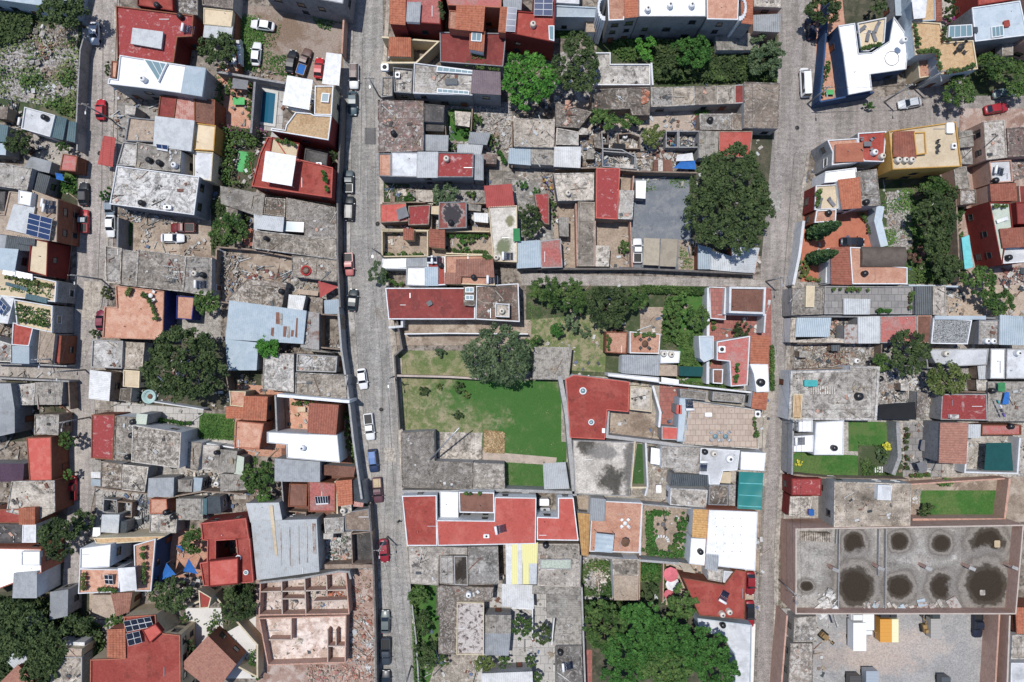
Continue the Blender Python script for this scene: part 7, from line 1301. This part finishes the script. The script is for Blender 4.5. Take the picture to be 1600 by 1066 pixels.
def roundlight(px, py, lb, z=4.95, r=.65):
    x, y = w(px, py, z+.3); o = empty('round_skylight', (x, y, z), lb, 'skylight'); b = MB(); b.lathe((0, 0, 0), [(r, 0), (r, .3), (r*.7, .32), (r*.68, .2)], 20); local('kerb_ring', b, M('frame_white'), o); b = MB(); b.lathe((0, 0, .2), [(r*.69, 0), (r*.5, .12), (.02, .2)], 18); local('dome', b, M('glass_teal'), o)
roundlight(911,611,'upper round skylight on the L-shaped red roof'); roundlight(924,660,'lower round skylight on the L-shaped red roof', r=.55); roundlight(372,872,'upper round skylight on the curvy red house',5.8,.5); roundlight(384,895,'lower round skylight on the curvy red house',5.8,.45)
X, Y = w(1394, 91, 4.5); o = empty('roof_ring', (X, Y, 4.37), 'thin dark ring drawn on the white roof in the fork', 'ring'); b = MB(); b.lathe((0, 0, 0), [(1.3, .0), (1.3, .06), (1.22, .06), (1.22, 0)], 36, close=False); local('hoop', b, M('iron'), o)
X, Y = w(478, 423, 3.5); o = empty('pool_ring', (X, Y, 3.3), 'red and white rimmed round tub on the concrete slab', 'tub'); b = MB(); b.lathe((0, 0, 0), [(.9, 0), (.95, .3), (.72, .3), (.7, .05), (.02, .05)], 24); local('rim', b, M('fab_red'), o); b = MB(); b.lathe((0, 0, .08), [(.7, 0), (.01, .01)], 20); local('liner', b, M('c1'), o)
X, Y = w(232, 620, .8); o = empty('round_trough', (X, Y, .1), 'pale blue round trough with rusty middle beside the very large tree', 'trough'); b = MB(); b.lathe((0, 0, 0), [(1.3, 0), (1.3, .7), (1.12, .7), (1.05, .1), (.02, .1)], 28); local('basin', b, M('fab_turq') if False else surf('trough_blue', (170,206,206), (200,214,210), .6, 1), o); b = MB(); b.lathe((0, 0, .12), [(.5, 0), (.4, .25), (.02, .3)], 14); local('fitting', b, M('br'), o)
# swimming pool
b = MB(); p = P('411,143 431,147 427,194 407,191', .1); b.ring(offset(p, .5), p, .04, .25); o = b.build('pool_coping', surf('pool_stone', (206,206,200)), None, (p[0][0], p[0][1], 0)); o.name = 'swimming_pool'; tag(o, 'narrow blue swimming pool between patio and ochre house', 'swimming pool')
t = NT('pool_water', .05, 0, .5); t.b.inputs['Base Color'].default_value = lin((24,98,126)); MC['pool_water'] = t.m; b = MB(); b.prism(offset(p, .003), .12, .2); b.build('water_surface', t.m, o)
# shade cloths, umbrellas
canopy('white square awning over the red street house', '415,236 463,244 456,291 409,283', 8.4, 'fab_white', z0=5.8); canopy('white creased awning beside the ochre roofs', '449,118 489,125 483,172 441,164', 8.6, 'fab_white', z0=0); canopy('white upright awning over the end of the car lot', '510,82 534,85 530,134 503,131', 4.6, 'fab_white'); canopy('bowed white sail over the brick roof terrace', '184,888 211,886 214,922 188,925', 8.2, 'fab_white', z0=5.7, sag=-.5); canopy('left blue triangular sail', '260,880 275,898 250,907', 3.4, 'fab_blue', sag=.15); canopy('right blue triangular sail', '295,873 309,897 286,893', 3.4, 'fab_blue', sag=.15); canopy('small blue sail below the small red room', '275,853 289,852 286,862', 3, 'fab_blue', sag=.1)
canopy('faded red triangular tent in the dirt yard', '497,439 529,448 500,466', 2.8, 'mr', sag=.2); canopy('scalloped teal awning over the right street', '1155,737 1193,739 1190,797 1152,795', 4.2, 'me', sag=.1, ribs=3); canopy('bright blue tarpaulin in the junk yards', '1065,251 1086,251 1088,265 1052,263', 2.4, 'fab_blue', z0=.1); canopy('crumpled white tarpaulin above the blue one', '1058,242 1082,239 1084,251 1056,252', 2.6, 'fab_white', z0=.1); canopy('blue oval tarpaulin above the little garden', '86,270 97,272 100,283 88,280', 2.6, 'fab_blue'); canopy('pale grey striped pergola shade on the orange floor', '931,833 960,836 957,864 929,862', 6.2, 'mb', z0=3.4, ribs=4); canopy('green cloth hung at the puddled terrace edge', '802,357 812,357 813,377 802,377', 4.6, 'fab_green'); canopy('grey tarpaulin over the street side salmon roof', '619,328 634,322 639,338 622,344', 4.4, 'fab_grey', z0=3.5, sag=.1); canopy('dark fabric awning beside the pink umbrella', '1060,878 1078,882 1087,896 1068,893', 3.6, 'fab_beige'); canopy('dark rectangular mat shade in the pool patio', '364,122 388,126 386,140 362,138', 2.8, 'fab_grey'); canopy('white oval sun cover at the top of the ochre terrace', '1424,-4 1449,-4 1446,28 1428,30', 8.2, 'fab_white', z0=6.7, sag=-.3); canopy('blue tarpaulin at the right edge beside green sheet', '1570,613 1577,613 1576,632 1566,632', 4.4, 'fab_blue', z0=3.4, sag=.05); canopy('green plastic sheet by the right edge tank', '1559,598 1571,598 1570,612 1560,612', 4.5, 'fab_green', z0=3.4, sag=.05); canopy('black mesh shade at the bottom of the right patios', '1432,724 1446,720 1450,732 1438,738', 2.8, 'fab_grey', sag=.1)
aw = [o for o in C.objects if o.get('label') == 'scalloped teal awning over the right street'][0]
for q in ('1156,754.5 1191,756 1191,757 1156,755.5','1155,773 1190,775 1190,776 1155,774','1154,790 1190,792 1190,793 1154,791'):
    m = MB(); m.prism(P(q, 4.3), 4.2, 4.26); m.build('seam', M('fab_turq'), aw)
umbrella('pink octagonal patio umbrella beside the white one', 1048,898,12,2.8,'pink'); umbrella('white patio umbrella below the pink one', 1051,913,11,2.6,'white'); umbrella('small faded red umbrella under the round tree', 1045,929,8,2.4,'pink'); umbrella('dark red closed-top umbrella on the orange floor', 977,848,7,6.0,'brown', 3.4)
table('round white table with four white chairs on the orange floor', 977,818,3.45,.4); table('green topped table on the orange patio by the pool', 373,158,.12,.9,4,'fab_lime','fab_grey',True); table('iron table in the circular patio', 1036,820,.12,.4,3,'fab_grey','iron'); table('dining table on the red terrace', 1356,225,6.75,.55,4,'fab_grey','fab_grey',True); table('glass table on the tan paved terrace left', 1118,682,4.3,.45,4,'glass_teal','steel'); table('glass table on the tan paved terrace right', 1134,682,4.3,.45,4,'glass_teal','steel'); table('round iron table on the ochre roof terrace', 1502,73,6.7,.6,4,'iron','iron'); table('green garden table inside the blue wall', 1297,144,.12,.6,0,'fab_lime','iron',True); table('cream table in the villa courtyard', 471,640,.12,.6,4,'cm','fab_tan',True); table('white table among the terracotta terrace', 235,462,4.7,.4,3); table('wooden table on the villa patio below the hedge', 1008,537,3.7,.6,4,'fab_brown','iron',False)
table('table on the cream roof of the yellow house', 1467,228,8.1,.35,2,'iron','iron')
for px, py, z, a, c, lb in ((1345,47,4.3,40,'fab_grey','upper left lounger on the white house terrace'), (1356,57,4.3,80,'fab_grey','lower lounger on the white house terrace'), (1366,57,4.3,110,'fab_grey','lounger right of the lower one on the terrace'), (1370,43,4.3,70,'fab_grey','upper right lounger on the white house terrace'), (1281,318,4.9,80,'fab_grey','left lounger on the cream lounging patio'), (1299,316,4.9,130,'fab_grey','right lounger on the cream lounging patio'), (1565,344,6.8,20,'fab_white','lounger on the pale green terrace')): lounger(lb, px, py, z, a, c)
boxy('sofa_set', 'covered blue-white sofa on the grey patio', 1448,697,.12,(2.0,2.2,.8),'fab_navy',80,'sofa', lid='fab_grey'); boxy('garden_box', 'tilted grey storage chest on the grey patio', 1440,733,.12,(1.6,1.4,.7),'fab_grey',35,'chest'); boxy('garden_box', 'small dark ottoman on the grey patio', 1448,717,.12,(1.0,.9,.5),'fab_grey',5,'ottoman', lid='mk')
boxy('storage_bench', 'teal box on the whitish roof', 1267,599,4.95,(2.3,1.1,.6),'fab_teal',0,'box'); boxy('air_conditioner', 'white air unit on the small grey terrace', 601,105,3.6,(1.3,1.2,.8),'plastic_white',0,'air conditioner','iron'); boxy('air_conditioner', 'white air unit on the small flat roof beside it', 621,117,3.1,(.8,1.0,.6),'plastic_white',0,'air conditioner','iron'); boxy('air_conditioner', 'white cube unit on the red terrace room', 1128,546,4.75,(1.2,1.1,.7),'plastic_white',0,'air conditioner','iron'); boxy('air_conditioner', 'white unit at the white rim of the big roof', 261,324,5.8,(1.3,.7,.6),'plastic_white',0,'air conditioner','iron'); boxy('roof_hatch', 'tilted dark hatch on the long red roof', 671,474,4.5,(.9,.8,.4),'mk',30,'hatch'); boxy('roof_hatch', 'white hatch on the tan rimmed terrace corner', 1184,647,4.35,(.9,1.1,.5),'plastic_white',0,'hatch','iron'); boxy('roof_hatch', 'white box beside the black heater', 1107,648,4.35,(1.2,.7,.5),'plastic_white',0,'box'); boxy('roof_hatch', 'white hatch of the L-shaped red roof', 943,673,4.9,(.5,.8,.4),'plastic_white',0,'hatch'); boxy('roof_hatch', 'small hatch in the grey flat roof centre', 705,127,5.75,(2.2,.9,.5),'Ww',0,'hatch', lid='mk'); boxy('air_conditioner', 'unit on the salmon roof beside the heater', 760,838,5.9,(1.0,.6,.4),'plastic_white',0,'air conditioner','iron')
boxy('air_conditioner', 'white unit on the red terrace corner', 498,258,5.1,(1.0,.9,.6),'plastic_white',0,'air conditioner','iron'); boxy('roof_hatch', 'red square hatch on the grey-white roof', 1573,37,6.85,(1.0,1.1,.3),'r',10,'hatch'); boxy('roof_hatch', 'dark square hatch on the grey-white roof', 1524,47,6.85,(.8,1.0,.3),'mk',5,'hatch'); boxy('air_conditioner', 'cream box on the yellow house roof rim', 1491,228,8.2,(.7,.9,.5),'plastic_white',0,'air conditioner','iron'); boxy('laundry_sink', 'row of white sheets folded at the yellow house corner', 1485,200,8.2,(1.3,1.8,.4),'plastic_white',0,'laundry'); boxy('parcel_box', 'violet crate in the narrow court', 1029,764,.14,(1.0,1.4,.6),'fab_violet',0,'crate', lid='fab_white'); boxy('parcel_box', 'violet barrel box in the blue patio corner', 1268,801,3.5,(.9,1.1,.6),'fab_violet',0,'box', lid='fab_blue')
boxy('gas_cabinet', 'white cabinet in the salmon complex courtyard', 850,785,.14,(1.8,1.2,2),'plastic_white',0,'cabinet'); boxy('air_conditioner', 'silver machine in the salmon complex courtyard', 851,797,.14,(1.9,.8,1),'steel',0,'machine','iron')
boxy('white_bathtub', 'white tub on the pink and white blotched roof', 1491,651,3.6,(1.6,.7,.5),'plastic_white',0,'tub', lid='cw'); boxy('silt_box', 'small pale board in the upper right puddle', 1558,850,4.36,(1.0,1.2,.1),'fab_tan',0,'board'); boxy('silt_box', 'small pale board in the lower right puddle', 1535,926,4.36,(.9,.9,.1),'cw',0,'board')
# leaning aluminium ladder-like pole across the white patio
def pole_thing(name, label, a, b, r, mat='steel', cat='pole'):
    A = Vector(w(a[0], a[1], a[2])+(a[2],)); B = Vector(w(b[0], b[1], b[2])+(b[2],)); m = MB(); m.tube(A, B, r, r*.7); return tag(m.build(name, M(mat), None, A), label, cat)
pole_thing('leaning_mast', 'long silver mast leaning over the white patio', (672,718,3.8), (718,668,9), .16, 'steel', 'mast')
# chimneys / beams on the unfinished hall slab
for i, (x, y, lb) in enumerate(((1305,890,'leftmost'),(1376,888,'second'),(1450,888,'third'),(1518,888,'fourth'),(1585,887,'rightmost'))):
    X, Y = w(x, y, 6.4); o = empty('brick_pier', (X, Y, 4.3), '%s leaning brick pier on the unfinished hall slab' % lb, 'pier'); b = MB(); b.box((0, 0, 1.15), (1.1, .5, 2.3), -.4); local('shaft', b, M('Wk'), o); b = MB(); b.box((0, 0, 2.33), (1.2, .56, .08), -.4); local('cap', b, M('Wg'), o)
# bricks stair on the hall slab
b = MB(); X, Y = w(1272, 838, 4.6)
for i in range(14): b.box((X-2.3+i*.36, Y, 4.4+i*.05), (.3, 1.6, .2+i*.1))
tag(b.build('stair_flight', M('c1'), None, (X, Y, 4.3)), 'ribbed concrete stair flight on the unfinished hall slab', 'stair')
b = MB(); X, Y = w(1287, 610, 5.2)
for i in range(11): b.box((X-2.2+i*.42, Y, 5.05), (.2, 1.4, .12))
tag(b.build('slat_pile', M('cw'), None, (X, Y, 5)), 'row of white slats lying on the large whitish roof', 'slats')
b = MB(); X, Y = w(1384, 728+6, .3)
for i in range(10): b.box((X-1.9+i*.42, Y, .25), (.22, 1.1, .1))
tag(b.build('garden_steps', M('fab_white'), None, (X, Y, .1)), 'row of white stepping slats below the rockery', 'steps')
# curved white stair in the round patio
for k in range(1): 
    X, Y = w(1033, 846, .3); b = MB()
    for i in range(9): t = math.pi*i/8; b.box((X+1.3*math.cos(t), Y+1.0*math.sin(t), .25), (.5, .3, .25+.004*i), t)
    tag(b.build('curved_bench', M('Ww'), None, (X, Y, .1)), 'curved white bench in the circular patio', 'bench')
laundry('washing hung between the terraced junk yards', (1040,212), (1058,232)); laundry('washing line in the centre yard by the beige tank', (848,275), (864,300)); laundry('washing hung on the roof by the black board', (215,545), (222,575)); laundry('blue washing line at the right edge', (1560,625), (1572,652), 3.6, 4)
# potted plants
for a in (
 ('potted plants along the terracotta roof terrace', '222,458 235,470 245,500', 4.7, 9, 'm'), ('potted plants by the white walled entrance terrace', '198,462 205,450', 4.7, 5, 'o'), ('potted plants lining the ochre roof terrace', '1428,40 1432,60 1434,80 1465,80 1470,112', 6.7, 18, 'm'), ('potted plants on the front rim of the ochre terrace', '1478,112 1500,110 1525,102', 6.7, 9, 'm'), ('potted plants by the glass roof', '1474,42 1476,62 1482,64', 6.7, 6, 'd'),
 ('potted plants along the patio wall by the street', '600,362 660,362', .15, 9, 'm'), ('potted plants along the lower patio wall', '600,398 662,398', .15, 10, 'm'), ('potted plants on the white fronted terrace', '600,425 610,442 630,445', .15, 6, 'm'), ('potted plants at the clay rimmed parapet', '755,401 768,402', 5.3, 5, 'm'), ('potted plants around the centre patios', '700,370 760,368', .15, 12, 'b'),
 ('potted plants edging the plant patio', '705,392 762,395', .15, 9, 'm'), ('potted plants on the sail house terrace', '130,895 133,922', 5.75, 6, 'o'), ('potted plants on the right of the sail house terrace', '155,920 185,922', 5.75, 5, 'm'), ('potted plants on the blue walled side terrace', '225,850 226,915', 5.75, 8, 'm'), ('potted plants along the pale walkway', '238,655 300,662', .2, 10, 'b'),
 ('potted plants on the street villa terrace', '538,640 545,700', .2, 7, 'm'), ('potted plants beside the grey paved patio', '1417,668 1417,735', .2, 10, 'd'), ('potted plants at the far end of the grey patio', '1450,742 1422,743', .2, 5, 'm'), ('potted plants on the tan paved terrace rim', '1179,652 1182,682', 4.4, 6, 'm'), ('potted plants along the pink terrace', '1115,470 1113,515', .2, 7, 'm'),
 ('potted plants on the pink street terrace', '1152,568 1150,598', 4.75, 6, 'b'), ('potted plants on the grey paved roof terrace', '1370,485 1395,486', 4, 6, 'b'), ('potted plants by the charcoal roof', '1423,455 1423,485', 4, 6, 'm'), ('potted plants on the long grey terrace', '1295,452 1360,452', 4, 6, 'm'), ('potted plants on the white house terrace', '1345,76 1378,70', 4.3, 7, 'm'),
 ('potted plants on the red roof terrace', '505,265 512,300', 6.2, 6, 'b'), ('potted plants on the cream court terrace', '430,220 462,226', 6.2, 6, 'm'), ('potted plants under the pool patio wall', '392,130 390,190', .2, 9, 'm'), ('potted plants on the cream lounging patio', '1278,295 1277,322', 4.95, 5, 'm'), ('potted plants on the pale green terrace', '1552,322 1576,322', 6.8, 4, 'm'),
 ('potted plants on the brick patio roof', '722,772 750,772', 5.75, 3, 'm'), ('potted plants around the villa courtyard table', '455,630 490,628', .2, 6, 'm'), ('potted plants on the left roof garden', '5,432 80,447', 5.55, 12, 'o'), ('potted plants on the lower left roof garden', '30,500 76,508', 5.8, 9, 'm'), ('potted plants beside the iron patio table', '990,522 1025,524', 3.75, 6, 'm'),
 ('potted plants between the villa walls', '950,522 952,548', 3.35, 5, 'm'), ('potted plants along the pale alley garden', '1122,455 1124,480', .2, 5, 'm'), ('potted plants by the orange patio car', '1345,335 1360,350', .2, 6, 'm'), ('potted plants lining the patio below the cypresses', '1258,435 1292,438', .2, 8, 'o'), ('potted plants at the left lane corner garden', '98,285 116,300', .2, 6, 'b'),
 ('potted plants in the street side front garden', '608,150 632,150', .2, 6, 'd'), ('potted plants on the pink terrace at the top', '688,5 692,32', 7.8, 6, 'd'), ('potted plants on the worn tiled roof edge', '705,98 780,108', 4.2, 12, 'm'), ('potted plants in the yard behind the grey sheets', '778,235 790,255', .2, 7, 'b'), ('potted plants by the white rim house', '66,855 75,900', .2, 4, 'd')):
    pots(*a)
for lb, p_, cnt in (('white',0,0),):
    pass
# white ventilators dotted over the white roof
b = None
g0 = None
for i in range(5):
    for j in range(4):
        px, py = 1118+j*13+(i%2)*2, 810+i*13; X, Y = w(px, py, 5.45)
        if g0 is None:
            g0 = empty('roof_vent', (X, Y, 5.28), 'tiny vent, first column and first row, on the white dotted roof', 'vent', 'vents dotted over the white roof'); b = MB(); b.lathe((0, 0, 0), [(.04, 0), (.04, .14)], 8); local('vent_pipe', b, M('steel'), g0); b = MB(); b.lathe((0, 0, .14), [(.08, 0), (.02, .06)], 8); local('cowl', b, M('steel'), g0)
        else: c = copytree(g0); c.location = (X, Y, 5.28); N5 = ('first','second','third','fourth','fifth'); c['label'] = 'tiny vent, %s column and %s row, on the white dotted roof' % (N5[j], N5[i])
# ================================================================ street furniture and the passer-by
def utility(label, px, py, h=9, rz=0, arm=True):
    x, y = w(px, py, 0); o = empty('utility_pole', (x, y, 0), label, 'utility pole', None, rz); b = MB(); b.tube((0, 0, 0), (0, 0, h), .16, .11, 10); local('pole', b, M('Wg'), o)
    b = MB(); b.box((0, 0, h-.5), (1.8, .1, .12)); local('crossarm', b, M('wood_pole'), o)
    for s in (-.8, -.3, .3, .8): b = MB(); b.lathe((s, 0, h-.44), [(.05, 0), (.07, .1), (.03, .18)], 8); local('insulator', b, M('frame_white'), o)
    b = MB(); b.tube((0, 0, h-1.3), (0, -1.2, h-.9), .04); b.box((0, -1.35, h-.9), (.22, .5, .1)); local('lamp_arm', b, M('steel'), o)
    return (x, y, h-.35)
U = {}
for k, lb, px, py, rz in (('m1','concrete pole beside the two lawns on the middle street',618,588,.1), ('m2','concrete pole standing by the dark red saloon',606,838,0), ('m3','pole at the red roofs near the top centre',592,150,0), ('m4','pole beside the street bend grey tree',596,398,0), ('m5','pole near the bottom of the middle street',643,1040,0), ('l1','pole on the left lane beside the concrete rooms',176,188,0), ('l2','pole on the left lane at the low grey building',160,437,0), ('l3','pole at the alley mouth on the left lane',108,560,0), ('l4','pole beside the red roofed house on the lane',141,652,0), ('l5','pole on the lane near the white ribbed store',134,578,0),
    ('r1','pole at the blue wall corner of the fork',1261,163,0), ('r2','pole on the road beside the white house',1381,160,0), ('r3','pole beside the silver car road kerb',1428,140,0), ('r4','pole on the right street by the alley',1196,440,0), ('r5','pole on the right street beside the brick hall',1216,905,0), ('r6','pole on the right street near the white cubes',1217,650,0), ('r7','pole at the far right road edge',1600,112,0)):
    U[k] = utility(lb, px, py, rz=rz)
def wire(a, b, lb):
    m = MB(); 
    for s in (-.7, .7):
        A = Vector(a)+Vector((s, 0, 0)); B = Vector(b)+Vector((s, 0, 0)); n = 12; pr = None
        for i in range(n+1):
            t = i/n; q = A.lerp(B, t); q.z -= 4*t*(1-t)*.6
            if pr: m.tube(pr, q, .022, None, 4)
            pr = q
    tag(m.build('power_line', M('iron'), None, a), lb, 'power line')
for a, b_, lb in (('m3','m4','wires over the upper part of the middle street'), ('m4','m1','wires over the bend of the middle street'), ('m1','m2','wires over the street beside the lawns'), ('m2','m5','wires over the bottom of the middle street'), ('l1','l2','wires along the upper left lane'), ('l2','l5','wires over the left lane beside the terracotta terrace'), ('l5','l4','wires over the left lane beside the ribbed store'), ('l3','l2','wires from the alley mouth up the lane'), ('r1','r2','wires along the foot of the white fork house'), ('r2','r3','short wires by the silver saloon'), ('r3','r7','long wires under the trees at the upper right'), ('r4','r6','wires along the middle of the right street'), ('r6','r5','wires along the lower right street')):
    wire(U[a], U[b_], lb)
# person: one skinned body
def person(px, py):
    x, y = w(px, py, 1.2); me = bpy.data.meshes.new('person'); 
    V = [(0,0,.95,.14),(0,0,1.15,.135),(0,.0,1.38,.17),(0,.01,1.5,.065),(0,.03,1.6,.085),(0,.04,1.7,.095),
      (-.1,0,.9,.1),(-.11,.08,.5,.07),(-.12,.0,.1,.05),(-.12,.14,.05,.045),(.1,0,.9,.1),(.12,-.05,.5,.07),(.12,-.24,.12,.05),(.12,-.12,.06,.045),
      (-.2,0,1.4,.07),(-.27,-.08,1.15,.05),(-.28,.06,.92,.038),(-.28,.1,.84,.035),(.2,0,1.4,.07),(.27,.08,1.15,.05),(.28,.24,.98,.038),(.28,.29,.93,.035)]
    E = [(0,1),(1,2),(2,3),(3,4),(4,5),(0,6),(6,7),(7,8),(8,9),(0,10),(10,11),(11,12),(12,13),(2,14),(14,15),(15,16),(16,17),(2,18),(18,19),(19,20),(20,21)]
    for root_, out in ((17,-1),(21,1)):
        bx, by, bz, _ = V[root_]
        for i in range(4):
            V.append((bx+.012*out, by-.03+i*.02, bz-.05, .009)); E.append((root_, len(V)-1)); V.append((bx+.004*out, by-.025+i*.02, bz-.09+abs(i-1.5)*.006, .008)); E.append((len(V)-2, len(V)-1))
        V.append((bx-.01*out, by+.045, bz-.03, .01)); E.append((root_, len(V)-1))
    me.from_pydata([v[:3] for v in V], E, []); o = bpy.data.objects.new('person', me); C.objects.link(o); o.location = (x, y, .12); o.rotation_euler = (0, 0, .2)
    o.modifiers.new('Skin', 'SKIN'); sk = me.skin_vertices[0].data
    for i, v in enumerate(V): sk[i].radius = (v[3], v[3]*(.75 if i in (1, 2) else 1))
    sk[0].use_root = True; s2 = o.modifiers.new('Subdivision', 'SUBSURF'); s2.levels = 1; s2.render_levels = 2; me.materials.append(M('cloth_black'))
    tag(o, 'person in dark clothes walking beside the red roofed complex wall', 'person')
    b = MB(); b.lathe((0, .03, 1.66), [(.02, -.06), (.105, -.02), (.115, .06), (.085, .13), (.02, .16)], 14); hb = local('hair', b, M('hair'), o); 
    b = MB(); b.tube((0, .14, 1.66), (0, .165, 1.64), .018, .014, 6); local('nose', b, M('skin'), o)
person(623, 815)
def roof_at(x, y):
    q = [B for B in GRID.get((int(x//8), int(y//8)), ()) if inside(offset(B['p'], -.35), x, y)]
    return max(q, key=lambda B: B['zr']) if q else None
def roofjunk(label, poly, n, mats):
    p = P(poly, 4); xs = [a[0] for a in p]; ys = [a[1] for a in p]; b = MB(); k = 0; tr = 0
    while k < n and tr < n*30:
        tr += 1; x = R.uniform(min(xs), max(xs)); y = R.uniform(min(ys), max(ys))
        if not inside(p, x, y): continue
        B = roof_at(x, y)
        if not B or B['roof'] not in ('c1','c2','c3','cw','cb','cr','tn','my','mx','cd') or B['z'] < 2.5: continue
        z = B['zr']+(.05 if B['roof'][0] == 'm' else .01); m0 = R.randrange(len(mats)); edge = R.random() < .5
        for _ in range(R.randint(1, 5)):
            s = .12+.4*R.random()**2.5; l = s*R.choice((1, 1.2, 2, 6)); xx, yy = x+R.gauss(0, .45), y+R.gauss(0, .45)
            if roof_at(xx, yy) is not B: continue
            b.box((xx, yy, z+s*.2), (l, s*(.25 if l > 3*s else 1), s*.4), R.uniform(0, 3.14), m0 if R.random() < .6 else R.randrange(len(mats)), R.uniform(-.06, .06)); k += 1
    tag(b.build('roof_debris', [JM(m) for m in mats], None, (p[0][0], p[0][1], 0)), label, None, None, 'stuff')
RM = ('cw','mk','Wm','c2','fab_white','br','ml','Wk','fab_tan','cd')
for lb, q, n in (('odds and ends lying on the roofs of the upper left blocks','0,0 540,0 540,500 0,500',260),('odds and ends lying on the roofs of the lower left blocks','0,500 600,500 600,1066 0,1066',300),('odds and ends lying on the roofs of the upper middle block','590,0 1220,0 1220,450 590,450',260),('odds and ends lying on the roofs of the lower middle block','620,450 1220,450 1220,1066 620,1066',170),('odds and ends lying on the roofs of the right block','1220,0 1600,0 1600,1066 1220,1066',200)):
    roofjunk(lb, q, n, RM)
def litter(label, poly, n, mats, size=.3, roofs=False, zg=.14):
    p = P(poly, 0); xs = [a[0] for a in p]; ys = [a[1] for a in p]; b = MB(); k = 0; tr = 0
    while k < n and tr < n*25:
        tr += 1; x = R.uniform(min(xs), max(xs)); y = R.uniform(min(ys), max(ys))
        if not inside(p, x, y) or top_at(x, y) > 0 or any(inside(e, x, y) for e in EX): continue
        for _ in range(R.randint(1, 4)):
            s = size*R.uniform(.4, 1.9); l = s*R.choice((1, 1.3, 1.8, 5)); b.box((x+R.gauss(0, .5), y+R.gauss(0, .5), zg+s*.15), (l, s*(.3 if l > 3*s else 1), s*.5), R.uniform(0, 3.14), min(len(mats)-1, int(len(mats)*R.random()**1.6)), R.uniform(-.1, .1)); k += 1
    tag(b.build('yard_litter', [JM(m) for m in mats], None, (p[0][0], p[0][1], 0)), label, None, None, 'stuff')
EX = [P(e, 0) for e in ('308,640 372,645 368,695 308,690','1200,-60 1290,-60 1290,150 1420,130 1600,90 1600,200 1400,212 1262,240 1245,440 1180,440','110,-60 185,-60 170,460 150,900 95,900 110,500','538,-80 610,-80 600,330 640,780 660,1150 580,1150 545,560','995,693 1009,694 1006,758 987,757','400,130 440,130 440,205 398,205','990,300 1080,300 1060,425 990,425','1325,655 1405,655 1405,745 1236,742 1236,705 1325,705','1435,765 1575,765 1575,815 1435,815','1250,330 1362,330 1362,380 1250,380','225,445 262,445 262,530 180,530','612,430 640,520 600,520','610,500 895,500 895,765 610,765')]
LM = ('cw','Wm','mk','c2','ml','fab_white','br','fab_tan','fab_blue')
for lb, q, n in (('small clutter lying about the yards of the upper left block','182,20 372,20 372,130 535,140 528,440 182,440 176,300',420),('small clutter lying about the yards of the lower left block','145,540 530,500 575,800 585,900 400,900 290,930 140,925',620),('small clutter about the yards left of the lane','0,170 118,190 112,600 108,830 60,920 0,920',260),('small clutter in the yards of the upper middle block','600,90 1205,120 1190,420 604,420',760),('small clutter in the gardens of the centre','830,450 1195,450 1190,960 900,940 900,600',420),('small clutter in the courts of the lower middle block','690,860 905,860 912,1066 660,1066',160),('small clutter in the yards of the upper right block','1380,60 1600,60 1600,500 1240,500 1262,260',300),('small clutter in the yards of the lower right block','1240,500 1600,500 1600,750 1225,750',360),('bits of material at the edges of the gravel yard','1270,965 1330,965 1300,1066 1270,1066',30)):
    litter(lb, q, n, LM)
windows()
# slim vent pipes, gutters and patches that belong to the flat roofs
for bi, B in enumerate(BLK):
    if B['roof'][0] in 'mty' and B['roof'] != 'mo' or abs(area(B['p'])) < 14 or B['z'] > 6.7 and 'unfinished' in B['root']['label']: continue
    rr = random.Random(bi*3+1); xs = [a[0] for a in B['p']]; ys = [a[1] for a in B['p']]; ins = offset(B['p'], -.5)
    for kk in range(rr.randint(1, 3)):
        x, y = rr.uniform(min(xs), max(xs)), rr.uniform(min(ys), max(ys))
        if not inside(ins, x, y) or top_at(x, y) > B['zr']+.05: continue
        if rr.random() < .6: b = MB(); b.tube((x, y, B['zr']), (x, y, B['zr']+.45), .06, .06, 8); b.build('vent_pipe', M(rr.choice(('steel','frame_white','iron'))), B['root'])
        else:
            b = MB(); L = rr.uniform(.8, 2.2); b.box((x, y, B['zr']+.07), (L, .09, .09), rr.choice((0, 1.57))); b.build('roof_pipe', M(rr.choice(('steel','frame_white'))), B['root'])
